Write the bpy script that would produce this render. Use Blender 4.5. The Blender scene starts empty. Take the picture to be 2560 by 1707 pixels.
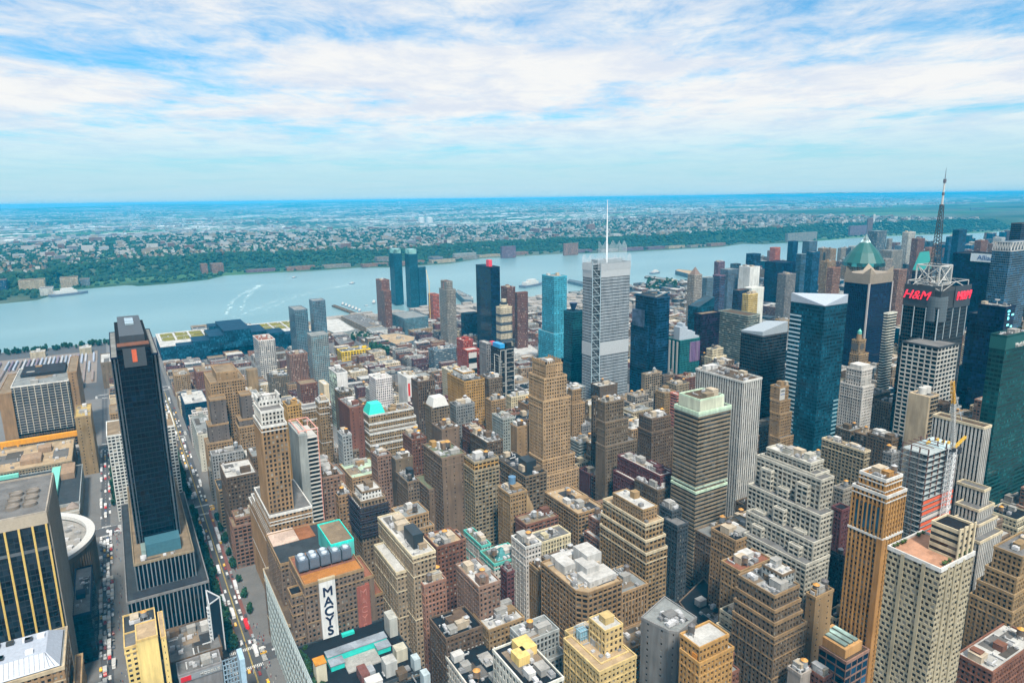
import bpy, math, random, os
import numpy as np
from mathutils import Matrix, Vector
R = math.radians
D = bpy.data
scene = bpy.context.scene
# ------------------------------------------------------------------ camera
CAM = np.array([-3.4, 40.2, 321.6]); YAW, PIT, ROL, FOC = 1.03989083, 0.213571422, -0.0131480980, 1695.4547
IW, IH = 2560.0, 1707.0
_f = np.array([math.cos(YAW)*math.cos(PIT), math.sin(YAW)*math.cos(PIT), -math.sin(PIT)])
_r = np.array([math.sin(YAW), -math.cos(YAW), 0.0]); _u = np.cross(_r, _f)
CR = _r*math.cos(ROL)+_u*math.sin(ROL); CU = -_r*math.sin(ROL)+_u*math.cos(ROL); CF = _f
cam = D.cameras.new('camera'); cam.sensor_width = 36; cam.lens = FOC/IW*36; cam.clip_start = 1; cam.clip_end = 150000
camo = D.objects.new('camera', cam); scene.collection.objects.link(camo); scene.camera = camo
camo.matrix_world = Matrix(((CR[0], CU[0], -CF[0], CAM[0]), (CR[1], CU[1], -CF[1], CAM[1]), (CR[2], CU[2], -CF[2], CAM[2]), (0, 0, 0, 1)))
# ------------------------------------------------------------------ sun, sky, exposure
SUN_EL, SUN_AZ = 54.0, math.atan2(-0.95, -0.30)       # direction towards the sun in the XY plane
sd = Vector((math.cos(SUN_AZ)*math.cos(R(SUN_EL)), math.sin(SUN_AZ)*math.cos(R(SUN_EL)), math.sin(R(SUN_EL))))
sl = D.lights.new('sun', 'SUN'); sl.energy = 4.5; sl.angle = R(8); sl.color = (1.0, .93, .82)
so = D.objects.new('sun', sl); scene.collection.objects.link(so); so.rotation_euler = (-sd).to_track_quat('-Z', 'Y').to_euler()
scene.view_settings.view_transform = 'Standard'; scene.view_settings.look = 'None'; scene.view_settings.exposure = 0.38; scene.view_settings.gamma = 1
cy = scene.cycles; cy.volume_bounces = 0; cy.max_bounces = 5; cy.diffuse_bounces = 1; cy.glossy_bounces = 2; cy.transmission_bounces = 2; cy.transparent_max_bounces = 6
cy.caustics_reflective = False; cy.caustics_refractive = False; cy.use_denoising = True
W = D.worlds.new('World'); scene.world = W; W.use_nodes = True
class N:
    """tiny node-graph helper"""
    def __init__(s, tree): s.t = tree; s.n = tree.nodes; s.l = tree.links
    def a(s, typ, ins=None, **kw):
        x = s.n.new(typ)
        for k, v in kw.items(): setattr(x, k, v)
        for k, v in (ins or {}).items():
            sock = x.inputs[k]
            if hasattr(v, 'is_output'): s.l.new(v, sock)
            else: sock.default_value = v
        return x
    def m(s, op, a, b=None, c=None, clamp=False):
        x = s.n.new('ShaderNodeMath'); x.operation = op; x.use_clamp = clamp
        for i, v in enumerate((a, b, c)):
            if v is None: continue
            if hasattr(v, 'is_output'): s.l.new(v, x.inputs[i])
            else: x.inputs[i].default_value = v
        return x.outputs[0]
    def mix(s, f, a, b, bt='MIX'):
        x = s.n.new('ShaderNodeMix'); x.data_type = 'RGBA'; x.blend_type = bt
        for i, v in ((0, f), (6, a), (7, b)):
            if hasattr(v, 'is_output'): s.l.new(v, x.inputs[i])
            elif i == 0: x.inputs[0].default_value = v
            else: x.inputs[i].default_value = (*v, 1) if len(v) == 3 else v
        return x.outputs[2]
    def noise(s, vec, scale, detail=3, rough=.5, dist=0):
        return s.a('ShaderNodeTexNoise', {'Vector': vec, 'Scale': scale, 'Detail': detail, 'Roughness': rough, 'Distortion': dist}).outputs[0]
    def ramp(s, v, lo, hi):
        x = s.a('ShaderNodeMapRange', {0: v, 1: lo, 2: hi, 3: 0.0, 4: 1.0}); x.interpolation_type = 'SMOOTHSTEP'; return x.outputs[0]
def build_sky():
    n = N(W.node_tree); W.node_tree.nodes.clear()
    tc = n.a('ShaderNodeTexCoord').outputs['Generated']
    sky = n.a('ShaderNodeTexSky', sky_type='NISHITA', sun_disc=False, sun_elevation=R(SUN_EL), sun_rotation=math.pi/2-SUN_AZ, altitude=300, air_density=1.0, dust_density=1.0, ozone_density=2.0)
    sp = n.a('ShaderNodeSeparateXYZ', {0: tc}); z = sp.outputs[2]
    # turn so that q runs across the view and p away from it
    px = n.m('ADD', n.m('MULTIPLY', sp.outputs[0], math.cos(YAW)), n.m('MULTIPLY', sp.outputs[1], math.sin(YAW)))
    qx = n.m('SUBTRACT', n.m('MULTIPLY', sp.outputs[0], math.sin(YAW)), n.m('MULTIPLY', sp.outputs[1], math.cos(YAW)))
    zz = n.m('ADD', n.m('MAXIMUM', z, 0.0), 0.05)
    P = n.m('DIVIDE', px, zz); Q = n.m('DIVIDE', qx, zz)
    v1 = n.a('ShaderNodeCombineXYZ', {0: n.m('MULTIPLY', P, .58), 1: n.m('MULTIPLY', Q, .50), 2: 3.7}).outputs[0]
    v2 = n.a('ShaderNodeCombineXYZ', {0: n.m('MULTIPLY', P, 1.0), 1: n.m('MULTIPLY', Q, 1.25), 2: 9.1}).outputs[0]
    a = n.noise(v1, .8, 5, .55, .4); b = n.noise(v2, 2.1, 9, .68, .35)
    cl = n.m('ADD', n.m('MULTIPLY', a, .72), n.m('MULTIPLY', b, .34))
    cover = n.ramp(cl, .362, .565)
    low = n.ramp(z, .015, .12)                       # thinner veil towards the horizon
    cover = n.m('MULTIPLY', cover, n.m('MULTIPLY_ADD', low, .86, .12))
    # cloud brightness: white edges, slightly lavender-grey bellies
    belly = n.ramp(n.noise(v2, 1.3, 8, .66, .3), .34, .62)
    ccol = n.mix(belly, (.78, .85, .96), (1.0, 1.0, .99))
    blue = n.mix(1.0, sky.outputs[0], (.30, .98, 1.22), 'MULTIPLY')
    hz = n.m('SUBTRACT', 1.0, n.ramp(z, 0.0, .16))
    b1 = n.a('ShaderNodeBackground', {0: blue, 1: .105})
    b2 = n.a('ShaderNodeBackground', {0: ccol, 1: .73})
    b3 = n.a('ShaderNodeBackground', {0: (.58, .86, .98, 1), 1: .68})
    s1 = n.a('ShaderNodeMixShader', {0: n.m('MULTIPLY', hz, .9), 1: b1.outputs[0], 2: b3.outputs[0]})
    s2 = n.a('ShaderNodeMixShader', {0: cover, 1: s1.outputs[0], 2: b2.outputs[0]})
    o = n.a('ShaderNodeOutputWorld'); n.l.new(s2.outputs[0], o.inputs[0])
build_sky()
# ------------------------------------------------------------------ materials
PAL = dict(tan=(.29,.19,.098), tanl=(.37,.255,.135), tanpale=(.285,.225,.145), tanw=(.45,.36,.24), creamy=(.47,.34,.155), cream=(.52,.44,.30), creamw=(.40,.345,.235), creamr=(.47,.345,.21),
 tanr=(.30,.225,.145), brown=(.125,.086,.055), brownl=(.165,.118,.078), brick=(.17,.075,.048), brick2=(.19,.085,.06), brickl=(.26,.14,.095), dkbrick=(.12,.045,.045), red=(.30,.06,.045), redr=(.32,.13,.08), redor=(.5,.12,.06),
 gold=(.40,.235,.075), orange=(.40,.205,.065), white=(.55,.54,.51), whitew=(.465,.45,.41), whiteb=(.44,.405,.34), paleb=(.46,.43,.38), pale=(.42,.44,.43), pale2=(.27,.245,.21), pale3=(.33,.30,.26), paleg=(.36,.42,.36),
 grey=(.21,.205,.20), dkgrey=(.075,.085,.095), black=(.02,.024,.032), pink=(.25,.155,.11), pinkred=(.45,.17,.13), purp=(.17,.10,.14), ylw=(.50,.36,.13), yellow=(.80,.52,.01), mint=(.50,.64,.48), verdi=(.10,.42,.36), greenr=(.17,.19,.12),
 bluegrey=(.20,.27,.32), bluegl=(.015,.075,.15), bluedk=(.008,.045,.10), navy=(.006,.022,.065), navylit=(.006,.022,.065), teald=(.008,.075,.125), tealm=(.03,.14,.18), tealg=(.02,.11,.16), tealw=(.03,.20,.21), tealgr=(.004,.06,.06), greengl=(.010,.09,.085),
 cyanw=(.075,.33,.42), cyang=(.02,.16,.24), nyg=(.39,.42,.45), dkw=(.05,.065,.075), concr=(.38,.33,.27), pblack=(.02,.012,.03), blackb=(.008,.02,.03), steel=(.16,.13,.12), terr=(.50,.27,.17), turq=(.03,.60,.50))
for _k, _v in PAL.items():
    if max(_v) < .46 and _k not in ('turq', 'verdi', 'mint', 'red', 'redor', 'cyanw', 'cyang'): PAL[_k] = tuple(c*(.88 if _v[0] > _v[2] else .62) for c in _v)
M = {}
def mat(name):
    m = D.materials.new(name); m.use_nodes = True; m.node_tree.nodes.clear(); M[name] = m
    return m, N(m.node_tree)
def fin(n, **ins):
    p = n.a('ShaderNodeBsdfPrincipled', ins); o = n.a('ShaderNodeOutputMaterial'); n.l.new(p.outputs[0], o.inputs[0]); return p
def objcol(n): return n.a('ShaderNodeObjectInfo').outputs['Color']
def mats():
    m, n = mat('masonry'); c = objcol(n); P = n.a('ShaderNodeNewGeometry').outputs['Position']
    st = n.a('ShaderNodeMapping', {0: P, 3: (.35, .35, .04)}).outputs[0]
    w = n.m('ADD', n.m('MULTIPLY', n.noise(P, .06, 3), .4), n.m('MULTIPLY', n.noise(st, 1.0, 4, .65), .6))
    f = n.m('MULTIPLY_ADD', w, 1.9, .05)
    col = n.mix(1.0, c, n.a('ShaderNodeCombineColor', {0: f, 1: f, 2: f}).outputs[0], 'MULTIPLY')
    fin(n, **{'Base Color': col, 'Roughness': .85, 'Specular IOR Level': .25})
    m, n = mat('roofing'); c = objcol(n); P = n.a('ShaderNodeNewGeometry').outputs['Position']
    w = n.m('ADD', n.m('MULTIPLY', n.noise(P, .12, 5, .65), .6), n.m('MULTIPLY', n.noise(P, .9, 3, .6), .4))
    vo = n.a('ShaderNodeTexVoronoi', {'Vector': P, 'Scale': .13}, distance='CHEBYCHEV').outputs[1]
    vv = n.a('ShaderNodeSeparateColor', {0: vo}).outputs[0]
    f = n.m('MULTIPLY', n.m('MULTIPLY_ADD', w, 1.3, .12), n.m('MULTIPLY_ADD', vv, .28, .86))
    fin(n, **{'Base Color': n.mix(1.0, c, n.a('ShaderNodeCombineColor', {0: f, 1: f, 2: f}).outputs[0], 'MULTIPLY'), 'Roughness': .9, 'Specular IOR Level': .2})
    m, n = mat('window_glass'); c = objcol(n); g = n.a('ShaderNodeNewGeometry'); oi = n.a('ShaderNodeObjectInfo')
    r = n.m('FRACT', n.m('ADD', g.outputs['Random Per Island'], oi.outputs['Random']))
    f = n.m('MULTIPLY_ADD', r, 1.3, .35)
    col = n.mix(1.0, c, n.a('ShaderNodeCombineColor', {0: f, 1: f, 2: f}).outputs[0], 'MULTIPLY')
    r2 = n.m('FRACT', n.m('MULTIPLY', r, 37.7))
    col = n.mix(n.m('MULTIPLY', n.m('GREATER_THAN', r2, .78), n.m('MULTIPLY_ADD', r, .55, .05)), col, (.52, .48, .40))
    bs = fin(n, **{'Base Color': col, 'Roughness': .12, 'Specular IOR Level': .5})
    m, n = mat('curtain_glass'); c = objcol(n); g = n.a('ShaderNodeNewGeometry'); P = g.outputs['Position']
    r = g.outputs['Random Per Island']
    big = n.noise(n.a('ShaderNodeMapping', {0: P, 3: (.02, .02, .035)}).outputs[0], 1.0, 3, .6, 1.5)
    f = n.m('MULTIPLY', n.m('MULTIPLY_ADD', n.m('POWER', r, 2.0), 1.3, .35), n.m('MULTIPLY_ADD', n.ramp(big, .35, .65), 1.3, .4))
    col = n.mix(1.0, c, n.a('ShaderNodeCombineColor', {0: f, 1: f, 2: f}).outputs[0], 'MULTIPLY')
    bp = n.a('ShaderNodeBump', {'Strength': .12, 'Distance': .3, 'Height': n.noise(P, .25, 2)}).outputs[0]
    fin(n, **{'Base Color': col, 'Roughness': .09, 'Specular IOR Level': .32, 'Normal': bp})
    m, n = mat('painted_metal'); c = objcol(n); P = n.a('ShaderNodeNewGeometry').outputs['Position']
    f = n.m('MULTIPLY_ADD', n.noise(P, .7, 4, .6), .6, .68)
    fin(n, **{'Base Color': n.mix(1.0, c, n.a('ShaderNodeCombineColor', {0: f, 1: f, 2: f}).outputs[0], 'MULTIPLY'), 'Roughness': .45, 'Metallic': .0})
    m, n = mat('leaves'); c = objcol(n); g = n.a('ShaderNodeNewGeometry')
    f = n.m('MULTIPLY_ADD', n.m('FRACT', n.m('ADD', g.outputs['Random Per Island'], n.a('ShaderNodeObjectInfo').outputs['Random'])), 1.0, .5)
    fin(n, **{'Base Color': n.mix(1.0, c, n.a('ShaderNodeCombineColor', {0: f, 1: f, 2: f}).outputs[0], 'MULTIPLY'), 'Roughness': .7, 'Specular IOR Level': .2})
    m, n = mat('house_walls'); g = n.a('ShaderNodeNewGeometry'); r = g.outputs['Random Per Island']
    cr = n.a('ShaderNodeValToRGB', {0: r}); e = cr.color_ramp; e.interpolation = 'CONSTANT'
    for i, (p, c) in enumerate([(0, (0.39, 0.37, 0.35)), (.2, (0.24, 0.20, 0.15)), (.38, (0.15, 0.08, 0.06)), (.5, (.30, .31, .33)), (.66, (0.43, 0.42, 0.39)), (.8, (0.28, 0.24, 0.19)), (.92, (.15, .14, .15))]):
        el = e.elements[i] if i < 2 else e.elements.new(p); el.position = p; el.color = (*c, 1)
    fin(n, **{'Base Color': n.mix(1.0, cr.outputs[0], (.95, .95, .95), 'MULTIPLY'), 'Roughness': .9})
    m, n = mat('water'); P = n.a('ShaderNodeNewGeometry').outputs['Position']
    v = n.a('ShaderNodeMapping', {0: P, 3: (.02, .05, .02)}).outputs[0]
    w = n.noise(v, .22, 5, .6); patches = n.ramp(n.noise(n.a('ShaderNodeMapping', {0: P, 3: (.0008, .0022, .001)}).outputs[0], 1.0, 4, .55), .35, .65)
    bp = n.a('ShaderNodeBump', {'Strength': .6, 'Distance': 1.2, 'Height': n.noise(n.a('ShaderNodeMapping', {0: P, 3: (.05, .12, .05)}).outputs[0], 1.0, 4, .65)}).outputs[0]
    col = n.mix(n.m('ADD', n.m('MULTIPLY', patches, .6), n.m('MULTIPLY', w, .4)), (.125, .235, .255), (.19, .31, .325))
    fin(n, **{'Base Color': col, 'Roughness': .28, 'Specular IOR Level': .35, 'Normal': bp})
    m, n = mat('asphalt'); P = n.a('ShaderNodeNewGeometry').outputs['Position']
    w = n.noise(P, .05, 5, .65); w2 = n.noise(P, .8, 3)
    fin(n, **{'Base Color': n.mix(n.m('ADD', n.m('MULTIPLY', w, .6), n.m('MULTIPLY', w2, .4)), (.045, .047, .052), (.105, .10, .10)), 'Roughness': .85})
    m, n = mat('concrete'); c = objcol(n); P = n.a('ShaderNodeNewGeometry').outputs['Position']
    f = n.m('MULTIPLY_ADD', n.m('ADD', n.m('MULTIPLY', n.noise(P, .07, 4, .6), .6), n.m('MULTIPLY', n.noise(P, .7, 3), .4)), .9, .52)
    fin(n, **{'Base Color': n.mix(1.0, c, n.a('ShaderNodeCombineColor', {0: f, 1: f, 2: f}).outputs[0], 'MULTIPLY'), 'Roughness': .9})
    m, n = mat('far_land'); P = n.a('ShaderNodeNewGeometry').outputs['Position']
    v = n.a('ShaderNodeTexVoronoi', {'Vector': P, 'Scale': .022}); vc = n.a('ShaderNodeSeparateColor', {0: v.outputs[1]})
    vb = n.a('ShaderNodeTexVoronoi', {'Vector': n.a('ShaderNodeMapping', {0: P, 2: (0, 0, .3), 3: (.0022, .006, .004)}).outputs[0], 'Scale': 1.0}, distance='CHEBYCHEV'); vbc = n.a('ShaderNodeSeparateColor', {0: vb.outputs[1]})
    away = n.m('GREATER_THAN', n.a('ShaderNodeSeparateXYZ', {0: P}).outputs[1], 6400.0)
    town = n.ramp(n.noise(P, .0007, 4, .6), .42, .60)
    speck = n.m('MULTIPLY', n.m('MULTIPLY', away, n.m('GREATER_THAN', vc.outputs[0], .70)), n.m('GREATER_THAN', n.m('ADD', town, vc.outputs[1]), .80))
    shed = n.m('MULTIPLY', n.m('MULTIPLY', away, n.m('GREATER_THAN', vbc.outputs[0], .93)), n.m('LESS_THAN', vb.outputs[0], .38))
    base = n.mix(n.ramp(n.noise(P, .004, 5, .6), .4, .62), (.018, .05, .022), (.045, .075, .035))
    base = n.mix(n.m('MULTIPLY', n.ramp(n.noise(n.a('ShaderNodeMapping', {0: P, 3: (.0003, .0012, .001)}).outputs[0], 1.0, 3, .5), .5, .62), .8), base, (.06, .15, .06))
    base = n.mix(n.m('MULTIPLY', town, .30), base, (.22, .21, .20))
    base = n.mix(speck, base, n.mix(vc.outputs[2], (.30, .27, .25), (.75, .74, .72)))
    base = n.mix(shed, base, (.80, .80, .78))
    fin(n, **{'Base Color': base, 'Roughness': .95, 'Specular IOR Level': .1})
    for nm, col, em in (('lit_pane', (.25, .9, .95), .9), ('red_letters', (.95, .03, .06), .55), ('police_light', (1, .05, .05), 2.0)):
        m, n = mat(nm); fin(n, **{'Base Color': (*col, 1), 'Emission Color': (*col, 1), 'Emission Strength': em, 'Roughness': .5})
mats()
# ------------------------------------------------------------------ projection helpers (photo pixel -> place on a plane of the city grid)
def px(t, x, y):
    x = float(x); y = float(y)
    if not t: return x, y
    if t[0] in 'ab': return (0, 600, 1200, 1860)[int(t[1])]+.35515*x, (1150 if t[0] == 'a' else 700)+.35515*y
    if t[0] == 'c': return (0, 600, 1200)[int(t[1])]+x/3.36, 440+y/3.36
    if t == 'd': return 1860+.3189*x, 400+.3189*y
    return x, y
def proj(P):
    d = np.asarray(P, float)-CAM; z = d@CF
    return IW/2+FOC*(d@CR)/z, IH/2-FOC*(d@CU)/z
def at(t, x, y, ax, v):
    a, b = px(t, x, y); d = CF+CR*((a-IW/2)/FOC)-CU*((b-IH/2)/FOC); i = 'XYZ'.index(ax)
    return CAM+d*((v-CAM[i])/d[i])
def extent(P, ax, target):
    lo, hi = 0.0, 600.0; Q = np.array(P, float)
    for _ in range(40):
        m = (lo+hi)/2; Q[ax] = P[ax]+m; x = proj(Q)[0]
        if (ax == 1 and x > target) or (ax == 0 and x < target): lo = m
        else: hi = m
    return max(lo, 2.0)
# ------------------------------------------------------------------ object helpers
COL = scene.collection.objects
def empty(name, loc, label, cat, group=None):
    o = D.objects.new(name, None); o.location = loc; o.empty_display_size = 1; COL.link(o)
    o['label'] = label; o['category'] = cat
    if group: o['group'] = group
    return o
def tag(o, label=None, cat=None, group=None, kind=None):
    for k, v in (('label', label), ('category', cat), ('group', group), ('kind', kind)):
        if v: o[k] = v
    return o
class Q:
    """collects quads (and ngons) for one mesh; optional material index"""
    def __init__(s): s.q = []; s.mi = []; s.poly = []; s.pmi = []
    def add(s, arr, mi=0):
        arr = np.asarray(arr, float).reshape(-1, 4, 3)
        if len(arr): s.q.append(arr); s.mi.append(np.full(len(arr), mi, np.int32))
    def ngon(s, pts, mi=0): s.poly.append([tuple(p) for p in pts]); s.pmi.append(mi)
    def box(s, x0, x1, y0, y1, z0, z1, mi=0, bottom=False):
        a = [(x0,y0),(x1,y0),(x1,y1),(x0,y1)]; s.prism(a, z0, z1, mi, bottom)
    def prism(s, poly, z0, z1, mi=0, bottom=False, top=True):
        k = len(poly)
        s.add([[(*poly[i], z0), (*poly[(i+1) % k], z0), (*poly[(i+1) % k], z1), (*poly[i], z1)] for i in range(k)], mi)
        if top: s.ngon([(*p, z1) for p in poly], mi)
        if bottom: s.ngon([(*p, z0) for p in reversed(poly)], mi)
    def frustum(s, cx, cy, z0, z1, r0, r1, k=12, mi=0, cap=True, rot=0):
        A = [(math.cos(rot+2*math.pi*i/k), math.sin(rot+2*math.pi*i/k)) for i in range(k)]
        s.add([[(cx+A[i][0]*r0, cy+A[i][1]*r0, z0), (cx+A[(i+1) % k][0]*r0, cy+A[(i+1) % k][1]*r0, z0), (cx+A[(i+1) % k][0]*r1, cy+A[(i+1) % k][1]*r1, z1), (cx+A[i][0]*r1, cy+A[i][1]*r1, z1)] for i in range(k)], mi)
        if cap and r1 > .01: s.ngon([(cx+a*r1, cy+b*r1, z1) for a, b in A], mi)
    def bar(s, p, q, w, mi=0):
        p = Vector(p); q = Vector(q); d = (q-p).normalized(); u = d.cross(Vector((0, 0, 1)) if abs(d.z) < .9 else Vector((1, 0, 0))).normalized()*w/2; v = d.cross(u).normalized()*w/2
        c = [u+v, -u+v, -u-v, u-v]
        s.add([[p+c[i], p+c[(i+1) % 4], q+c[(i+1) % 4], q+c[i]] for i in range(4)]+[[q+c[0], q+c[1], q+c[2], q+c[3]]], mi)
    def mesh(s, name, off=(0, 0, 0)):
        me = D.meshes.new(name); off = np.asarray(off, float)
        qa = np.concatenate(s.q) if s.q else np.zeros((0, 4, 3)); nq = len(qa)
        mi = np.concatenate(s.mi) if s.mi else np.zeros(0, np.int32)
        pv = [p for poly in s.poly for p in poly]
        V = np.concatenate([qa.reshape(-1, 3), np.array(pv, float).reshape(-1, 3)])-off
        ls = [np.arange(nq)*4]; tot = nq*4; pst = []
        for poly in s.poly: pst.append(tot); tot += len(poly)
        me.vertices.add(len(V)); me.vertices.foreach_set('co', V.astype(np.float32).ravel())
        me.loops.add(tot); me.loops.foreach_set('vertex_index', np.arange(tot, dtype=np.int32))
        st = np.concatenate([ls[0], np.array(pst, dtype=np.int64)]).astype(np.int32)
        me.polygons.add(len(st)); me.polygons.foreach_set('loop_start', st)
        me.polygons.foreach_set('material_index', np.concatenate([mi, np.array(s.pmi, np.int32)]).astype(np.int32))
        me.update(calc_edges=True); return me
    def empty(s): return not s.q and not s.poly
def link(name, me, mats_, parent=None, col=None, loc=None):
    for m in ([mats_] if isinstance(mats_, str) else mats_):
        if me.users == 0 or len(me.materials) < (1 if isinstance(mats_, str) else len(mats_)): me.materials.append(M[m])
    o = D.objects.new(name, me); COL.link(o)
    if parent: o.parent = parent
    if loc is not None: o.location = loc
    if col is not None: o.color = (*(PAL[col] if isinstance(col, str) else col), 1)
    return o
def textmesh(s, size, depth=.3, shear=0.0, bold=0.0):
    c = D.curves.new('lettering', 'FONT'); c.body = s; c.size = size; c.extrude = depth; c.align_x = 'CENTER'; c.align_y = 'CENTER'; c.shear = shear; c.offset = bold
    o = D.objects.new('lettering', c); COL.link(o); dg = bpy.context.evaluated_depsgraph_get(); dg.update()
    me = D.meshes.new_from_object(o.evaluated_get(dg)); D.objects.remove(o); D.curves.remove(c); return me
# facade styles: cell width, storey height, window width share, window height share, recess
STY = dict(p=(2.8, 3.4, .54, .60, .55), P=(3.6, 3.5, .74, .66, .6), P2=(6, 4.6, .8, .68, .5), v1=(2.7, 3.8, .5, 1, .6), v2=(2.7, 3.6, .54, .78, .55), v3=(2.9, 3.5, .56, .66, .55), r=(3.5, 3.5, 1, .50, .3),
 r2=(2, 3.8, .86, .62, .05), r3=(4, 4.1, 1, .27, .3), r4=(2.7, 3.9, .86, .56, .1), r5=(6, 6, .9, .8, .2), g=(2.6, 3.9, .91, .80, .05), g2=(3.2, 3.1, .72, .60, .4), gw=(3.5, 3.4, .66, .66, .4), c=(2.5, 2.9, .70, .60, .3),
 b=(3.2, 3.6, .5, .6, .3), n=None, nn=None, nb=(8, 4, .13, .34, .2), arch=(3.6, 5.5, .62, .62, .4), s=None, st=(2.6, 60, .72, 1, .8))
def rects3(O, u, nrm, a0, a1, b0, b1, dep):
    """rectangles in a facade's plane -> quads"""
    a0, a1, b0, b1 = [np.asarray(x, float).ravel() for x in np.broadcast_arrays(a0, a1, b0, b1)]
    z = np.array([0, 0, 1.0]); o = O-nrm*dep
    return np.stack([o+a0[:, None]*u+b0[:, None]*z, o+a1[:, None]*u+b0[:, None]*z, o+a1[:, None]*u+b1[:, None]*z, o+a0[:, None]*u+b1[:, None]*z], 1)
def facade(wall, win, p, q, z0, z1, sty, rec):
    """one wall from p to q with window openings cut out; returns list of window quads"""
    p = np.array([p[0], p[1], z0]); q = np.array([q[0], q[1], z0]); L = np.linalg.norm(q-p); Hh = z1-z0
    u = (q-p)/max(L, 1e-6); nrm = np.cross(u, [0, 0, 1.0])
    vis = np.dot(nrm, CAM-(p+q)/2) > -30
    S = STY[sty]
    if S is None or not vis or L < 1.6 or Hh < 2.2:
        wall.add(rects3(p, u, nrm, 0, L, 0, Hh, 0)); return
    cw, ch, fw, fh, r = S
    nx = max(1, round(L/cw)); nz = max(1, round(Hh/ch)); cw = L/nx; ch = Hh/nz; r = r if rec else 0.0
    I, J = np.meshgrid(np.arange(nx), np.arange(nz)); I = I.ravel(); J = J.ravel()
    off = np.where(J % 2 == 0, .0, .0)
    if sty == 'c': off = np.where(J % 2 == 0, -.16, .16)*cw
    wa0 = I*cw+cw*(1-fw)/2+off; wa1 = wa0+cw*fw; wb0 = J*ch+ch*(1-fh)*.55; wb1 = wb0+ch*fh
    if fw < 1:
        if sty == 'c':
            wall.add(rects3(p, u, nrm, I*cw, wa0, wb0, wb1, 0)); wall.add(rects3(p, u, nrm, wa1, (I+1)*cw, wb0, wb1, 0))
            for j in range(nz+1):
                lo = 0 if j == 0 else (j-1)*ch+ch*(1-fh)*.55+ch*fh; hi = Hh if j == nz else j*ch+ch*(1-fh)*.55
                wall.add(rects3(p, u, nrm, 0, L, lo, hi, 0))
        else:
            k = np.arange(nx+1); s0 = np.where(k == 0, 0, (k-1)*cw+cw*(1-fw)/2+cw*fw); s1 = np.where(k == nx, L, k*cw+cw*(1-fw)/2)
            wall.add(rects3(p, u, nrm, s0, s1, 0, Hh, 0))
    if fh < 1 and sty != 'c':
        K, J2 = np.meshgrid(np.arange(nx if fw < 1 else 1), np.arange(nz+1)); K = K.ravel(); J2 = J2.ravel()
        lo = np.where(J2 == 0, 0, (J2-1)*ch+ch*(1-fh)*.55+ch*fh); hi = np.where(J2 == nz, Hh, J2*ch+ch*(1-fh)*.55)
        if fw < 1: wall.add(rects3(p, u, nrm, K*cw+cw*(1-fw)/2, K*cw+cw*(1-fw)/2+cw*fw, lo, hi, 0.0 if sty not in ('v2', 'v3') or not rec else .18))
        else: wall.add(rects3(p, u, nrm, 0*lo, L+0*lo, lo, hi, 0))
    if r > 0:
        z = np.array([0, 0, 1.0]); f = lambda a, b, d: p-nrm*d+a[:, None]*u+b[:, None]*z
        zo = np.zeros_like
        if fh < 1 or True:
            wall.add(np.stack([f(wa0, wb0, 0), f(wa1, wb0, 0), f(wa1, wb0, r), f(wa0, wb0, r)], 1))
            wall.add(np.stack([f(wa0, wb1, r), f(wa1, wb1, r), f(wa1, wb1, 0), f(wa0, wb1, 0)], 1))
        if fw < 1:
            wall.add(np.stack([f(wa0, wb0, r), f(wa0, wb1, r), f(wa0, wb1, 0), f(wa0, wb0, 0)], 1))
            wall.add(np.stack([f(wa1, wb0, 0), f(wa1, wb1, 0), f(wa1, wb1, r), f(wa1, wb0, r)], 1))
    win.append((rects3(p, u, nrm, wa0, wa1, wb0, wb1, r), nrm))
def inset(poly, t):
    k = len(poly); out = []
    for i in range(k):
        a = np.array(poly[i-1], float); b = np.array(poly[i], float); c = np.array(poly[(i+1) % k], float)
        d1 = (b-a)/np.linalg.norm(b-a); d2 = (c-b)/np.linalg.norm(c-b); n1 = np.array([-d1[1], d1[0]]); n2 = np.array([-d2[1], d2[0]])
        m = n1+n2; m = m/max(1e-6, np.dot(m, n1)) if np.dot(m, m) > .01 else n1
        out.append(tuple(b+m*t))
    return out
SHARED = {}
def shared(name, fn, mats_):
    if name not in SHARED:
        q = fn(); me = q.mesh(name)
        for m in ([mats_] if isinstance(mats_, str) else mats_): me.materials.append(M[m])
        SHARED[name] = me
    return SHARED[name]
def child(name, me, parent, loc, col=None, rz=0, sc=(1, 1, 1)):
    o = D.objects.new(name, me); COL.link(o); o.parent = parent; o.location = loc; o.rotation_euler = (0, 0, rz); o.scale = sc
    if col is not None: o.color = (*(PAL[col] if isinstance(col, str) else col), 1)
    return o
def q_tank():
    q = Q()
    for sx in (-1, 1):
        for sy in (-1, 1): q.bar((sx*1.3, sy*1.3, 0), (sx*1.3, sy*1.3, 2.6), .3)
    q.box(-1.7, 1.7, -1.7, 1.7, 2.5, 2.8, bottom=True); q.frustum(0, 0, 2.8, 6.2, 1.85, 1.8, 14)
    for z in (3.4, 4.4, 5.4): q.frustum(0, 0, z, z+.15, 1.9, 1.9, 14, cap=False)
    return q
def q_cone():
    q = Q(); q.frustum(0, 0, 6.2, 7.5, 2.05, .1, 14); return q
def q_ac():
    q = Q(); q.box(-1.2, 1.2, -.9, .9, .25, 1.7, bottom=True); q.box(-1.0, -.8, -.8, .8, 0, .25); q.box(.8, 1.0, -.8, .8, 0, .25); q.frustum(0, 0, 1.7, 1.95, .7, .7, 10); return q
def q_duct():
    q = Q(); q.box(-3, 3, -.35, .35, .5, 1.1, bottom=True)
    for x in (-2.5, 0, 2.5): q.box(x-.1, x+.1, -.3, .3, 0, .5)
    q.box(2.3, 3, -.45, .45, 1.1, 2.0); return q
def q_vent():
    q = Q(); q.frustum(0, 0, 0, 1.2, .35, .35, 8); q.frustum(0, 0, 1.2, 1.6, .6, .15, 8); return q
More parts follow.
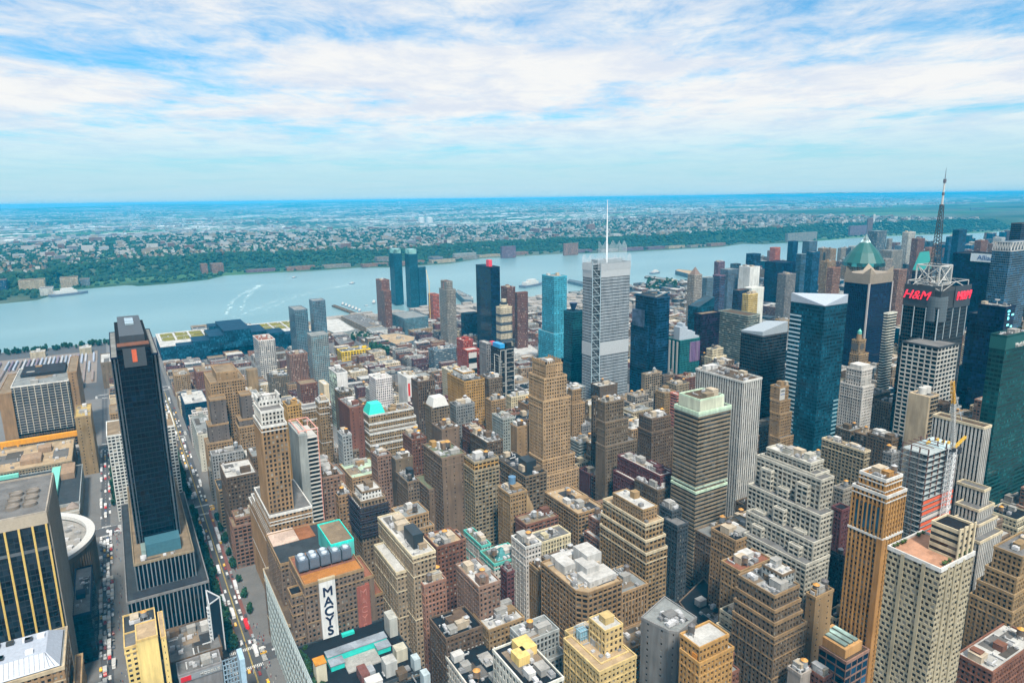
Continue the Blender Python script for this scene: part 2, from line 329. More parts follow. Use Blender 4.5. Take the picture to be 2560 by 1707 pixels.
TANKC = [(.17, .12, .085), (.10, .085, .075), (.28, .29, .30), (.13, .095, .07)]
CONEC = [(.62, .30, .05), (.12, .11, .11), (.40, .41, .42), (.55, .27, .06)]
BOXES = []          # (x0,x1,y0,y1,z,key) of everything standing, for the fill
PROT = []           # points the photo shows, for the fill
INFO = {}           # key -> dict for later builders
class Bld:
    def __init__(s, name, cat, label, c, wall='tan', glass=None, near=False, group=None, ind=False, glassmat=None):
        s.o = empty(name, (c[0], c[1], 0), label, cat, group); s.c = np.array([c[0], c[1], 0.0]); s.wallc = PAL[wall] if isinstance(wall, str) else wall
        s.wq = {None: Q()}; s.w = s.wq[None]; s.win = []; s.roofq = []; s.parq = []; s.corq = []; s.ind = ind; s.near = near; s.glass = glass; s.gm = glassmat; s.rng = random.Random(label)
        s.dist = np.linalg.norm(np.array([c[0], c[1], 60])-CAM)
        j = s.rng.uniform(.9, 1.1); s.wallc = tuple(min(.95, c*j*s.rng.uniform(.97, 1.03)) for c in s.wallc)
    def tier(s, poly, z0, z1, sty='p', over=None, roof='grey', par=None, ph=1.1, proud=.3):
        """poly counter-clockwise; over: {edge index: style}"""
        k = len(poly)
        for i in range(k):
            st = (over or {}).get(i, sty)
            facade(s.w, s.win, poly[i], poly[(i+1) % k], z0, z1, st, s.near)
        inn = inset(poly, .45); outp = inset(poly, -proud)
        rq = Q(); rq.ngon([(*p, z1) for p in inset(poly, .2)]); s.roofq.append((roof, rq))
        if ph > 0:
            pc = par or 'wall'; q = Q(); s.parq.append((pc, q)); zb = z1-.9; zt = z1+ph
            for i in range(k):
                a, b = outp[i], outp[(i+1) % k]; c, d = inn[i], inn[(i+1) % k]; e, f = poly[i], poly[(i+1) % k]
                q.add([[(*a, zb), (*b, zb), (*b, zt), (*a, zt)], [(*a, zt), (*b, zt), (*d, zt), (*c, zt)], [(*d, z1-.05), (*c, z1-.05), (*c, zt), (*d, zt)], [(*e, zb), (*f, zb), (*b, zb), (*a, zb)]])
        if s.near and sty in ('p', 'P', 'v2', 'v3', 'b') and z1-z0 > 9:
            zs = [z1-s.rng.choice([3.6, 7.2])-.2]+([z0+s.rng.uniform(.3, .7)*(z1-z0)] if s.rng.random() < .6 else [])+([z1-14] if s.rng.random() < .4 else [])
            o2 = inset(poly, -.28)
            for zb in zs:
                if zb < z0+1: continue
                q = Q(); s.corq.append((par or 'wall', q))
                for i in range(k):
                    a, b2, e, f = o2[i], o2[(i+1) % k], poly[i], poly[(i+1) % k]
                    q.add([[(*a, zb), (*b2, zb), (*b2, zb+.75), (*a, zb+.75)], [(*a, zb+.75), (*b2, zb+.75), (*f, zb+.75), (*e, zb+.75)], [(*e, zb), (*f, zb), (*b2, zb), (*a, zb)]])
            S = STY[sty]
            for i in range(k):
                if (over or {}).get(i, sty) != sty: continue
                p = np.array([*poly[i], 0.]); u = np.array([*poly[(i+1) % k], 0.])-p; L = np.linalg.norm(u)
                if L < 8: continue
                u /= L; nr = np.cross(u, [0, 0, 1.0])
                if np.dot(nr, CAM-p) < 0: continue
                nx = max(1, round(L/S[0])); cw = L/nx; hw = min(.5, cw*(1-S[2])*.42); step = s.rng.choice([2, 3, 3, 4]) if sty[0] in 'pP' else 1
                for j in range(0, nx+1, step):
                    a0 = min(max(j*cw-hw, 0), L-2*hw); c0 = p+u*a0+nr*.22; c1 = c0+u*2*hw; A_ = [p+u*a0, c0, c1, p+u*(a0+2*hw)]
                    s.w.add([[(A_[m][0], A_[m][1], z0), (A_[m+1][0], A_[m+1][1], z0), (A_[m+1][0], A_[m+1][1], z1-.95), (A_[m][0], A_[m][1], z1-.95)] for m in range(3)])
        xs = [p[0] for p in poly]; ys = [p[1] for p in poly]
        BOXES.append((min(xs), max(xs), min(ys), max(ys), z1, s.o.name))
    def setcol(s, c=None): s.w = s.wq.setdefault(c, Q())
    def part(s, name, q, m='masonry', col=None):
        return link(name, q.mesh(name, s.c), m, s.o, col if col is not None else s.wallc)
    def windows(s):
        if not s.win: return
        quads = np.concatenate([a for a, _ in s.win]); nr = np.concatenate([np.repeat(n[None], len(a), 0) for a, n in s.win])
        col = s.glass or (.022, .02, .02); gm = s.gm or 'window_glass'
        if s.ind:
            ctr = quads.mean(1); v = CAM-ctr; dd = np.linalg.norm(v, axis=1); face = (v*nr).sum(1)/dd
            area = np.linalg.norm(quads[:, 1]-quads[:, 0], axis=1)*np.linalg.norm(quads[:, 3]-quads[:, 0], axis=1)
            sc = face*area/dd**2; pick = np.argsort(-sc)[:100]; meshes = {}
            for i in pick:
                key = tuple(np.round(quads[i]-ctr[i], 1).ravel())
                if key not in meshes:
                    q = Q(); q.add(quads[i]-ctr[i]); me = q.mesh('window'); me.materials.append(M[gm]); meshes[key] = me
                child('window', meshes[key], s.o, ctr[i]-s.c, col)
            keep = np.ones(len(quads), bool); keep[pick] = False; quads = quads[keep]
        if len(quads):
            q = Q(); q.add(quads); o = link('window', q.mesh('window', s.c), gm, s.o, col); o['kind'] = 'stuff'
    def done(s):
        for c, q in s.wq.items():
            if not q.empty(): s.part('wall', q, 'masonry', c)
        s.windows()
        for rc, q in s.roofq: s.part('roof', q, 'roofing', PAL[rc])
        for nm_, L_ in (('parapet', s.parq), ('cornice', s.corq)):
            for pc, q in L_: s.part(nm_, q, 'masonry', tuple(min(.9, c*1.18) for c in s.wallc) if pc == 'wall' else PAL[pc])
        return s.o
    def tank(s, x, y, z, sc=1.0):
        i = s.rng.randrange(4)
        t = child('water_tank', shared('water_tank', q_tank, 'painted_metal'), s.o, (x-s.c[0], y-s.c[1], z), TANKC[i], s.rng.random(), (sc,)*3)
        child('tank_roof', shared('tank_roof', q_cone, 'painted_metal'), t, (0, 0, 0), CONEC[s.rng.randrange(4)])
        return t
    def clutter(s, x0, x1, y0, y1, z, n, bulk=1, bcol=None):
        rng = s.rng; w = x1-x0; d = y1-y0
        if w < 5 or d < 5: return
        for _ in range(bulk):
            bw = min(w*.5, rng.uniform(4, 9)); bd = min(d*.5, rng.uniform(4, 8)); h = rng.uniform(2.8, 5.2); bx = rng.uniform(x0+1.2+bw*.1, x1-bw-1.2); by = rng.uniform(y0+1.2, y1-bd-1.2)
            q = Q(); q.box(bx, bx+bw, by, by+bd, z, z+h); q.box(bx-.15, bx+bw+.15, by-.15, by+bd+.15, z+h, z+h+.25, 0, True)
            q.box(bx+bw*.4, bx+bw*.4+1, by-.06, by, z, z+2.1)
            s.part('bulkhead', q, 'masonry', bcol or rng.choice([s.wallc, (.5, .49, .47), (.3, .29, .27), (.42, .35, .26)]))
        for _ in range(min(3, n//4)):
            pw, pd = rng.uniform(.2, .45)*w, rng.uniform(.2, .45)*d; a = rng.uniform(x0+.8, x1-pw-.8); c = rng.uniform(y0+.8, y1-pd-.8); q = Q(); zz = z+.04+.02*_; q.add([[(a, c, zz), (a+pw, c, zz), (a+pw, c+pd, zz), (a, c+pd, zz)]])
            s.part('roof_patch', q, 'roofing', rng.choice([(.05, .05, .055), (.16, .15, .14), (.40, .39, .37), (.26, .2, .14), (.10, .085, .07)]))
        for _ in range(int(n*1.5)):
            k = rng.random(); x = rng.uniform(x0+2, x1-2)-s.c[0]; y = rng.uniform(y0+2, y1-2)-s.c[1]
            g = rng.uniform(.18, .6)
            if k < .55: child('air_conditioner', shared('air_conditioner', q_ac, 'painted_metal'), s.o, (x, y, z), (g, g, g*1.02), rng.choice([0, 1.571]), (rng.uniform(.7, 1.6),)*3)
            elif k < .75 and w > 10 and d > 10: child('duct', shared('duct', q_duct, 'painted_metal'), s.o, (min(max(x, x0+4-s.c[0]), x1-4-s.c[0]), min(max(y, y0+4-s.c[1]), y1-4-s.c[1]), z), (g, g, g), rng.choice([0, 1.571]))
            else: child('vent_pipe', shared('vent_pipe', q_vent, 'painted_metal'), s.o, (x, y, z), (g, g, g))
def rect(x0, x1, y0, y1): return [(x0, y0), (x1, y0), (x1, y1), (x0, y1)]      # edges: 0 east, 1 north, 2 west, 3 south
# ------------------------------------------------------------------ ground, river, far shore
def sheet(name, poly, z, m, col, kind='structure'):
    q = Q(); q.ngon([(*p, z) for p in poly]); o = link(name, q.mesh(name), m, None, col); o['kind'] = kind; return o
BULK = 1835.0
sheet('ground', [(-4000, -3000), (14000, -3000), (14000, BULK), (-4000, BULK)], 0.0, 'asphalt', 'grey')
sheet('water', [(-20000, BULK-30), (39600, BULK-30), (39600, 29000), (-20000, 29000)], -2.0, 'water', 'teald')
q = Q(); q.add([[(-4000, BULK, -3), (14000, BULK, -3), (14000, BULK, 0), (-4000, BULK, 0)][::-1]]); q.box(-4000, 14000, BULK-1.5, BULK+.5, -3, .8); link('quay', q.mesh('quay'), 'concrete', None, (.25, .24, .22))['kind'] = 'structure'
SH = [(-9000, 2500), (-3000, 2650), (-1200, 2700), (-327.7, 2742.2), (-265.6, 2759.7), (-228.5, 2775.9), (-204.8, 2848.2), (-199.0, 3010), (-114.9, 3006.9), (31.1, 3040.3), (55.0, 3022.9), (73.7, 2980.3), (190.7, 2982.6), (327.2, 3039.2), (404.2, 3154.9), (631.9, 3134.5), (720.8, 3106.8), (984.8, 3115.5), (1092.6, 3032.6), (1236.7, 3011.4), (1405.7, 3022.3), (1663.5, 3163.7), (1837.1, 3142.2), (2123.8, 3130.1), (2257.6, 3053.8), (2561.3, 2974.9), (2847.6, 2956.2), (3130.3, 2914.9), (3435.3, 3000.1), (3498.9, 2899.5), (3967.7, 2873.2), (4620.8, 2900.1), (5016.4, 2787.3), (5343.2, 2681.6), (5693.9, 2632.8), (6239.9, 2656.1), (9000, 2700), (20000, 2700), (90000, 2700)]
SX = np.array([a for a, b in SH]); SY = np.array([b for a, b in SH])
def shore(x): return np.interp(x, SX, SY)
def sm(t, a, b): u = np.clip((t-a)/(b-a), 0, 1); return u*u*(3-2*u)
def wob(x, k): return np.sin(x/410.0*k+1.3)+.6*np.sin(x/173.0*k+.4)+.4*np.sin(x/71.0*k)
def height(x, t):
    """ground level on the far side, t metres inland: river flat, wooded cliff, plateau, marsh, far ridges"""
    foot = 235+45*wob(x, 1); top = foot+150
    hl = 48+5*wob(x, .6)+np.clip((x-2500)/2500, 0, 1)*16
    h = 2.0+sm(t, foot, top)*hl-sm(t, 2300+150*wob(x, .4), 3900)*(hl-4)*(1-np.clip((x-4200)/3000, 0, .85))
    h = h+sm(t, 9500, 15000)*(26+8*wob(x, .12))+sm(t, 17000, 23000)*(58+16*wob(x, .07)+9*wob(x, .21))-sm(t, 22500, 26000)*(18+8*wob(x, .05))
    return np.where(t <= 0.01, -2.5, h)
def build_far():
    xs = np.unique(np.concatenate([np.linspace(-3000, 7000, 260), SX[(SX > -3000) & (SX < 7000)], np.linspace(-20000, -3000, 24), np.linspace(7000, 39500, 60)]))
    ts = np.array([0, 6, 60, 120, 170, 210, 250, 290, 330, 370, 410, 450, 500, 600, 800, 1100, 1500, 2000, 2300, 2700, 3100, 3500, 4000, 5000, 6500, 8000, 9500, 11000, 13000, 15000, 17000, 19000, 21000, 23000, 25000, 26200.])
    Xg, Tg = np.meshgrid(xs, ts); Yg = shore(Xg)+Tg; Zg = height(Xg, Tg)
    n, m = Xg.shape; V = np.stack([Xg.ravel(), Yg.ravel(), Zg.ravel()], 1); I, J = np.meshgrid(np.arange(n-1), np.arange(m-1), indexing='ij'); a = (I*m+J).ravel()
    me = D.meshes.new('far_hills'); me.from_pydata(V.tolist(), [], np.stack([a, a+1, a+m+1, a+m], 1).tolist()); me.polygons.foreach_set('use_smooth', [True]*len(me.polygons))
    link('far_hills', me, 'far_land', None, 'grey')['kind'] = 'structure'
build_far()
def blob(r, seed):
    rg = np.random.RandomState(seed)
    import bmesh
    bm = bmesh.new(); bmesh.ops.create_icosphere(bm, subdivisions=1, radius=r)
    for v in bm.verts: v.co *= rg.uniform(.75, 1.2); v.co.z *= .8
    V = np.array([v.co[:] for v in bm.verts]); F = [[v.index for v in f.verts] for f in bm.faces]; bm.free(); return V, F
BL = [blob(1, i) for i in range(5)]
def scatter(name, pts, rad, m, col, label):
    V = []; F = []; k = 0
    for i, (p, r) in enumerate(zip(pts, rad)):
        v, f = BL[i % 5]; V.append(v*r+np.asarray(p)); F += [[a+k for a in ff] for ff in f]; k += len(v)
    me = D.meshes.new(name); me.from_pydata(np.concatenate(V).tolist(), [], F); o = link(name, me, m, None, col); o['kind'] = 'stuff'; o['label'] = label; return o
rg = np.random.RandomState(5)
def build_far_woods():
    pts = []; rad = []
    for _ in range(21000):
        k = rg.rand(); x = rg.uniform(-900, 6500) if k < .8 else rg.uniform(-900, 3000)
        foot = 235+45*wob(x, 1); t = foot+rg.uniform(-30, 200) if rg.rand() < .55 else rg.uniform(foot+150, 2600)
        if rg.rand() < .05: t = rg.uniform(15, foot)
        y = shore(x)+t; s = rg.uniform(6, 14); pts.append((x, y, height(x, t)+s*.35)); rad.append(s)
    scatter('woods', pts, rad, 'leaves', (.012, .042, .018), 'dark green wooded bluff along the far shore')
build_far_woods()
def hq(q, x, y, z, w, d, h, rot, roofmi):
    c, s = math.cos(rot), math.sin(rot); A = [(x+c*a-s*b, y+s*a+c*b) for a, b in ((-w/2, -d/2), (w/2, -d/2), (w/2, d/2), (-w/2, d/2))]
    q.prism(A, z-3, z+h, 0, top=False); q.ngon([(*p, z+h) for p in A], 1)
def far_house_mesh(v):
    r = random.Random(v); q = Q(); w, d, h = r.uniform(9, 16), r.uniform(14, 26), r.uniform(7, 12); hq(q, 0, 0, 0, w, d, h, 0, 1)
    if v % 2: a = [(-w/2-.3, -d/2-.3), (w/2+.3, -d/2-.3), (w/2+.3, d/2+.3), (-w/2-.3, d/2+.3)]; q.add([[(*a[0], h), (*a[1], h), (0, -d/2, h+4), (0, -d/2, h+4)], [(*a[1], h), (*a[2], h), (0, d/2, h+4), (0, -d/2, h+4)], [(*a[3], h), (*a[0], h), (0, -d/2, h+4), (0, d/2, h+4)]], 1)
    return q
def build_far_houses():
    cols = [(.30, .28, .24), (.22, .17, .12), (.16, .08, .055), (.42, .41, .39), (.24, .21, .16), (.14, .15, .16), (.27, .21, .13)]
    meshes = []
    for v in range(8):
        q = far_house_mesh(v); me = q.mesh('house'); me.materials.append(M['masonry']); me.materials.append(M['roofing']); meshes.append(me)
    spots = []
    for _ in range(7500):
        x = rg.uniform(-1100, 6500); foot = 235+45*wob(x, 1); t = foot+150+rg.uniform(0, 1)**1.3*2500; x = round(x/26)*26+rg.uniform(-4, 4)
        if (int(x/26) % 4 == 0): continue
        spots.append((x, t))
    spots.sort(key=lambda s: np.hypot(s[0], shore(s[0])+s[1])); vis = []
    for x, t in spots:
        y = shore(x)+t; a, b = proj((x, y, height(x, t)))
        if -30 < a < IW+30: vis.append((x, y, height(x, t)))
    for i, (x, y, z) in enumerate(vis[:300]):
        o = D.objects.new('house', meshes[i % 8]); COL.link(o); o.location = (x, y, z); o.rotation_euler = (0, 0, rg.uniform(-.15, .15)); o.scale = (1, 1, rg.uniform(.8, 1.5)); o.color = (*cols[i % 7], 1)
        tag(o, 'small house among trees on the bluff across the river', 'house', 'houses on the far bluff')
    q = Q()
    for x, y, z in vis[300:]: hq(q, x, y, z, *((rg.uniform(24, 60), rg.uniform(20, 40), rg.uniform(12, 30)) if rg.rand() < .07 else (rg.uniform(8, 20), rg.uniform(10, 28), rg.uniform(7, 14))), rg.uniform(-.2, .2), 1)
    tag(link('distant_town', q.mesh('distant_town'), ['house_walls', 'house_walls']), 'dense pale town blocks on the plateau across the river', None, None, 'stuff')
    q = Q()                                             # sheds and towns of the lowland beyond
    for _ in range(5200):
        t = 3600+rg.uniform(0, 1)**1.6*15000; x = rg.uniform(-3000, 24000)*(.35+t/18000); y = shore(x)+t
        if wob(x, .35)+wob(y, .5) < .1 and rg.rand() < .8: continue
        big = rg.rand() < .16; hq(q, x, y, height(x, t), rg.uniform(60, 260) if big else rg.uniform(15, 45), rg.uniform(40, 120) if big else rg.uniform(15, 45), rg.uniform(8, 14) if big else rg.uniform(6, 22), rg.uniform(-.3, .3), 1)
    tag(link('lowland_town', q.mesh('lowland_town'), ['house_walls', 'house_walls']), 'pale sheds and houses scattered over the hazy lowland', None, None, 'stuff')
build_far_houses()
def far_block(label, t, x0_, xc, x1_, yc, Y, wall, sty='p', cat='apartment tower', group=None, dep=None):
    """a building on the far side: near top corner at the pixel, standing Y metres west"""
    P = at(t, xc, yc, 'Y', Y); a = px(t, x0_, 0)[0]; b = px(t, x1_, 0)[0]; X1 = P[0]+extent(P, 0, b); d = dep or min(60, extent(P, 1, a))
    B = Bld(nm(cat), cat, label, ((P[0]+X1)/2, P[1]+d/2), wall, None, False, group)
    g = float(height(np.array(P[0]), np.array(max(1.0, P[1]-shore(P[0])))))-2
    B.tier(rect(P[0], X1, P[1], P[1]+d), min(g, P[2]-8), P[2], sty, None, 'grey' if wall in ('white', 'whitew', 'pale') else 'brownl', None, .8, .2)
    B.done()
def nm(cat): return cat.replace(' ', '_')
# ------------------------------------------------------------------ the towers and lofts read off the photograph
PAL.update(tealt=(.006, .062, .098), tealgr=(.003, .05, .053), greengl=(.006, .05, .05), navy=(.003, .012, .036))
CURT = ('g', 'g2', 'gw', 'r2', 'r4', 'r5')
def solve(tr):
    w = tr.split(); t = w[0]; xl, xc, xr, yc = map(float, w[1:5]); ax = w[5][0]; v = float(w[5][1:])
    P = at(t, xc, yc, ax, v); A = px(t, xl, 0)[0]; Bx = px(t, xr, 0)[0]
    return [P[0], P[0]+extent(P, 0, Bx), P[1], P[1]+extent(P, 1, A), P[2]]
def lettering(B, s, size, pos, face, m, col=None, shear=0, bold=.0, name='lettering', depth=.3):
    """face 'e' looks to -Y, 's' looks to -X"""
    me = textmesh(s, size, depth, shear, bold); o = link(name, me, m, B.o, col or 'white')
    o.location = np.array(pos)-B.c; o.rotation_euler = (math.pi/2, 0, 0) if face == 'e' else (math.pi/2, 0, -math.pi/2)
    return o
def extras(B, fl, T, wall):
    x0, x1, y0, y1, z = T[0]; cx, cy = (x0+x1)/2, (y0+y1)/2; w, d = x1-x0, y1-y0; rng = B.rng
    for f in fl:
        k, _, v = f.partition('=')
        if k == 'tank': B.tank(rng.uniform(x0+2.5, x1-2.5), rng.uniform(y0+2.5, max(y0+2.6, y1-2.5)), z, rng.uniform(.85, 1.15))
        elif k == 'bulk': B.clutter(x0, x1, y0, y1, z, 2, 2)
        elif k == 'clut': B.clutter(x0, x1, y0, y1, z, 12, 3)
        elif k == 'bulkg': B.clutter(x0, x1, y0+d*.4, y1, z, 0, 2, PAL['gold'])
        elif k == 'pent':
            a, b, c, e, h, col = v.split(','); a, b, c, e, h = map(float, (a, b, c, e, h))
            B.setcol(PAL[col]); B.tier(rect(x0+w*a, x0+w*b, y0+d*c, y0+d*e), z, z+h, 'p', None, 'white', None, .7, .15); B.setcol()
            B.clutter(x0+w*a, x0+w*b, y0+d*c, y0+d*e, z+h, 3, 1)
        elif k == 'bigtank':
            q = Q(); q.frustum(cx, cy, z, z+11, 3, 3, 16); q.frustum(cx, cy, z+11, z+12, 3.2, .3, 16); B.part('roof_tank', q, 'painted_metal', (.10, .20, .32))
            q = Q(); q.prism([(x1+.02, y0+1), (x1+7, y0+1), (x1+7, y0+d*.8), (x1+.02, y0+d*.8)], 0, z-16); q.add([[(x1+.02, y0+1, z-1), (x1+.02, y0+1, z-16), (x1+7, y0+1, z-16), (x1+7, y0+1, z-15.9)]]); B.part('side_wing', q, 'masonry', PAL['tanl'])
        elif k == 'drum':
            q = Q(); q.frustum(x1+6, y0+4, z-40, z+12, 4.6, 4.6, 20); q.frustum(x1+6, y0+4, z+12, z+13, 5.1, 5.1, 20); B.part('round_turret', q, 'masonry', PAL['brownl'])
        elif k == 'pyr':
            q = Q(); q.frustum(cx, cy, z, z+6, w*.42, .1, 4, rot=.785); B.part('pyramid_skylight', q, 'curtain_glass', (.10, .32, .33))
        elif k == 'crown':
            q = Q()
            for A_, Bq, n_ in (((x0, y0), (x1, y0), 7), ((x0, y1), (x0, y0), 8), ((x1, y0), (x1, y1), 7)):
                for i in range(n_+1): X = A_[0]+(Bq[0]-A_[0])*i/n_; Y = A_[1]+(Bq[1]-A_[1])*i/n_; q.box(X-.55, X+.55, Y-.55, Y+.55, z+.9, z+3.2)
            B.part('crown_merlon', q, 'masonry', PAL[v]); B.clutter(x0+2, x1-2, y0+2, y1-2, z, 4, 1)
        elif k == 'ostrip':
            q = Q(); q.box(x0-.5, x0, y0+1.2, y0+4.6, 0, z-4, bottom=True); B.part('orange_strip', q, 'masonry', (.50, .20, .03))
        elif k == 'banner':
            q = Q(); q.box(x0+1, x0+4, y0-.4, y0, z-26, z-8, bottom=True); B.part('red_banner', q, 'painted_metal', (.6, .04, .03))
        elif k == 'netting':
            q = Q(); t = T[1]
            for zz in np.arange(z-26, z-1, 2.0):
                for A_, Bq in (((t[0]-.9, t[2]-.9), (t[1], t[2]-.9)), ((t[0]-.9, t[3]), (t[0]-.9, t[2]-.9))): q.bar((*A_, zz), (*Bq, zz), .9 if int(zz) % 3 else .35)
            for i in range(9): q.bar((t[0]-.9+(t[1]-t[0])*i/8, t[2]-.9, z-27), (t[0]-.9+(t[1]-t[0])*i/8, t[2]-.9, z), .3); q.bar((t[0]-.9, t[2]+(t[3]-t[2])*i/8, z-27), (t[0]-.9, t[2]+(t[3]-t[2])*i/8, z), .3)
            B.part('scaffold_netting', q, 'masonry', (.035, .03, .04))
        elif k == 'mans':
            a0, a1, b0, b1 = x0+1, x0+20, y0+d*.1, y0+d*.95
            q = Q(); q.add([[(a0, b0, z), (a1, b0, z), (a1-3, b0+4, z+11), (a0+4, b0+4, z+11)], [(a1, b0, z), (a1, b1, z), (a1-3, b1-4, z+11), (a1-3, b0+4, z+11)], [(a1, b1, z), (a0, b1, z), (a0+4, b1-4, z+11), (a1-3, b1-4, z+11)], [(a0, b1, z), (a0, b0, z), (a0+4, b0+4, z+11), (a0+4, b1-4, z+11)], [(a0+4, b0+4, z+11), (a1-3, b0+4, z+11), (a1-3, b1-4, z+11), (a0+4, b1-4, z+11)]])
            B.part('mansard_roof', q, 'painted_metal', PAL['turq']); B.clutter(x0+22, x1, y0, y1, z, 8, 3)
        elif k == 'whitemans':
            q = Q(); q.frustum(cx, cy, z, z+9, w*.62, w*.42, 4, rot=.785); B.part('penthouse', q, 'painted_metal', PAL['white'])
        elif k == 'blkbulk':
            q = Q(); q.box(x0+w*.3, x0+w*.75, y0+d*.15, y0+d*.4, z, z+10); B.part('roof_plant_box', q, 'painted_metal', (.02, .028, .035))
        elif k == 'yelbulk':
            q = Q(); q.box(x0+w*.5, x0+w*.95, y0+d*.62, y0+d*.92, z, z+5); q.box(x0+w*.25, x0+w*.6, y0+d*.5, y0+d*.72, z, z+5); B.part('bulkhead', q, 'masonry', (.62, .45, .16))
        elif k == 'steel':
            q = Q(); a0, a1 = x1+.1, x1+9
            for i in range(int(z/3.6)):
                zz = z-i*3.6-4; q.box(a0, a1, y0+1, y1, zz-.5, zz, bottom=True)
            B.part('steel_floor', q, 'painted_metal', PAL['whitew'])
            q = Q(); q.box(a0, a1-.5, y0+4, y1-1, 0, z-6); B.part('floor_infill', q, 'masonry', (.05, .05, .055))
            q = Q()
            for yy in (y0+1.2, y1-.3): q.bar((a1, yy, 0), (a1, yy, z+2), .6)
            for xx in (x0+1, a0, a1): q.bar((xx, y0+1, z+3), (xx, y1, z+3), .6); q.bar((xx, y0+1, z), (xx, y0+1, z+3), .5); q.bar((xx, y1, z), (xx, y1, z+3), .5)
            q.bar((x0, y0+1, z+3), (a1, y0+1, z+3), .6); q.bar((x0, y1, z+3), (a1, y1, z+3), .6); B.part('steel_frame', q, 'painted_metal', (.75, .35, .28))
        elif k == 'chk':
            for i in range(10):
                q = Q(); zz = z-3-i*7.5
                q.box(x0+.1*w, x0+.75*w, y0-.5, y0, zz-7.5, zz, bottom=True); B.part('facade_panel', q, 'painted_metal', PAL['white'] if i % 2 == 0 else PAL['blackb'])
        elif k == 'redwall':
            q = Q(); q.box(x1, x1+5, y0-.5, y0+6, 20, z+2); B.part('side_wall', q, 'painted_metal', (.62, .02, .04))
        elif k == 'frame':
            q = Q(); e = y0-.35
            for xa, xb in ((x0+.6, x0+7), (x0+8.5, x0+w-.5)):
                for p, r_ in (((xa, e, 40), (xa, e, z-1)), ((xb, e, 40), (xb, e, z-1)), ((xa, e, z-1), (xb, e, z-1))): q.bar(p, r_, .5)
            for i in range(14): q.bar((x0+9, e, z-6-i*6), (x1-1, e, z-6-i*6), .3)
            ys = x0-.35
            q.bar((ys, y0+2, z-8), (ys, y0+14, z-8), .6); q.bar((ys, y0+2, z-45), (ys, y0+14, z-45), .6); q.bar((ys, y0+2, z-45), (ys, y0+2, z-8), .6); q.bar((ys, y0+14, z-45), (ys, y0+14, z-8), .6)
            B.part('facade_frame', q, 'painted_metal', PAL['white'])
        elif k == 'bluebox':
            q = Q(); q.box(x0+1, x0+8, y0+2, y1-3, z, z+6); B.part('rooftop_box', q, 'painted_metal', (.03, .30, .62)); q = Q(); q.box(x0+11, x0+18, y0+2, y0+9, z, z+7); B.part('rooftop_plant', q, 'painted_metal', PAL['black'])
        elif k == 'crownl':
            q = Q(); q.box(x0+2, x1-2, y0+2, y1-2, z, z+14); B.part('crown_screen', q, 'curtain_glass', (.18, .34, .32))
        elif k == 'roundred':
            q = Q(); r_ = w*.42
            for i in range(5): B_ = q; q.frustum(cx, cy, z+i*3, z+i*3+1.6, r_, r_, 18)
            B.part('round_top', q, 'painted_metal', (.50, .13, .09)); q = Q(); q.frustum(cx, cy, z, z+14.6, r_*.92, r_*.92, 18); B.part('round_core', q, 'painted_metal', PAL['pale'])
        elif k == 'roundtop':
            for i in range(3):
                q = Q(); q.frustum(cx, cy, z+i*5, z+i*5+5, w*(.34-.07*i), w*(.34-.07*i), 18); B.part('stepped_drum', q, 'masonry', PAL['cream'] if i != 1 else PAL['dkgrey'])
            for i in range(6):
                q = Q(); zz = z-12-i*16
                if zz > 10: q.box(x0-.3, x1+.3, y0-.3, y1+.3, zz-5, zz, bottom=True); B.part('dark_band', q, 'masonry', (.06, .07, .085))
        elif k == 'redsign':
            q = Q(); q.box(x0+2, x0+9, y0+10, y0+22, z+1, z+14); B.part('roof_sign', q, 'painted_metal', (.75, .06, .09))
        elif k == 'dish':
            q = Q(); q.frustum(cx, cy, z+1, z+3, .8, .8, 10); q.frustum(cx, cy, z+3, z+13, 3, 6.5, 16); B.part('roof_dish', q, 'painted_metal', (.02, .04, .10))
        elif k == 'dish2':
            q = Q(); q.frustum(cx, cy, z+1, z+5, .5, .5, 8); q.frustum(cx, cy, z+5, z+6.6, .6, 2.8, 14); B.part('roof_dish', q, 'painted_metal', PAL['white'])
            B.clutter(x0, x1, y0, y1, z, 4, 1)
            q = Q()
            for i in range(30): zz = z-rng.uniform(3, 110); xx = x0+rng.choice([.25, .3, .7])*w; q.add(rects3(np.array([xx, y0-.06, zz]), np.array([1, 0, 0.]), np.array([0, -1., 0]), 0, rng.uniform(3, 6), 0, 2.2, 0))
            yl = T[1] if len(T) > 1 else T[0]
            for i in range(26): zz = yl[4]-rng.uniform(3, 120); q.add(rects3(np.array([yl[0]-.06, yl[2]+6, zz]), np.array([0, -1., 0]), np.array([-1., 0, 0]), 0, rng.uniform(2, 5), 0, 2.0, 0))
            o = link('lit_window', q.mesh('lit_window', B.c), 'lit_pane', B.o); o['kind'] = 'stuff'
        elif k == 'sign':
            q = Q(); q.box(x0+1, x0+9, y0-.6, y0, z-14, z-1, bottom=True); B.part('sign_board', q, 'painted_metal', PAL['white'])
            lettering(B, '1441', 3.2, (x0+5, y0-.65, z-4), 'e', 'painted_metal', (.02, .02, .03)); lettering(B, 'Broadway', 1.5, (x0+5, y0-.65, z-7.5), 'e', 'painted_metal', (.05, .12, .35))
        elif k == 'slantg':
            q = Q(); q.add([[(x0, y0, z+1), (x1, y0, z+1), (x1, y0, z+14), (x0, y0, z+6)], [(x1, y0, z+1), (x1, y1, z+1), (x1, y1, z+10), (x1, y0, z+14)], [(x0, y1, z+1), (x0, y0, z+1), (x0, y0, z+6), (x0, y1, z+3)]]); q.add([[(x0, y0, z+6), (x1, y0, z+14), (x1, y1, z+10), (x0, y1, z+3)]]); B.part('roof_screen', q, 'painted_metal', (.33, .38, .42))
        elif k == 'slant':
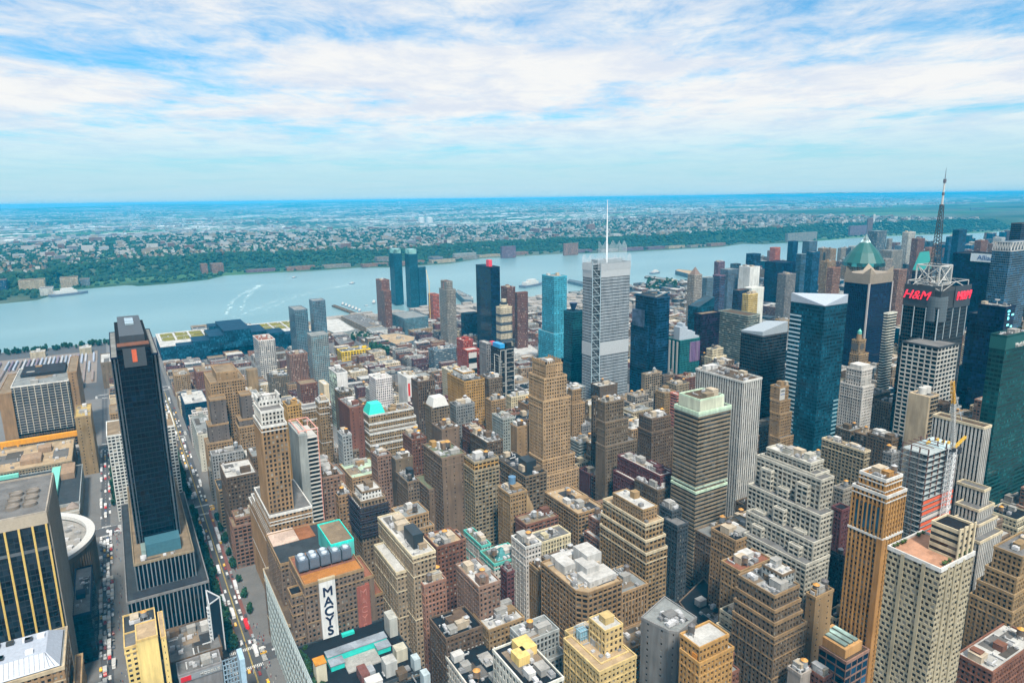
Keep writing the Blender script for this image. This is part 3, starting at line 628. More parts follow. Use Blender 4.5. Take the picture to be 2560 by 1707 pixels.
            q = Q(); q.add([[(x0, y0, z), (x1, y0, z), (x1, y0, z+14), (x0, y0, z+.2)], [(x0, y1, z), (x0, y0, z), (x0, y0, z+.2), (x0, y1, z+.2)], [(x0, y0, z+.2), (x1, y0, z+14), (x1, y1, z+14), (x0, y1, z+.2)]]); B.part('slanted_top', q, 'curtain_glass', PAL['teald'])
            q = Q(); q.bar((x0+1, y0-.5, 60), (x0+6, y0-.5, z-10), 1.6); B.part('light_fin', q, 'painted_metal', (.55, .75, .8))
        elif k == 'westin':
            n_ = 9; q = Q()
            for i in range(n_):
                a = x0+w*i/n_; h0 = 5+17*math.exp(-((i-1)/3.0)**2)+3*math.sin(i*1.7); q.box(a, a+w/n_+.01, y0+2, y0+14, z, z+h0)
            B.part('curved_crest', q, 'painted_metal', (.40, .46, .52)); q = Q(); q.box(x0+w*.42, x0+w*.85, y0-.5, y0, z-34, z-4, bottom=True)
            B.part('mauve_panel', q, 'painted_metal', (.27, .16, .33))
            q = Q()
            for i in range(8): q.box(x0+w*(.43+.053*i), x0+w*(.43+.053*i)+.9, y0-.8, y0-.5, z-34, z-4, bottom=True)
            B.part('panel_window', q, 'window_glass', (.03, .03, .06))
            q = Q()
            for i in range(3): q.box(x0-.6, x0, y0+4+i*8, y0+7+i*8, 20, z-2, bottom=True)
            B.part('white_strip', q, 'painted_metal', PAL['white'])
        elif k == 'fins':
            q = Q(); q.box(x0+1, x1-1, y0+1, y1-1, z-1, z+3); B.part('crown_plant', q, 'painted_metal', (.06, .07, .09))
            for a, b, dx, dy in ((x0, y0, 1, 1), (x1, y0, -1, 1), (x0, y1, 1, -1), (x1, y1, -1, -1)):
                q = Q(); L_, l2, zb = w*.24, d*.3, z+11.9; A = [(a, b, zb), (a+dx*L_, b, zb), (a, b+dy*l2, zb)]; tp = (a, b, z+21)
                q.add([[A[0], A[1], tp, tp], [A[0], A[2], tp, tp], [A[1], A[2], tp, tp]]); B.part('crown_fin', q, 'concrete', (.30, .25, .19))
            q = Q(); q.box(x0-.6, x1+.6, y0-.6, y1+.6, z-2, z+12); B.part('crown_block', q, 'concrete', (.27, .225, .175))
            q = Q()
            for xx, yy in ((x0-.8, y0-.8), (x1+.2, y0-.8)): q.box(xx, xx+2, yy, yy+2, 0, z-1)
            B.part('corner_pier', q, 'concrete', (.45, .42, .40))
        elif k == 'globe':
            q = Q(); q.frustum(cx, cy, z, z+8, 4, 3, 8); B.part('tower_cap', q, 'masonry', PAL['tan']); q = Q(); q.frustum(cx, cy, z+8, z+12, 2.6, 2.6, 12); q.frustum(cx, cy, z+12, z+15, 2.6, .3, 12); B.part('green_dome', q, 'painted_metal', PAL['verdi'])
            q = Q()
            A = [(x0-.3+0*i, cy+5*math.cos(6.283*i/16), z-8+5*math.sin(6.283*i/16)) for i in range(16)]; q.ngon(A); A = [(cx+4.4*math.cos(6.283*i/16), y0-.3, z-8+4.4*math.sin(6.283*i/16)) for i in range(16)]; q.ngon(A); B.part('clock_face', q, 'painted_metal', (.10, .09, .08))
        elif k == 'bushp':
            q = Q()
            for i in range(7): q.box(x0+w*(.1+.12*i), x0+w*(.1+.12*i)+.8, y0-.5, y0, 30, z-8, bottom=True)
            q.box(x0+2, x1-2, y0+2, y1-2, z, z+5); B.part('shaft_pier', q, 'masonry', PAL['white'])
        elif k == 'cyl':
            q = Q(); q.frustum(x0+5, cy, z+1, z+7, 3.4, 3.4, 16); q.frustum(x0+12, cy, z+1, z+7, 3.4, 3.4, 16); B.part('white_drum', q, 'painted_metal', PAL['white'])
            q = Q(); q.box(x0-.6, x0+2.6, y0-.7, y1+.3, 0, z+1); B.part('edge_wall', q, 'masonry', PAL['tanw'])
        elif k == 'truss':
            q = Q(); n_ = 7
            for (pa, pb) in (((x0, y1), (x0, y0)), ((x0, y0), (x1, y0))):
                pa = np.array(pa); pb = np.array(pb)
                for i in range(n_):
                    a = pa+(pb-pa)*i/n_; b = pa+(pb-pa)*(i+.5)/n_; c = pa+(pb-pa)*(i+1)/n_
                    q.bar((*a, z+1), (*b, z+15), 1.2); q.bar((*b, z+15), (*c, z+1), 1.2)
                q.bar((*pa, z+15), (*pb, z+15), 1.2); q.bar((*pa, z+1), (*pb, z+1), 1.2)
            B.part('roof_truss', q, 'painted_metal', PAL['white']); q = Q(); q.box(x0+4, x1-4, y0+4, y1-4, z+1, z+15); B.part('roof_plant_box', q, 'painted_metal', (.03, .07, .11))
        elif k == 'mansv':
            q = Q(); q.add([[(x0, y0, z+1), (x1, y0, z+1), (x1-6, y0+3, z+26), (x0+12, y0+3, z+26)], [(x0, y1, z+1), (x0, y0, z+1), (x0+12, y0+3, z+26), (x0+12, y1-1, z+26)], [(x1, y0, z+1), (x1, y1, z+1), (x1-6, y1-1, z+26), (x1-6, y0+3, z+26)]]); B.part('sloped_roof', q, 'painted_metal', (.03, .28, .26))
        elif k == 'pyrbr':
            q = Q(); q.frustum(cx, cy, z+1, z+16, w*.5, .3, 4, rot=.785); B.part('pyramid_roof', q, 'painted_metal', (.20, .14, .11))
        elif k == 'skylight':
            q = Q(); q.box(x0+3, x1-3, y0+3, y1-3, z, z+6); B.part('roof_box', q, 'masonry', (.46, .26, .10))
            for i in range(3): q = Q(); q.box(x0+5+i*5, x0+8.5+i*5, y0+5, y1-6, z+6, z+7.2); B.part('skylight', q, 'curtain_glass', (.30, .42, .40))
        elif k == 'vent':
            q = Q(); q.frustum(cx, cy, z+.2, z+1.6, w*.36, w*.38, 20, cap=False); q.frustum(cx, cy, z+.2, z+.4, w*.33, w*.33, 20); B.part('round_vent', q, 'painted_metal', (.09, .085, .08))
        elif k == 'cqp':
            B.setcol(PAL['cream']); B.tier(rect(x0+w*.5, x0+w*.95, y0+d*.05, y0+d*.55), z, z+14, 'r', None, 'black', PAL and 'cream', .9, .2); B.setcol()
            q = Q()
            for xx in np.linspace(x0+w*.5, x0+w*.95, 4): q.box(xx-.6, xx+.6, y0+d*.05-.8, y0+d*.05-.3, z, z+16)
            B.part('buttress', q, 'masonry', PAL['cream'])
            for i in range(14): child('planter', shared('planter', lambda: leafq(1.6, 1.6, 50), 'leaves'), B.o, (rng.uniform(x0+1, x1-2)-B.c[0], y0+1.4-B.c[1] if i % 2 else y1-2-B.c[1], z+1), (.06, .10, .03))
            q = Q()
            for xx in (x0+w*.22, x0+w*.42, x0+w*.66): q.box(xx-.8, xx+.8, y0-.5, y0, 0, z, bottom=True)
            for yy in (y0+d*.3, y0+d*.7): q.box(x0-.5, x0, yy-.8, yy+.8, 0, z, bottom=True)
            B.part('pier', q, 'masonry', PAL['creamw'])
        elif k == 'wedge':
            q = Q(); q.add([[(x0, y0, z+.8), (x1, y0, z+.8), (x1, y0, z+10), (x0, y0, z+1.2)], [(x0, y1, z+.8), (x0, y0, z+.8), (x0, y0, z+1.2), (x0, y1, z+10)], [(x0, y0, z+1.2), (x1, y0, z+10), (x1-.1, y0+.2, z+10), (x0+.2, y1-.1, z+10)], [(x1, y0, z+.8), (x0, y1, z+.8), (x0, y1, z+10), (x1, y0, z+10)]]); B.part('sloped_top', q, 'painted_metal', (.36, .41, .47))
            q = Q()
            for i in range(30): q.box(x0-.35, x0, y1-14, y1-.2, z-14-i*4.6, z-12.6-i*4.6, bottom=True)
            B.part('sunshade_fin', q, 'painted_metal', (.45, .58, .64))
            q = Q()
            for i in range(16): q.box(x1-9, x1-.5, y0-.35, y0, z-105-i*4.6, z-103.4-i*4.6, bottom=True)
            B.part('louvre', q, 'painted_metal', (.25, .42, .48))
        elif k == 'greenpyr':
            ap = at('d', 945, 580, 'X', cx); h = ap[2]; r_ = w*.68
            q = Q(); q.frustum(cx, cy, z+1, z+8, r_*1.0, r_*.98, 24); B.part('roof_drum', q, 'curtain_glass', (.02, .10, .10))
            q = Q(); zt = h-(h-z)*.26; zm = z+8+(zt-z-8)*.5; q.frustum(cx, cy, z+8, zm, r_*.98, r_*.68, 16); q.frustum(cx, cy, zm, zt, r_*.68, r_*.24, 16); B.part('pyramid_roof', q, 'painted_metal', (.008, .095, .085))
            q = Q(); q.frustum(cx, cy, zt, h, r_*.24, .1, 16); B.part('glass_tip', q, 'curtain_glass', (.45, .60, .60))
        elif k == 'topblank':
            q = Q(); q.box(x0-.4, x1+.4, y0-.4, y1+.4, z-9, z-.2, bottom=True); B.part('plant_storey', q, 'masonry', (.50, .52, .40)); B.clutter(x0, x1, y0, y1, z, 4, 2)
            t = T[1]
            for zz in (t[4]-1.2, t[4]-62): q = Q(); q.box(t[0]-.5, t[1]+.5, t[2]-.5, t[3]+.5, zz-1.5, zz, bottom=True); B.part('pale_band', q, 'masonry', (.38, .47, .38))
        elif k == 'frontbox':
            q = Q(); a = T[1]; q.box(a[0]-.5, a[0]+1, a[2]+8, a[3]-3, a[4]-2, a[4]+22); B.part('upper_bay', q, 'curtain_glass', (.06, .09, .14))
            q = Q(); q.bar((x0+6, y0+9, z+1), (x0+22, y0+3, z+7), 1.6); q.bar((x0+6, y0+9, z), (x0+6, y0+9, z+3), 1.2); B.part('roof_crane', q, 'painted_metal', PAL['pale'])
        elif k == 'crane':
            q = Q(); q.bar((x0-3, cy, 0), (x0-3, cy, z+36), 1.4); q.bar((x0-3, cy, z+30), (x0-3, cy+16, z+62), .9); o = link('tower_crane', q.mesh('tower_crane'), 'painted_metal', None, (.75, .48, .12)); tag(o, 'far yellow tower crane beside the red netted riverside tower', 'crane')
        elif k == 'metl':
            P = at('b3', 1897, 462, 'Y', y0); me = textmesh('MetLife', 5.6, .3, 0, 0); o = link('lettering', me, 'painted_metal', B.o, 'white')
            o.location = np.array([P[0]+10.6, y0-.5, P[2]])-B.c; o.rotation_euler = (math.pi/2, 0, 0)
            q = Q(); q.box(x0-.25, x1+.25, y0-.25, y1+.25, z-11, z-.2, bottom=True); B.part('top_band', q, 'painted_metal', (.008, .085, .08))
        elif k == 'allz':
            for f_, (tx, ty, wd) in (('s', (1908, 770, 22)), ('e', (2042, 768, 26))):
                P = at('d', tx, ty, 'X' if f_ == 's' else 'Y', x0 if f_ == 's' else y0); q = Q()
                if f_ == 's': q.box(x0-1, x0, P[1]-27, P[1]+27, P[2]-7, P[2]+7, bottom=True)
                else: q.box(P[0]-17, P[0]+17, y0-1, y0, P[2]-7, P[2]+7, bottom=True)
                B.part('sign_panel', q, 'painted_metal', (.62, .70, .74)); PP = (x0-1.1, P[1], P[2]) if f_ == 's' else (P[0], y0-1.1, P[2])
                lettering(B, 'Allianz', 12 if f_ == 's' else 8.6, PP, f_, 'painted_metal', (.02, .09, .28), 0, 0)
        elif k == 'whitepent':
            for a, b_, c, e_, hh in ((.30, .97, .10, .40, 4), (.42, .75, .28, .58, 8), (.62, .98, .45, .80, 11), (.15, .45, .55, .8, 6), (.2, .5, .82, .96, 5)):
                q = Q(); q.box(x0+w*a, x0+w*b_, y0+d*c, y0+d*e_, z, z+hh)
                for i in range(5): q.box(x0+w*(a+(b_-a)*(.1+.18*i)), x0+w*(a+(b_-a)*(.1+.18*i))+.9, y0+d*c-.08, y0+d*c, z+1, z+2.6, 1)
                link('rooftop_hut', q.mesh('rooftop_hut', B.c), ['masonry', 'window_glass'], B.o, (.42, .41, .39))
            B.clutter(x0, x0+w*.4, y0+2, y0+d*.5, z, 8, 0)
        elif k == 'belt':
            zb = at('a3', 985, 530, 'Y', y0)[2]; t = T[1]; q = Q(); q.box(t[0]-.5, t[1]+.5, t[2]-.5, t[3]+.5, zb-.7, zb+.7, bottom=True); B.part('white_belt', q, 'masonry', PAL['white'])
            for i in range(4):
                q = Q(); a = t[3]-3-i*(t[3]-t[2]-5)/4; q.box(t[0]-.15, t[0], a-3.2, a, zb+3, t[4]-8, bottom=True); B.part('glass_bay', q, 'curtain_glass', (.015, .05, .08))
            q = Q(); q.box(t[0]-.7, t[0]+3, t[2]-.7, t[2]+3, 0, zb); B.part('corner_pier', q, 'masonry', PAL['orange'])
        elif k == 'bays':
            for i, t in enumerate(T[2:6]):
                for j, fr_ in enumerate((.22, .5, .78)):
                    ym = t[2]+(t[3]-t[2])*fr_; B.tier(rect(t[0]-3.2, t[0]-.02, ym-4.2, ym+4.2), 0, t[4]-6-9*((i+j) % 2), 'P', {1: 'n'}, 'white', None, .9, .2)
        elif k == 'cage':
            q = Q(); a, b = x0+1, y0+d*.6
            for i in range(5):
                for j in range(3): q.bar((a+i*1.6, b+j*3, z), (a+i*1.6, b+j*3, z+7), .2)
                q.bar((a+i*1.6, b, z+7), (a+i*1.6, b+6, z+7), .2)
            for j in range(3): q.bar((a, b+j*3, z+3.5), (a+6.4, b+j*3, z+3.5), .25); q.bar((a, b+j*3, z+7), (a+6.4, b+j*3, z+7), .25)
            B.part('plant_cage', q, 'painted_metal', (.30, .40, .46)); q = Q(); q.box(a+.8, a+5.6, b+.8, b+5.2, z+1, z+6); B.part('cooling_tower', q, 'painted_metal', (.22, .42, .52))
        elif k == 'nyt': nyt(B, T)
        elif k == 'conde': conde(B, T)
        elif k == 'constr': constr(B, T)
def nyt(B, T):
    x0, x1, y0, y1, z = T[0]; n = 60
    q = Q()
    for a, b, c, e in ((x0+6, y0-1.2, x1, y0-1.2), (x0-1.2, y0+5, x0-1.2, y1), (x0, y1+1.2, x1, y1+1.2), (x1+1.2, y0, x1+1.2, y1)):
        L = math.hypot(c-a, e-b); m = int(L/1.9)
        for i in range(m+1):
            t = i/m; h = z+9+3*math.sin(i*7.3)+(16 if (a+(c-a)*t > x0+(x1-x0)*.45 and b+(e-b)*t > y0+9) else 0); X, Y = a+(c-a)*t, b+(e-b)*t; q.box(X-.16, X+.16, Y-.16, Y+.16, z-8, h)
    B.part('roof_screen', q, 'painted_metal', (.62, .68, .72))
    q = Q(); mx, my = (x0+x1)/2-6, (y0+y1)/2; P = at('', 1519, 500, 'X', mx); my = P[1]
    q.frustum(mx, my, z, z+30, 1.5, 1.15, 10); q.frustum(mx, my, z+30, P[2], 1.1, .25, 8); B.part('mast', q, 'painted_metal', (.80, .84, .86))
    q = Q(); q.box(x0+10, x1-8, y0+7, y1-5, z, z+5); B.part('roof_plant_box', q, 'painted_metal', (.25, .30, .33))
    q = Q(); zz = z-6
    while zz > 40: q.bar((x0+.2, y0+3.4, zz), (x0+10.5, y0+.2, zz-12), .45); q.bar((x0+.2, y0+3.4, zz-12), (x0+10.5, y0+.2, zz-12), .4); zz -= 12
    for X, Y in ((x0+.1, y0+3.4), (x0+10.8, y0+.1)): q.bar((X, Y, 0), (X, Y, z+4), .7)
    B.part('corner_brace', q, 'painted_metal', (.40, .52, .58))
    for zc in (z-6, z-112):
        q = Q(); q.box(x0+11.3, x1+.3, y0-.35, y1+.3, zc-12, zc+6, bottom=True); B.part('blank_screen_band', q, 'painted_metal', (.43, .455, .47)); q = Q(); q.box(x0-.35, x0, y0+4, y1+.3, zc-12, zc+6, bottom=True); B.part('blank_screen_band', q, 'painted_metal', (.43, .455, .47))
def conde(B, T):
    x0, x1, y0, y1, z = T[0]
    q = Q(); q.frustum(x0+7, y0+7, z-32, z-6, 10, 10, 20); 
    for i in range(8): q.frustum(x0+7, y0+7, z-31+i*3, z-30+i*3, 10.3, 10.3, 20)
    B.part('corner_drum', q, 'painted_metal', (.10, .125, .14))
    Ps = at('b3', 1227, 108, 'X', x0-1.5); Pe = at('b3', 1543, 110, 'Y', y0-1.5)
    lettering(B, 'H&M', 13, (x0-1.6, Ps[1]+2.5, Ps[2]), 's', 'red_letters', None, .3, 0, depth=.8); lettering(B, 'H&M', 13, (Pe[0], y0-1.6, Pe[2]), 'e', 'red_letters', None, .3, 0, depth=.8)
    q = Q(); q.box(x0-1.2, x0-.4, Ps[1]-16, Ps[1]+16, Ps[2]-12, Ps[2]+11, bottom=True); B.part('sign_frame', q, 'painted_metal', (.04, .05, .06)); q = Q(); q.box(Pe[0]-16, Pe[0]+16, y0-1.2, y0-.4, Pe[2]-12, Pe[2]+11, bottom=True); B.part('sign_frame', q, 'painted_metal', (.04, .05, .06))
    q = Q(); zt = z+9
    A = [(x0, y0), (x1, y0), (x1, y1), (x0, y1)]
    for i in range(4):
        a, b = np.array(A[i], float), np.array(A[(i+1) % 4], float)
        q.bar((*a, z), (*a, zt), .6); q.bar((*a, zt), (*b, zt), .6); q.bar((*a, z), (*((a+b)/2), zt), .4); q.bar((*((a+b)/2), zt), (*b, z), .4)
    B.part('roof_truss', q, 'painted_metal', PAL['white'])
    mp = at('', 2366, 420, 'X', (x0+x1)/2+2); mx, my = mp[0], mp[1]; c0 = z+4; c1 = at('d', 1500, 822, 'X', mx)[2]; r = 12
    q = Q(); A = [(mx-r, my-r), (mx+r, my-r), (mx+r, my+r), (mx-r, my+r)]
    for i in range(4):
        a, b = A[i], A[(i+1) % 4]
        q.bar((*a, c0), (*a, c1), 1.1); q.bar((*a, c1), (*b, c1), 1.1); q.bar((*a, c0), (*b, c0), .6); q.bar((*a, c0), (*b, c1), .7); q.bar((*b, c0), (*a, c1), .7)
    B.part('mast_cage', q, 'painted_metal', PAL['white'])
    def lat(q, z0, z1, r0, r1, k):
        for i in range(k):
            a0, a1 = z0+(z1-z0)*i/k, z0+(z1-z0)*(i+1)/k; s0, s1 = r0+(r1-r0)*i/k, r0+(r1-r0)*(i+1)/k
            C0 = [(mx-s0, my-s0), (mx+s0, my-s0), (mx+s0, my+s0), (mx-s0, my+s0)]; C1 = [(mx-s1, my-s1), (mx+s1, my-s1), (mx+s1, my+s1), (mx-s1, my+s1)]
            for j in range(4):
                q.bar((*C0[j], a0), (*C1[j], a1), .55); q.bar((*C0[j], a0), (*C1[(j+1) % 4], a1), .35); q.bar((*C1[j], a1), (*C1[(j+1) % 4], a1), .35)
    zs = [at('d', xx, yy, 'X', mx)[2] for xx, yy in ((1510, 800), (1550, 350), (1563, 262), (1575, 165), (1587, 62))]
    q = Q(); lat(q, c0, zs[0], 7, 4, 4); lat(q, zs[0], zs[1], 3.4, 1.4, 16); B.part('antenna_lattice', q, 'painted_metal', (.05, .06, .07))
    q = Q(); q.frustum(mx, my, zs[1], zs[2]-2, 1.1, 1.0, 10); q.frustum(mx, my, zs[2]+1, zs[3]-2, .85, .8, 10); B.part('antenna_tube', q, 'painted_metal', PAL['white'])
    q = Q(); q.frustum(mx, my, zs[2]-2, zs[2]+1, 1.3, 1.3, 10); q.frustum(mx, my, zs[3]-2, zs[3]+2, 1.5, 1.5, 10); q.frustum(mx, my, zs[3]+2, zs[4], .4, .15, 6); q.frustum(mx, my, zs[1]-1, zs[1], 2, 2, 10); B.part('antenna_tip', q, 'painted_metal', (.12, .12, .15))
    for i, (dx, dy) in enumerate(((-5, -9), (5, -10), (-10, 3), (9, -6))):
        q = Q(); q.frustum(mx+dx, my+dy, c0+1, c0+3, .4, .4, 8); q.frustum(mx+dx, my+dy, c0+3, c0+4.6, .5, 2.6, 14); B.part('satellite_dish', q, 'painted_metal', PAL['white'])
    q = Q(); t = T[1]
    for xx in np.linspace(t[0], t[1], 5): q.box(xx-.3, xx+.3, t[2]-.5, t[2], T[2][4], t[4], bottom=True)
    for yy in np.linspace(t[2], t[3], 4): q.box(t[0]-.5, t[0], yy-.3, yy+.3, T[2][4], t[4], bottom=True)
    B.part('mullion', q, 'painted_metal', (.45, .52, .55))
def constr(B, T):
    x0, x1, y0, y1, z = T[0]; q = Q(); nf = int(z/4.2)
    for i in range(nf): zz = z-i*4.2; q.box(x0, x1, y0, y1, zz-.45, zz, bottom=True)
    B.part('floor_slab', q, 'concrete', (.34, .38, .38))
    q = Q()
    for xx in np.linspace(x0+.5, x1-.5, 6):
        for yy in np.linspace(y0+.5, y1-.5, 4): q.bar((xx, yy, 0), (xx, yy, z+(4 if (int(xx*7)+int(yy*3)) % 2 else 0)), .7)
    for xx in np.linspace(x0+.5, x0+(x1-x0)*.5, 4): q.bar((xx, y0+.5, z+4), (xx, y1-.5, z+4), .5)
    B.part('steel_column', q, 'painted_metal', (.14, .065, .05))
    q = Q(); q.box(x0+6, x1-6, y0+5, y1-4, 0, z-.6); B.part('core', q, 'masonry', (.05, .055, .06))
    zn = at('a3', 1300, 300, 'X', x0)[2]
    for i in range(7):
        zz = zn-i*4.2; q = Q(); q.add(rects3(np.array([x0, y0-.35, zz-3.1]), np.array([1., 0, 0]), np.array([0, -1., 0]), 0, x1-x0, 0, 2.6, 0)); q.add(rects3(np.array([x0-.35, y1, zz-3.1]), np.array([0, -1., 0]), np.array([-1., 0, 0]), 0, (y1-y0)*.35, 0, 2.6, 0))
        q.box(x0-.3, x1+.3, y0-.3, y0-.1, zz-3.2, zz-3.0, bottom=True); B.part('safety_netting', q, 'painted_metal', (.72, .12, .04) if i != 3 else (.6, .55, .5))
    q = Q()
    for yy in np.linspace(y0+3, y1, 8): q.bar((x0-1.6, yy, 0), (x0-1.6, yy, z), .22)
    zz = 3
    while zz < z: q.bar((x0-1.6, y0+3, zz), (x0-1.6, y1, zz), .2); q.bar((x0-1.6, y0+3+(zz*3) % 12, zz), (x0-1.6, y0+6+(zz*3) % 12, zz+2), .2); zz += 2.1
    B.part('scaffolding', q, 'painted_metal', (.20, .20, .19))
    q = Q(); q.box(x0+(x1-x0)*.5, x1-1, y0+1, y1-1, z, z+.7); B.part('deck', q, 'painted_metal', (.45, .58, .60))
    for i in range(5): q = Q(); a = B.rng.uniform(x0+18, x1-5); b = B.rng.uniform(y0+3, y1-5); q.box(a, a+2.5, b, b+1.2, z+.7, z+2.4); B.part('site_machine', q, 'painted_metal', (.70, .42, .05))
def leafq(r, h, n, seed=1, top=1.0):
    """many leaf-sized faces spread through a crown's volume"""
    rg = np.random.RandomState(seed); lobes = [(rg.uniform(-.5, .5), rg.uniform(-.5, .5), rg.uniform(.1, .8), rg.uniform(.45, .75)) for _ in range(6)]; q = Q(); out = []
    for i in range(n):
        lx, ly, lz, lr = lobes[i % 6]; v = rg.normal(size=3); v /= np.linalg.norm(v); v *= lr*rg.uniform(.55, 1.05)
        c = np.array([(lx+v[0])*r*.62, (ly+v[1])*r*.62, (lz+v[2]*.7)*h]); a = rg.normal(size=3); a /= np.linalg.norm(a); b = np.cross(a, rg.normal(size=3)); b /= np.linalg.norm(b); s_ = r*rg.uniform(.14, .3)
        out.append([c-a*s_-b*s_*.6, c+a*s_-b*s_*.6, c+a*s_+b*s_*.6, c-a*s_+b*s_*.6])
    q.add(out); return q
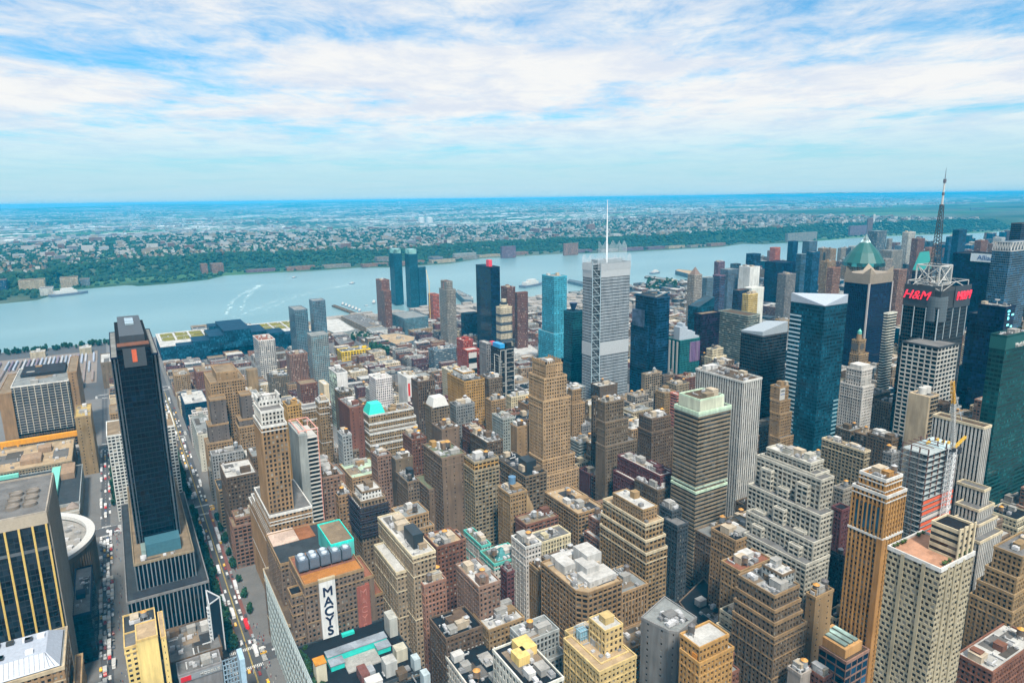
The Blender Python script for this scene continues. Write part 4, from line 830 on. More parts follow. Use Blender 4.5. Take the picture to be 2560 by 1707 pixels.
DATA = """cream_fg|office building|a2 600 850 1045 1440 X192/a2 590 840 1100 1500 X187|p|creamy|creamr|pent=.3,.95,.12,.55,15,creamy cage clut|cream foreground setback block with blue cooling cage below its flat white top
chamfer|loft building|a2 430 715 1000 960 X219|P|tan|creamr|ind par=tan whitepent|broad tan loft block with white rooftop penthouses and a clipped front corner
fluted|loft building|a2 332 420 440 790 X222|v2|tan|black||narrow fluted tan slab wedged left of the clipped-corner loft block
tan3|loft building|a2 865 1165 1290 460 X299/a2 850 1166 1305 575 X297.5/a2 845 1168 1318 665 X296|P|tan|creamr|ind par=cream pent=.1,.9,.1,.8,9,tan|tall tan loft block with two pale setback bands and white-roofed penthouse
tan4|loft building|a2 455 690 870 385 X299|P|tan|creamr|clut|long tan loft wing with cream roof and white roof huts
whitenarrow|loft building|a2 222 320 430 620 X219|p|paleb|black|ind tank par=white tank|narrow ornate white loft tower with black roof and paired orange-topped tanks
tanblue|loft building|a2 125 210 330 250 X250|p|tan|grey|bigtank|tan loft block with a blue cylindrical tank on its roof
orangetan|office building|a2 1410 1545 1750 1330 X231/a2 1408 1545 1785 1440 X230|p|gold|white|ind tank ostrip|golden tan brick block with an orange strip in the lower right
brown_a3|loft building|a3 -40 215 390 965 X299/a3 -60 215 400 1070 X297.5/a3 -70 214 412 1160 X296/a3 -80 213 440 1260 X295|p|brownl|grey|ind par=tan pent=.5,1,.15,.7,8,pale|brown wedding-cake loft tower with a white penthouse at lower right
behind_brown|loft building|a2 1630 1800 1940 575 X345|p|tan|black|drum|tan brick block with dark roofs and a round fluted drum behind it
redclut|loft building|a2 1700 1830 2050 790 X318|p|tan|redr|tank clut|tan block with a rusty roof cluttered with huts and a tank
darkgrid|office building|a2 1265 1350 1420 365 X340/a2 1290 1390 1465 470 X335|p|dkgrey|grey|clut|dark grey gridded block tucked right of the double-banded loft block
roofs_mid|loft building|a2 1090 1250 1330 220 X372|p|brown|grey|clut|low brown block with cluttered roof in front of the red brick wing
dark_right|loft building|a1 1450 1640 1950 1640 X140|arch|paleb|black||brick block with blue-black roof and arched white front at the bottom edge
stepped35|loft building|a1 1335 1450 1705 1265 X140|p|brown|black|ind tank bulk|dark brown fluted tower with black roof and an orange-capped tank near the bottom
tan35|loft building|a1 1645 1750 2000 1205 X165|p|tan|white|ind clut|tan brick block with a cluttered white roof beside the dark fluted tower
doubletank|loft building|a1 1520 1680 1830 905 X165|p|pink|white|tank tank ind|pinkish brick block with white roof carrying twin orange-capped tanks
pinkbrick|loft building|a1 1230 1295 1450 890 X145|p|brickl|white|tank tank|pink brick block with stepped gable and silver twin tanks
lofta|office building|a1 970 1215 1375 690 X140/a1 945 1100 1375 800 X133|p|tanpale|white|ind par=cream blkbulk clut|long tan office block with a black box penthouse on its white roof
orangebrick|loft building|a1 1300 1385 1570 620 X168|p|brick|creamr|tank|orange-brown brick block with a tan roof and an orange-capped tank
green1|loft building|a1 1575 1700 1765 612 X215|p|paleb|greenr|clut par=verdi|pale loft block with tan and green roof left of the glass pyramid roof
green2|loft building|a1 1690 1790 1990 740 X205|p|paleb|greenr|pyr par=verdi|pale loft block with glass pyramid skylight on its green roof
maroon36|loft building|a1 1835 1880 1930 800 X200|p|dkbrick|grey||slim maroon brick block left of the ornate white loft tower
scaff|loft building|a1 790 850 1020 300 X140/a1 770 850 1045 360 X138|p|brownl|white|tank pent=.1,.9,.1,.9,7,white netting|loft tower in dark scaffold netting under a white penthouse
nelson|office tower|b1 100 130 285 860 X79/b1 95 145 305 935 X77.5/b1 93 150 328 1040 X76/a1 100 205 505 400 Y531/a1 80 225 525 530 Y527/a1 62 245 540 640 Y523|v3|tan|grey|ind par=white crown=white|tan setback tower with a white crown and white parapets
steelwhite|construction site|b1 340 410 470 1095 X110|n|pale|white|steel|grey slab of an unfinished tower with open white and red steel floors
orange_dec|loft building|b1 300 330 430 890 X135|p|gold|brown|bulk|small orange-tan stepped block right of the white crown
scallop|loft building|b1 530 555 625 860 X171/b1 415 440 640 910 X156/b1 412 440 650 1060 X154|p|tan|tanr|par=white|tan ziggurat block with white scalloped setback edges
dkbr1|loft building|b1 665 700 790 800 X208|p|brown|black|tank|dark brown narrow block with black tank behind the turquoise-roofed block
dkbr2|loft building|b1 690 770 865 905 X195|nb|brick|grey|clut|reddish brown blank-walled block left of the turquoise-roofed block
paleslim|loft building|b1 685 720 785 1100 X178|p|pale|black||pale slim stepped block below the reddish brown blank wall
greenroof|apartment building|b1 855 905 1220 960 X219/b1 845 908 1238 1020 X217/b1 830 914 1250 1090 X215/b1 820 918 1255 1170 X213|p|tan|tanr|ind par=white mans|tan stepped apartment block with turquoise mansard and white stepped edges
darktanks|loft building|b1 1145 1210 1310 1130 X225|p|brick|grey|tank tank tank|brown brick block crowned by a cluster of dark tanks
pinkb1|loft building|b1 920 965 1062 1250 X185|p|pink|black|bulk|pinkish brown loft block with pale lower left face
pinkb2|loft building|b1 1060 1095 1215 1270 X200|nb|brownl|grey|tank|brown blank-walled loft block with one dark tank beside the pinkish loft
loft1|loft building|b1 1290 1420 1590 1260 X219/b1 1225 1330 1420 1480 X214|P|brownl|greenr|clut east=nb bulkg|tall grey-brown loft with mossy roof and blank brown east wall
loft2|loft building|b1 1580 1650 1820 1290 X240/b1 1575 1648 1825 1350 X239|P|tanpale|grey|band=gold|grey loft with orange-tan top floors and a skylit roof
blackbox|loft building|b1 1090 1180 1260 1430 X200|p|brownl|grey|blkbulk|brown loft with white roof and a tall black box on top
creamgreen|theatre|b1 700 790 1010 1400 X175|p|tan|mint|clut|low tan hall with pale mint green roofs
br33|loft building|b1 495 580 705 1400 X130|p|pink|brown|tank clut|brown loft with tanks right of the unfinished grey slab
tanstep33|loft building|a1 620 690 790 260 X140|p|tan|dkgrey|tank|tan block with a tank left of the scaffolded loft tower
tall299|loft building|b1 1205 1250 1370 720 X299|v2|brown|brown||dark fluted brown tower block left of the golden loft tower
whitepyr|loft building|b1 1300 1345 1475 900 X262|p|brownl|grey|whitemans|brown loft topped by a white sloped mansard penthouse
darktop|loft building|b1 1475 1520 1650 890 X290|p|grey|black|bulk tank|grey loft with black-topped roof structures right of the white mansard
tank38|loft building|b1 1350 1420 1545 1060 X255|nb|brownl|brown|tank|brown stepped loft with blank side and orange-capped tank
goldloft|loft building|b1 1460 1580 1720 720 X330|p|gold|black|pent=.2,.8,.3,.9,7,white par=gold|golden loft tower with a white penthouse
tanstepB|loft building|b1 1690 1750 1845 700 X370|p|brownl|black|tank|brown stepped loft in front of the black hotel
brtank|loft building|b1 1565 1620 1720 1060 X290|p|brick|brown|tank|low brown loft with one orange-capped tank left of the tan crowned tower
tan40|loft building|b1 1730 1770 1870 855 X345|p|tan|black|tank|tan loft with black roof below the brown stepped loft
tanwhite|loft building|b1 1875 1910 2065 830 X400|p|cream|white|tank|cream stepped loft with white roof right of the black hotel
whiter|loft building|b1 1775 1850 1935 985 X330|p|pale|white|tank clut|pale loft with white roof left of the tan crowned tower
tan_l|loft building|b2 215 260 345 1040 X318|nb|tan|black|tank tank|tan loft with blank east wall touching the tan crowned tower
blackroof|loft building|b2 95 320 470 1390 X290|P|brownl|black|clut blkbulk|wide loft with a black tar roof in front of the tan crowned tower
tanksgrey|loft building|b1 1620 1740 1850 1150 X285|p|brown|white|tank tank tank clut|low loft with many small tanks on a white roof
whiteg1|apartment building|b1 625 680 755 660 X245|g|white|grey|glass=mint east=n bulk|white apartment slab with green glazed left side
whiteg2|apartment building|b1 905 955 1068 700 X290|p|white|white|bulk|white apartment slab with a bare tall lift tower
white3|apartment building|b1 1420 1470 1565 640 X400|p|cream|white|bulk|cream apartment block with stepped white bulkheads left of the red hotel
white4|apartment building|b1 1110 1175 1245 690 X330|n|white|white|bulk banner|white blank-walled building with a red banner left of the fluted tower
whitegrid|office tower|b1 90 130 245 430 X200|P|white|redr|bulk|white gridded tower with terracotta roof beside the green-roofed hall
teal1|apartment tower|b1 340 385 475 215 X285|g2|bluegrey|pale|glass=tealm|teal glass apartment tower with white fins, left of the pair
teal2|apartment tower|b1 485 510 600 150 X330|g2|bluegrey|pale|glass=tealm|teal glass apartment tower with white roof screen, taller of the pair
teal3|apartment tower|b1 470 500 620 395 X262|g2|pale|pale|glass=tealm|lower pale glass apartment tower in front of the teal pair
yellow|warehouse|b1 680 715 918 510 X366|P2|yellow|grey|clut|bright yellow warehouse with a gridded front
bluescaf|parking garage|b1 1325 1365 1520 500 X481|r|bluegrey|dkgrey|clut|blue-grey netted mid-rise beside the red hotel
redh1|hotel|b1 1525 1570 1640 430 X430|p|red|white|bulk|red brick hotel with stepped top behind the checkered one
redh2|hotel|b1 1565 1600 1685 500 X400|p|red|white|chk|red hotel with a black and white checkered strip
greyred|hotel|b1 1685 1735 1772 450 X410|v2|grey|white|redwall|grey hotel with a bright red vertical wall
blackh|hotel|b1 1765 1830 1930 490 X400|r|black|black|frame bluebox|black hotel with white outline frames and blue rooftop box
brick53|loft building|b1 320 350 475 530 X237|p|brickl|grey|clut|pinkish brick loft left of the white and green slab
brick54|loft building|b1 395 425 545 740 X206|p|brick|tanr||brick block with tan roof above the white scalloped ziggurat
cream55|apartment building|b1 555 590 625 740 X226|n|cream|white||slim cream windowless block above the scalloped ziggurat
tan56|apartment building|b1 40 50 122 640 X166|n|tan|tanr||blank tan slab left of the white gridded tower
grey57|warehouse|b1 190 220 345 690 X197|p|brownl|dkgrey|clut|low brown block left of the pinkish brick loft
cnarr|apartment tower|c1 1140 1185 1255 880 X560|p|brick2|brick|bulk|brown brick riverside apartment tower left of the teal twins
cnarr2|apartment tower|c1 1175 1210 1268 970 X545|p|brick2|brick||lower brown riverside tower attached left of the teal twins
sil1|apartment tower|c1 1252 1290 1358 655 X720|g2|tealg|pale|glass=teald crownl|left of the two teal glass twin towers by the river
sil2|apartment tower|c1 1382 1420 1490 660 X735|g2|tealg|pale|glass=teald crownl|right one of the two teal glass twin towers by the river
sil3|apartment tower|c1 1482 1500 1560 770 X760|g2|tealg|pale|glass=bluegl|shorter dark glass tower directly right of the teal twins
silpod|apartment building|c1 1262 1380 1580 1200 X570|g2|bluegrey|pale|glass=tealm|stepped pale glass podium below the teal twins
redcon|construction site|c1 1580 1620 1672 1000 X700|r|redor|brick|crane|unfinished tower wrapped in orange-red netting right of the teal twins
grystep|apartment tower|c1 1672 1735 1812 960 X600/c1 1685 1735 1785 890 X602|p|pale2|brick|roundred|slender grey stepped tower with a round red-banded top
mima|apartment tower|c1 1980 2105 2182 770 X640|g|black|bluegl|glass=navy redsign|tall black-blue glass tower with a small red rooftop sign
mimalow|apartment building|c1 1855 1880 1992 1160 X660|g|black|bluegl|glass=navy|low dark blue glass slab left of the black-blue tower
striped|office tower|c1 2150 2190 2284 1110 X610|b|cream|cream|roundtop|cream tower with dark bands and a round stepped top
mplaza1|apartment tower|c1 2190 2245 2312 940 X720|v3|brick2|brick|bulk|brown brick twin tower with a grey rooftop box, left one
mplaza2|apartment tower|c2 290 312 402 985 X700|v3|brick2|brick||brown brick twin tower, right one beside the banded cream tower
orion|apartment tower|c2 520 625 730 850 X655/c2 490 620 735 1330 X650|gw|cyanw|pale|glass=cyang bulk|bright cyan glass tower with a white gridded right face
greengl|office tower|b2 590 650 725 230 X590/b2 545 640 730 590 X585|r2|tealg|teald|glass=greengl dish|dark green glass tower with a round rooftop dish
nyt|office tower|c2 865 960 1262 745 X540|r3|nyg|grey|nyt glass=dkw|tall pale grey tower with ceramic screens and a needle mast
xits|office tower|b2 1095 1245 1337 130 X640/b2 1062 1180 1332 330 X637|g|bluegl|dkgrey|glass=bluedk frontbox|dark blue glass tower right of the needle-mast tower
westin|hotel|b2 1310 1410 1572 430 X700|v3|tealw|pale|glass=teald westin|teal and mauve hotel with a curved grey crest
slant|hotel|b2 1465 1535 1648 195 X775|g|teald|tealg|glass=teald slant|teal slant-topped hotel tower behind the mauve-black one
purple|hotel|b2 1510 1560 1690 245 X740|g|pblack|tanr|glass=pblack|mauve-black glass tower with tan roof
tanhot|hotel|b2 1238 1300 1375 800 X545|p|tan|tanr|bulk|small tan hotel block in front of the teal and mauve hotel
pinkhot|construction site|b2 1340 1385 1412 810 X520|r|pinkred|white||pinkish scaffolded block beside the small tan hotel
navarre|office tower|b2 370 465 580 600 X333/b2 345 452 610 700 X330/b2 344 445 637 860 X328/b2 344 440 668 1275 X326/b2 344 435 695 1390 X324|p|tanl|brown|crown=tan ind|tan art deco tower with a crenellated crown, mid picture
browntall|loft building|b2 828 880 1010 870 X378/b2 822 882 1045 1010 X376/b2 815 884 1105 1180 X374|p|brownl|white|south=nb tank|tall brown loft with blank left wall and stepped right side
thinbr|loft building|b2 785 800 832 830 X400|v2|brown|black||thin dark brown slab behind the tall blank-walled loft
brownstep|loft building|b2 1120 1210 1345 985 X440/b2 1112 1208 1362 1080 X437|p|brown|brown|tank bulk|dark brown stepped loft crowded with rooftop machinery
tan20|loft building|b2 618 650 712 780 X420/b2 615 650 738 880 X418|p|tan|tanr|bulk|small tan stepped loft peeking right of the crowned tower
greenlow|loft building|b2 640 700 788 1150 X405|r|pale|creamr|clut|low pale block with green-striped side and cream roof
lowroofs|loft building|b2 640 720 790 1030 X430|p|grey|white|tank clut|low grey block with white flat roof beside the tall blank-walled loft
redbrick|loft building|b2 970 1270 1357 1385 X378/b2 940 1085 1357 1420 X374|p|dkbrick|white|clut bulk|wide red brick block with grey-white roofs left of the ribbon tower
maroon2|loft building|b2 700 770 842 1370 X378|nb|dkbrick|black||maroon blank-walled block right of the crowned tower base
r1407|office tower|b2 1405 1550 1715 850 X381/b2 1370 1540 1768 940 X378/b2 1345 1518 1740 1500 X376|r|tanpale|brown|par=mint topblank glass=dkw|tan ribbon-window tower with pale green top bands
r1411|office tower|b2 1520 1850 1985 720 X457|v1|whitew|brown|clut|broad white slab tower with thin vertical stripes
s1441|office tower|b3 188 250 335 760 X600/b3 186 252 355 860 X598/b3 184 253 395 950 X596/b3 182 255 432 1120 X594|p|tan|brown|south=nb sign bulk|slim tan tower with blank left wall and stepped right side
fivets|office tower|b3 -20 130 305 400 X640|g|dkgrey|pale|glass=blackb slantg|dark glass tower with a slanted grey roof screen
astor|office tower|d 790 985 1162 965 X900|v3|navy|concr|glass=navy fins|dark navy slab tower with a finned concrete crown
slats|office tower|b3 985 1012 1078 240 X800|r|whitew|black|glass=blackb|narrow white-slatted tower left of the antenna tower
paramount|office tower|b3 760 810 860 430 X840/b3 745 808 878 530 X838/b3 735 806 890 600 X836|p|tan|brown|globe|tan clock-faced ziggurat tower topped by a small green dome
bush|office tower|b3 722 830 905 640 X690/b3 680 838 915 760 X688|p|whitew|white|south=p bushp|white shaft tower with vertical piers left of the antenna tower
beaux|hotel|b3 550 850 890 1215 X560|P|tanpale|creamr|clut par=cream|pale brown hotel with a cream roof in front of the white shaft tower
beaux2|hotel|b3 870 1040 1112 1130 X600|p|brown|brown|bulk clut|brown block with blue cooling unit right of the pale brown hotel
greyblock|loft building|b3 980 1040 1100 1230 X575|p|grey|pale||small grey concrete block left of the unfinished steel frame
conde|office tower|b3 1150 1390 1575 85 X737/b3 1120 1370 1570 205 X735/b3 1115 1370 1515 480 X703|g|dkgrey|dkgrey|glass=blackb conde|dark glass tower with red letters, antenna mast and stone-framed front
cylglass|hotel|b3 1165 1300 1372 830 X610|g|tanw|grey|glass=blackb south=nn cyl|slim dark glass tower with cream left edge and white drums
curvbr|office tower|b3 1330 1400 1455 880 X680|p|brown|brown||small brown stepped block right of the slim glass tower
litnavy|office tower|b3 1650 1845 1912 195 X860/b3 1580 1700 1905 250 X862|g|navy|pale|glass=navylit dish2|navy glass tower with scattered lit cyan windows
greyv|office tower|b3 1330 1690 1742 1045 X540/a3 1500 1690 1735 220 X530/a3 1490 1650 1762 360 X520/a3 1480 1650 1785 465 X515/a3 1475 1660 1820 585 X508|v1|whitew|brown|par=cream|white vertically striped tower with wide stepped base
metlife|office tower|b3 1740 1850 2200 400 X616|r4|greengl|dkgrey|glass=tealgr metl clut|teal green glass slab tower at the right edge
allianz|office tower|d 1640 1985 2100 752 X1330|g|navy|black|glass=navy allz|dark navy tower with white lettered panels near its top
dkright|office tower|d 2095 2180 2300 500 X1500|g|dkgrey|dkgrey|glass=navy|dark tower at the right edge behind the lettered navy one
trusst|office tower|d 1945 2090 2260 720 X1250|g|bluegrey|pale|glass=bluegl truss|blue grey tower with white zigzag roof trusses at the right edge
turq|office tower|d 1320 1345 1470 870 X980|g|dkgrey|verdi|mansv glass=navy|dark tower with a turquoise sloped roof behind the antenna mast
attw|telephone exchange|c2 2178 2270 2352 770 X1130|n|white|white|bulk|tall windowless white tower by the river
attw2|telephone exchange|d 0 60 158 1010 X1000|n|white|white||lower white blank block in front of the windowless white tower
attb|office tower|c2 2236 2300 2360 660 X1260|g|bluegl|bluegl|glass=bluegl|small blue glass tower behind the windowless white tower
d1|construction site|d 203 245 287 690 X1900|r|redor|brick||red netted unfinished tower by the river
d2|apartment tower|d 345 385 426 640 X1800|g|bluegl|dkgrey|glass=bluedk|slim dark blue tower right of the red netted one
d3|apartment tower|d 460 515 577 640 X1850|r|bluegrey|pale|glass=bluegl|pale banded blue tower in the far row by the river
d4|apartment building|d 165 300 405 810 X1500|g|navy|navy|glass=navy|broad dark blue block below the red netted tower
d5|apartment building|d 265 330 408 900 X1350|p|grey|brick|bulk|grey block with brick roof hut below the broad dark blue block
d6|apartment tower|d 412 450 492 740 X1600|g|bluegrey|pale|glass=bluegl|blue glass tower of the river group, left of the widest one
d7|apartment tower|d 490 540 597 725 X1550|g|bluegl|pale|glass=bluegl|widest blue glass tower of the river group
d8|apartment tower|d 580 620 662 695 X2000|p|tan|tanr|bulk|tan apartment tower left of a similar tan tower by the far river
d9|apartment tower|d 640 680 726 700 X2000|p|tan|tanr|bulk|tan apartment tower right of a similar tan tower by the far river
d10|apartment tower|d 735 765 802 695 X2300|p|pale2|brick|bulk|greyish tower between the tan pair and the green pyramid
d11|apartment tower|d 975 1045 1122 560 X2300|r|bluegrey|pale||broad blue grey slab right of the green pyramid
d12|apartment tower|d 1243 1290 1346 570 X2100|P|whitew|white|bulk|tall white latticed apartment tower
d13|apartment tower|d 1315 1365 1420 620 X1900|p|brick2|brick|bulk|brown brick tower overlapping the white latticed one
d14|apartment building|d 1420 1455 1497 690 X1800|p|brickl|brick||rusty block beside the antenna mast
d15|apartment tower|d 1638 1690 1750 550 X2200|g|bluegl|dkgrey|glass=bluedk|dark blue tower right of the antenna mast
d16|apartment tower|d 1585 1612 1645 605 X2300|g|bluegl|dkgrey|glass=bluegl|slim blue tower attached left of the dark blue one
d17|apartment tower|d 1810 1860 1912 635 X2000|p|brick2|brick|bulk|reddish brown brick tower above the lettered navy tower
d18|apartment tower|d 1915 1960 2012 660 X2100|p|pink|brick|bulk|pinkish brown tower near the right edge
d19|apartment building|d 1062 1110 1168 780 X1600|p|pale2|grey||pale grey block right of the finned crown
d20|apartment building|d 1160 1215 1282 865 X1400|p|brickl|grey||brown grey stepped block left of the antenna mast
d21|apartment building|d 600 655 722 800 X1500|p|tan|tanr|bulk|tan brick block left of the finned crown
d22|apartment tower|d 1118 1140 1166 620 X2500|p|pale2|white||slim pale tower right of the broad blue grey slab
d23|apartment building|d 1070 1160 1245 715 X2000|p|pale2|grey||long grey slab below the broad blue grey slab
d24|apartment tower|d 655 700 760 850 X1350|p|brickl|brick||brown block in front of the tan river pair
c45|apartment tower|c2 1745 1800 1867 835 X1010|p|pale3|brown|pyrbr|grey-beige tower with a small brown pyramid top
c46|apartment building|c2 1868 1905 1962 860 X1150|p|bluegrey|grey|glass=bluegl|blue grey block right of the beige pyramid-topped tower
c47|apartment tower|c2 1968 2005 2058 725 X1400|p|purp|purp|bulk|slim purple brown tower by the far shore
c48|apartment tower|c2 2020 2085 2172 790 X1250|g2|bluegrey|pale|glass=bluegl|pale blue glass tower before the slim purple brown one
c49|apartment building|c2 1955 2015 2062 840 X1200|g|purp|purp|glass=bluegl|red-topped glass block left of the pale blue tower
c50|hotel|c2 2125 2175 2262 965 X960|g|dkgrey|brick|glass=navy|dark block before the windowless white tower
c51|apartment building|c2 2205 2255 2335 1000 X900|p|ylw|tanr|bulk|yellow-tan stepped block before the windowless white tower
c52|warehouse|c2 2000 2250 2352 1180 X830|r|paleg|brown||long low grey striped shed behind the slanted glass tower
burl|office building|b3 160 470 560 1300 X384/b3 120 500 600 1380 X381/a3 90 545 632 150 X378/a3 30 540 630 400 X371/a3 20 490 618 590 X364/a3 0 435 600 745 X356|P|whiteb|white|ind bulk clut bays|big white ziggurat office block with many setbacks
orange_tower|apartment tower|a3 815 1000 1115 150 X380/a3 765 1005 1145 265 X378|v3|orange|orange|par=white tank ind clut belt|tall orange brick apartment tower with white trim bands
podium|school|a3 450 720 880 1430 X353|r5|pink|brown|skylight|low dark-fronted building with skylit orange roof box
dkwest|loft building|a3 580 700 722 700 X400|p|dkgrey|black|clut|dark grey block squeezed left of the orange tower
tan56b|loft building|a3 440 505 630 975 X345|nb|tan|black|tank tank|tan brick block with black roof and two tanks left of the orange tower
redgrid|office building|a3 618 690 748 360 X450|p|dkbrick|black||dark maroon gridded wall left of the orange tower top
greysq|hotel|a3 632 700 762 215 X470|p|pale2|grey|tank|grey white block with paired square windows left of the orange tower
chequer|apartment tower|a3 1015 1385 1622 778 X299|c|creamw|terr|ind par=white cqp|cream chequered apartment tower with terracotta roof terrace
constr|construction site|b3 1110 1300 1512 1235 X470|s|steel|paleg|constr|unfinished steel frame with orange netting and open floors
tanright|office building|a3 1760 1960 2150 690 X457/a3 1700 1920 2150 840 X454/a3 1640 1900 2150 960 X451/a3 1590 1890 2150 1080 X449|p|tan|grey|ind bulk|big tan stepped office block at the right edge
brightr|loft building|a3 1500 1750 2080 1500 X395|p|brick|white|clut tank|brick block with white cluttered roof in the lower right corner
vent61|loft building|a3 310 400 470 1520 X299|n|pale3|white|vent|grey blank block with a round roof vent at the bottom edge
vent62|loft building|a3 440 560 620 1545 X310|p|brick|white|clut|low brick block with white roof at the bottom edge
blackyel|loft building|a2 90 350 588 1640 X150|arch|paleb|black|clut yelbulk|black-roofed block with yellow bulkheads and ornate white front edge
tst|office tower|b3 330 570 728 190 X616|r2|teald|pale|glass=tealt wedge|dark teal glass tower with a triangular grey sloped top
wwp|office tower|d 808 925 1062 842 X1261|P|creamw|verdi|greenpyr par=cream|cream tower with a green copper pyramid roof and glass tip"""
def within(a, b): return a[0] >= b[0]-2.5 and a[1] <= b[1]+2.5 and a[2] >= b[2]-2.5 and a[3] <= b[3]+2.5
def nm(cat): return cat.replace(' ', '_')
for line in DATA.strip().split('\n'):
    key, cat, spec, sty, wall, roof, flags, label = line.split('|'); fl = flags.split(); kv = dict(f.split('=', 1) for f in fl if '=' in f)
    T = [solve(t) for t in spec.split('/')]; base = T[-1]
    gl = PAL[kv['glass']] if 'glass' in kv else None
    dist = np.linalg.norm(np.array([base[0], base[2], base[4]])-CAM)
    B = Bld(nm(cat), cat, label, ((base[0]+base[1])/2, (base[2]+base[3])/2), wall, gl, dist < 900, None, 'ind' in fl, 'curtain_glass' if sty in CURT else None)
    if gl: B.gm = 'curtain_glass'
    if sty in CURT and not gl: B.glass = PAL['bluegl']
    over = {}
    if 'east' in kv: over[0] = kv['east']
    if 'south' in kv: over[3] = kv['south']
    for i, t in enumerate(T):
        z0 = 0.0
        for u in T[i+1:]:
            if within(t, u) and u[4] < t[4]: z0 = u[4]-.3; break
        poly = rect(*t[:4]); st = sty
        if key == 'nyt': poly = [(t[0], t[2]+3.6), (t[0]+11, t[2]+3.6), (t[0]+11, t[2]), (t[1], t[2]), (t[1], t[3]), (t[0], t[3])]; over = {0: 'g', 1: 'g'}
        if key == 'chamfer': poly = [(t[0]+5, t[2]), (t[1], t[2]), (t[1], t[3]), (t[0], t[3]), (t[0], t[2]+6)]
        if key == 'constr': BOXES.append((*t[:4], t[4], B.o.name)); continue
        tc = None
        if 'crown' in kv and i == 0 and key == 'nelson': tc = PAL['white']
        if key == 'nelson' and i == 1: tc = PAL['whitew']
        if 'band' in kv and i == 0: tc = PAL[kv['band']]
        if key == 'conde' and i == 2: tc = PAL['whitew']; st = 'P2'
        if key == 'conde' and i == 0: st = 'n'
        if tc: B.setcol(tc)
        B.tier(poly, z0, t[4], st, over, roof if i == 0 or len(T) < 3 else 'grey', kv.get('par'), 1.1 if 'wedge' not in fl else .3, .3 if dist < 1000 else .15)
        if tc: B.setcol()
        for c in ((t[0], t[2]), (t[1], t[2]), (t[0], t[3])):
            PROT.append((np.array([*c, t[4]]), B.o.name))
        PROT.append((np.array([t[0], t[2], (4 if t[4] < 40 else t[4]-min(14, .3*t[4]))]), B.o.name))
    if cat == 'loft building' and 'tank' not in fl and 'bigtank' not in fl and dist < 800 and B.rng.random() < .6: fl.append('tank')
    if cat == 'loft building' and 'clut' not in fl and dist < 900: fl.append('clut')
    extras(B, fl, T, wall); INFO[key] = (B, T)
    B.done()
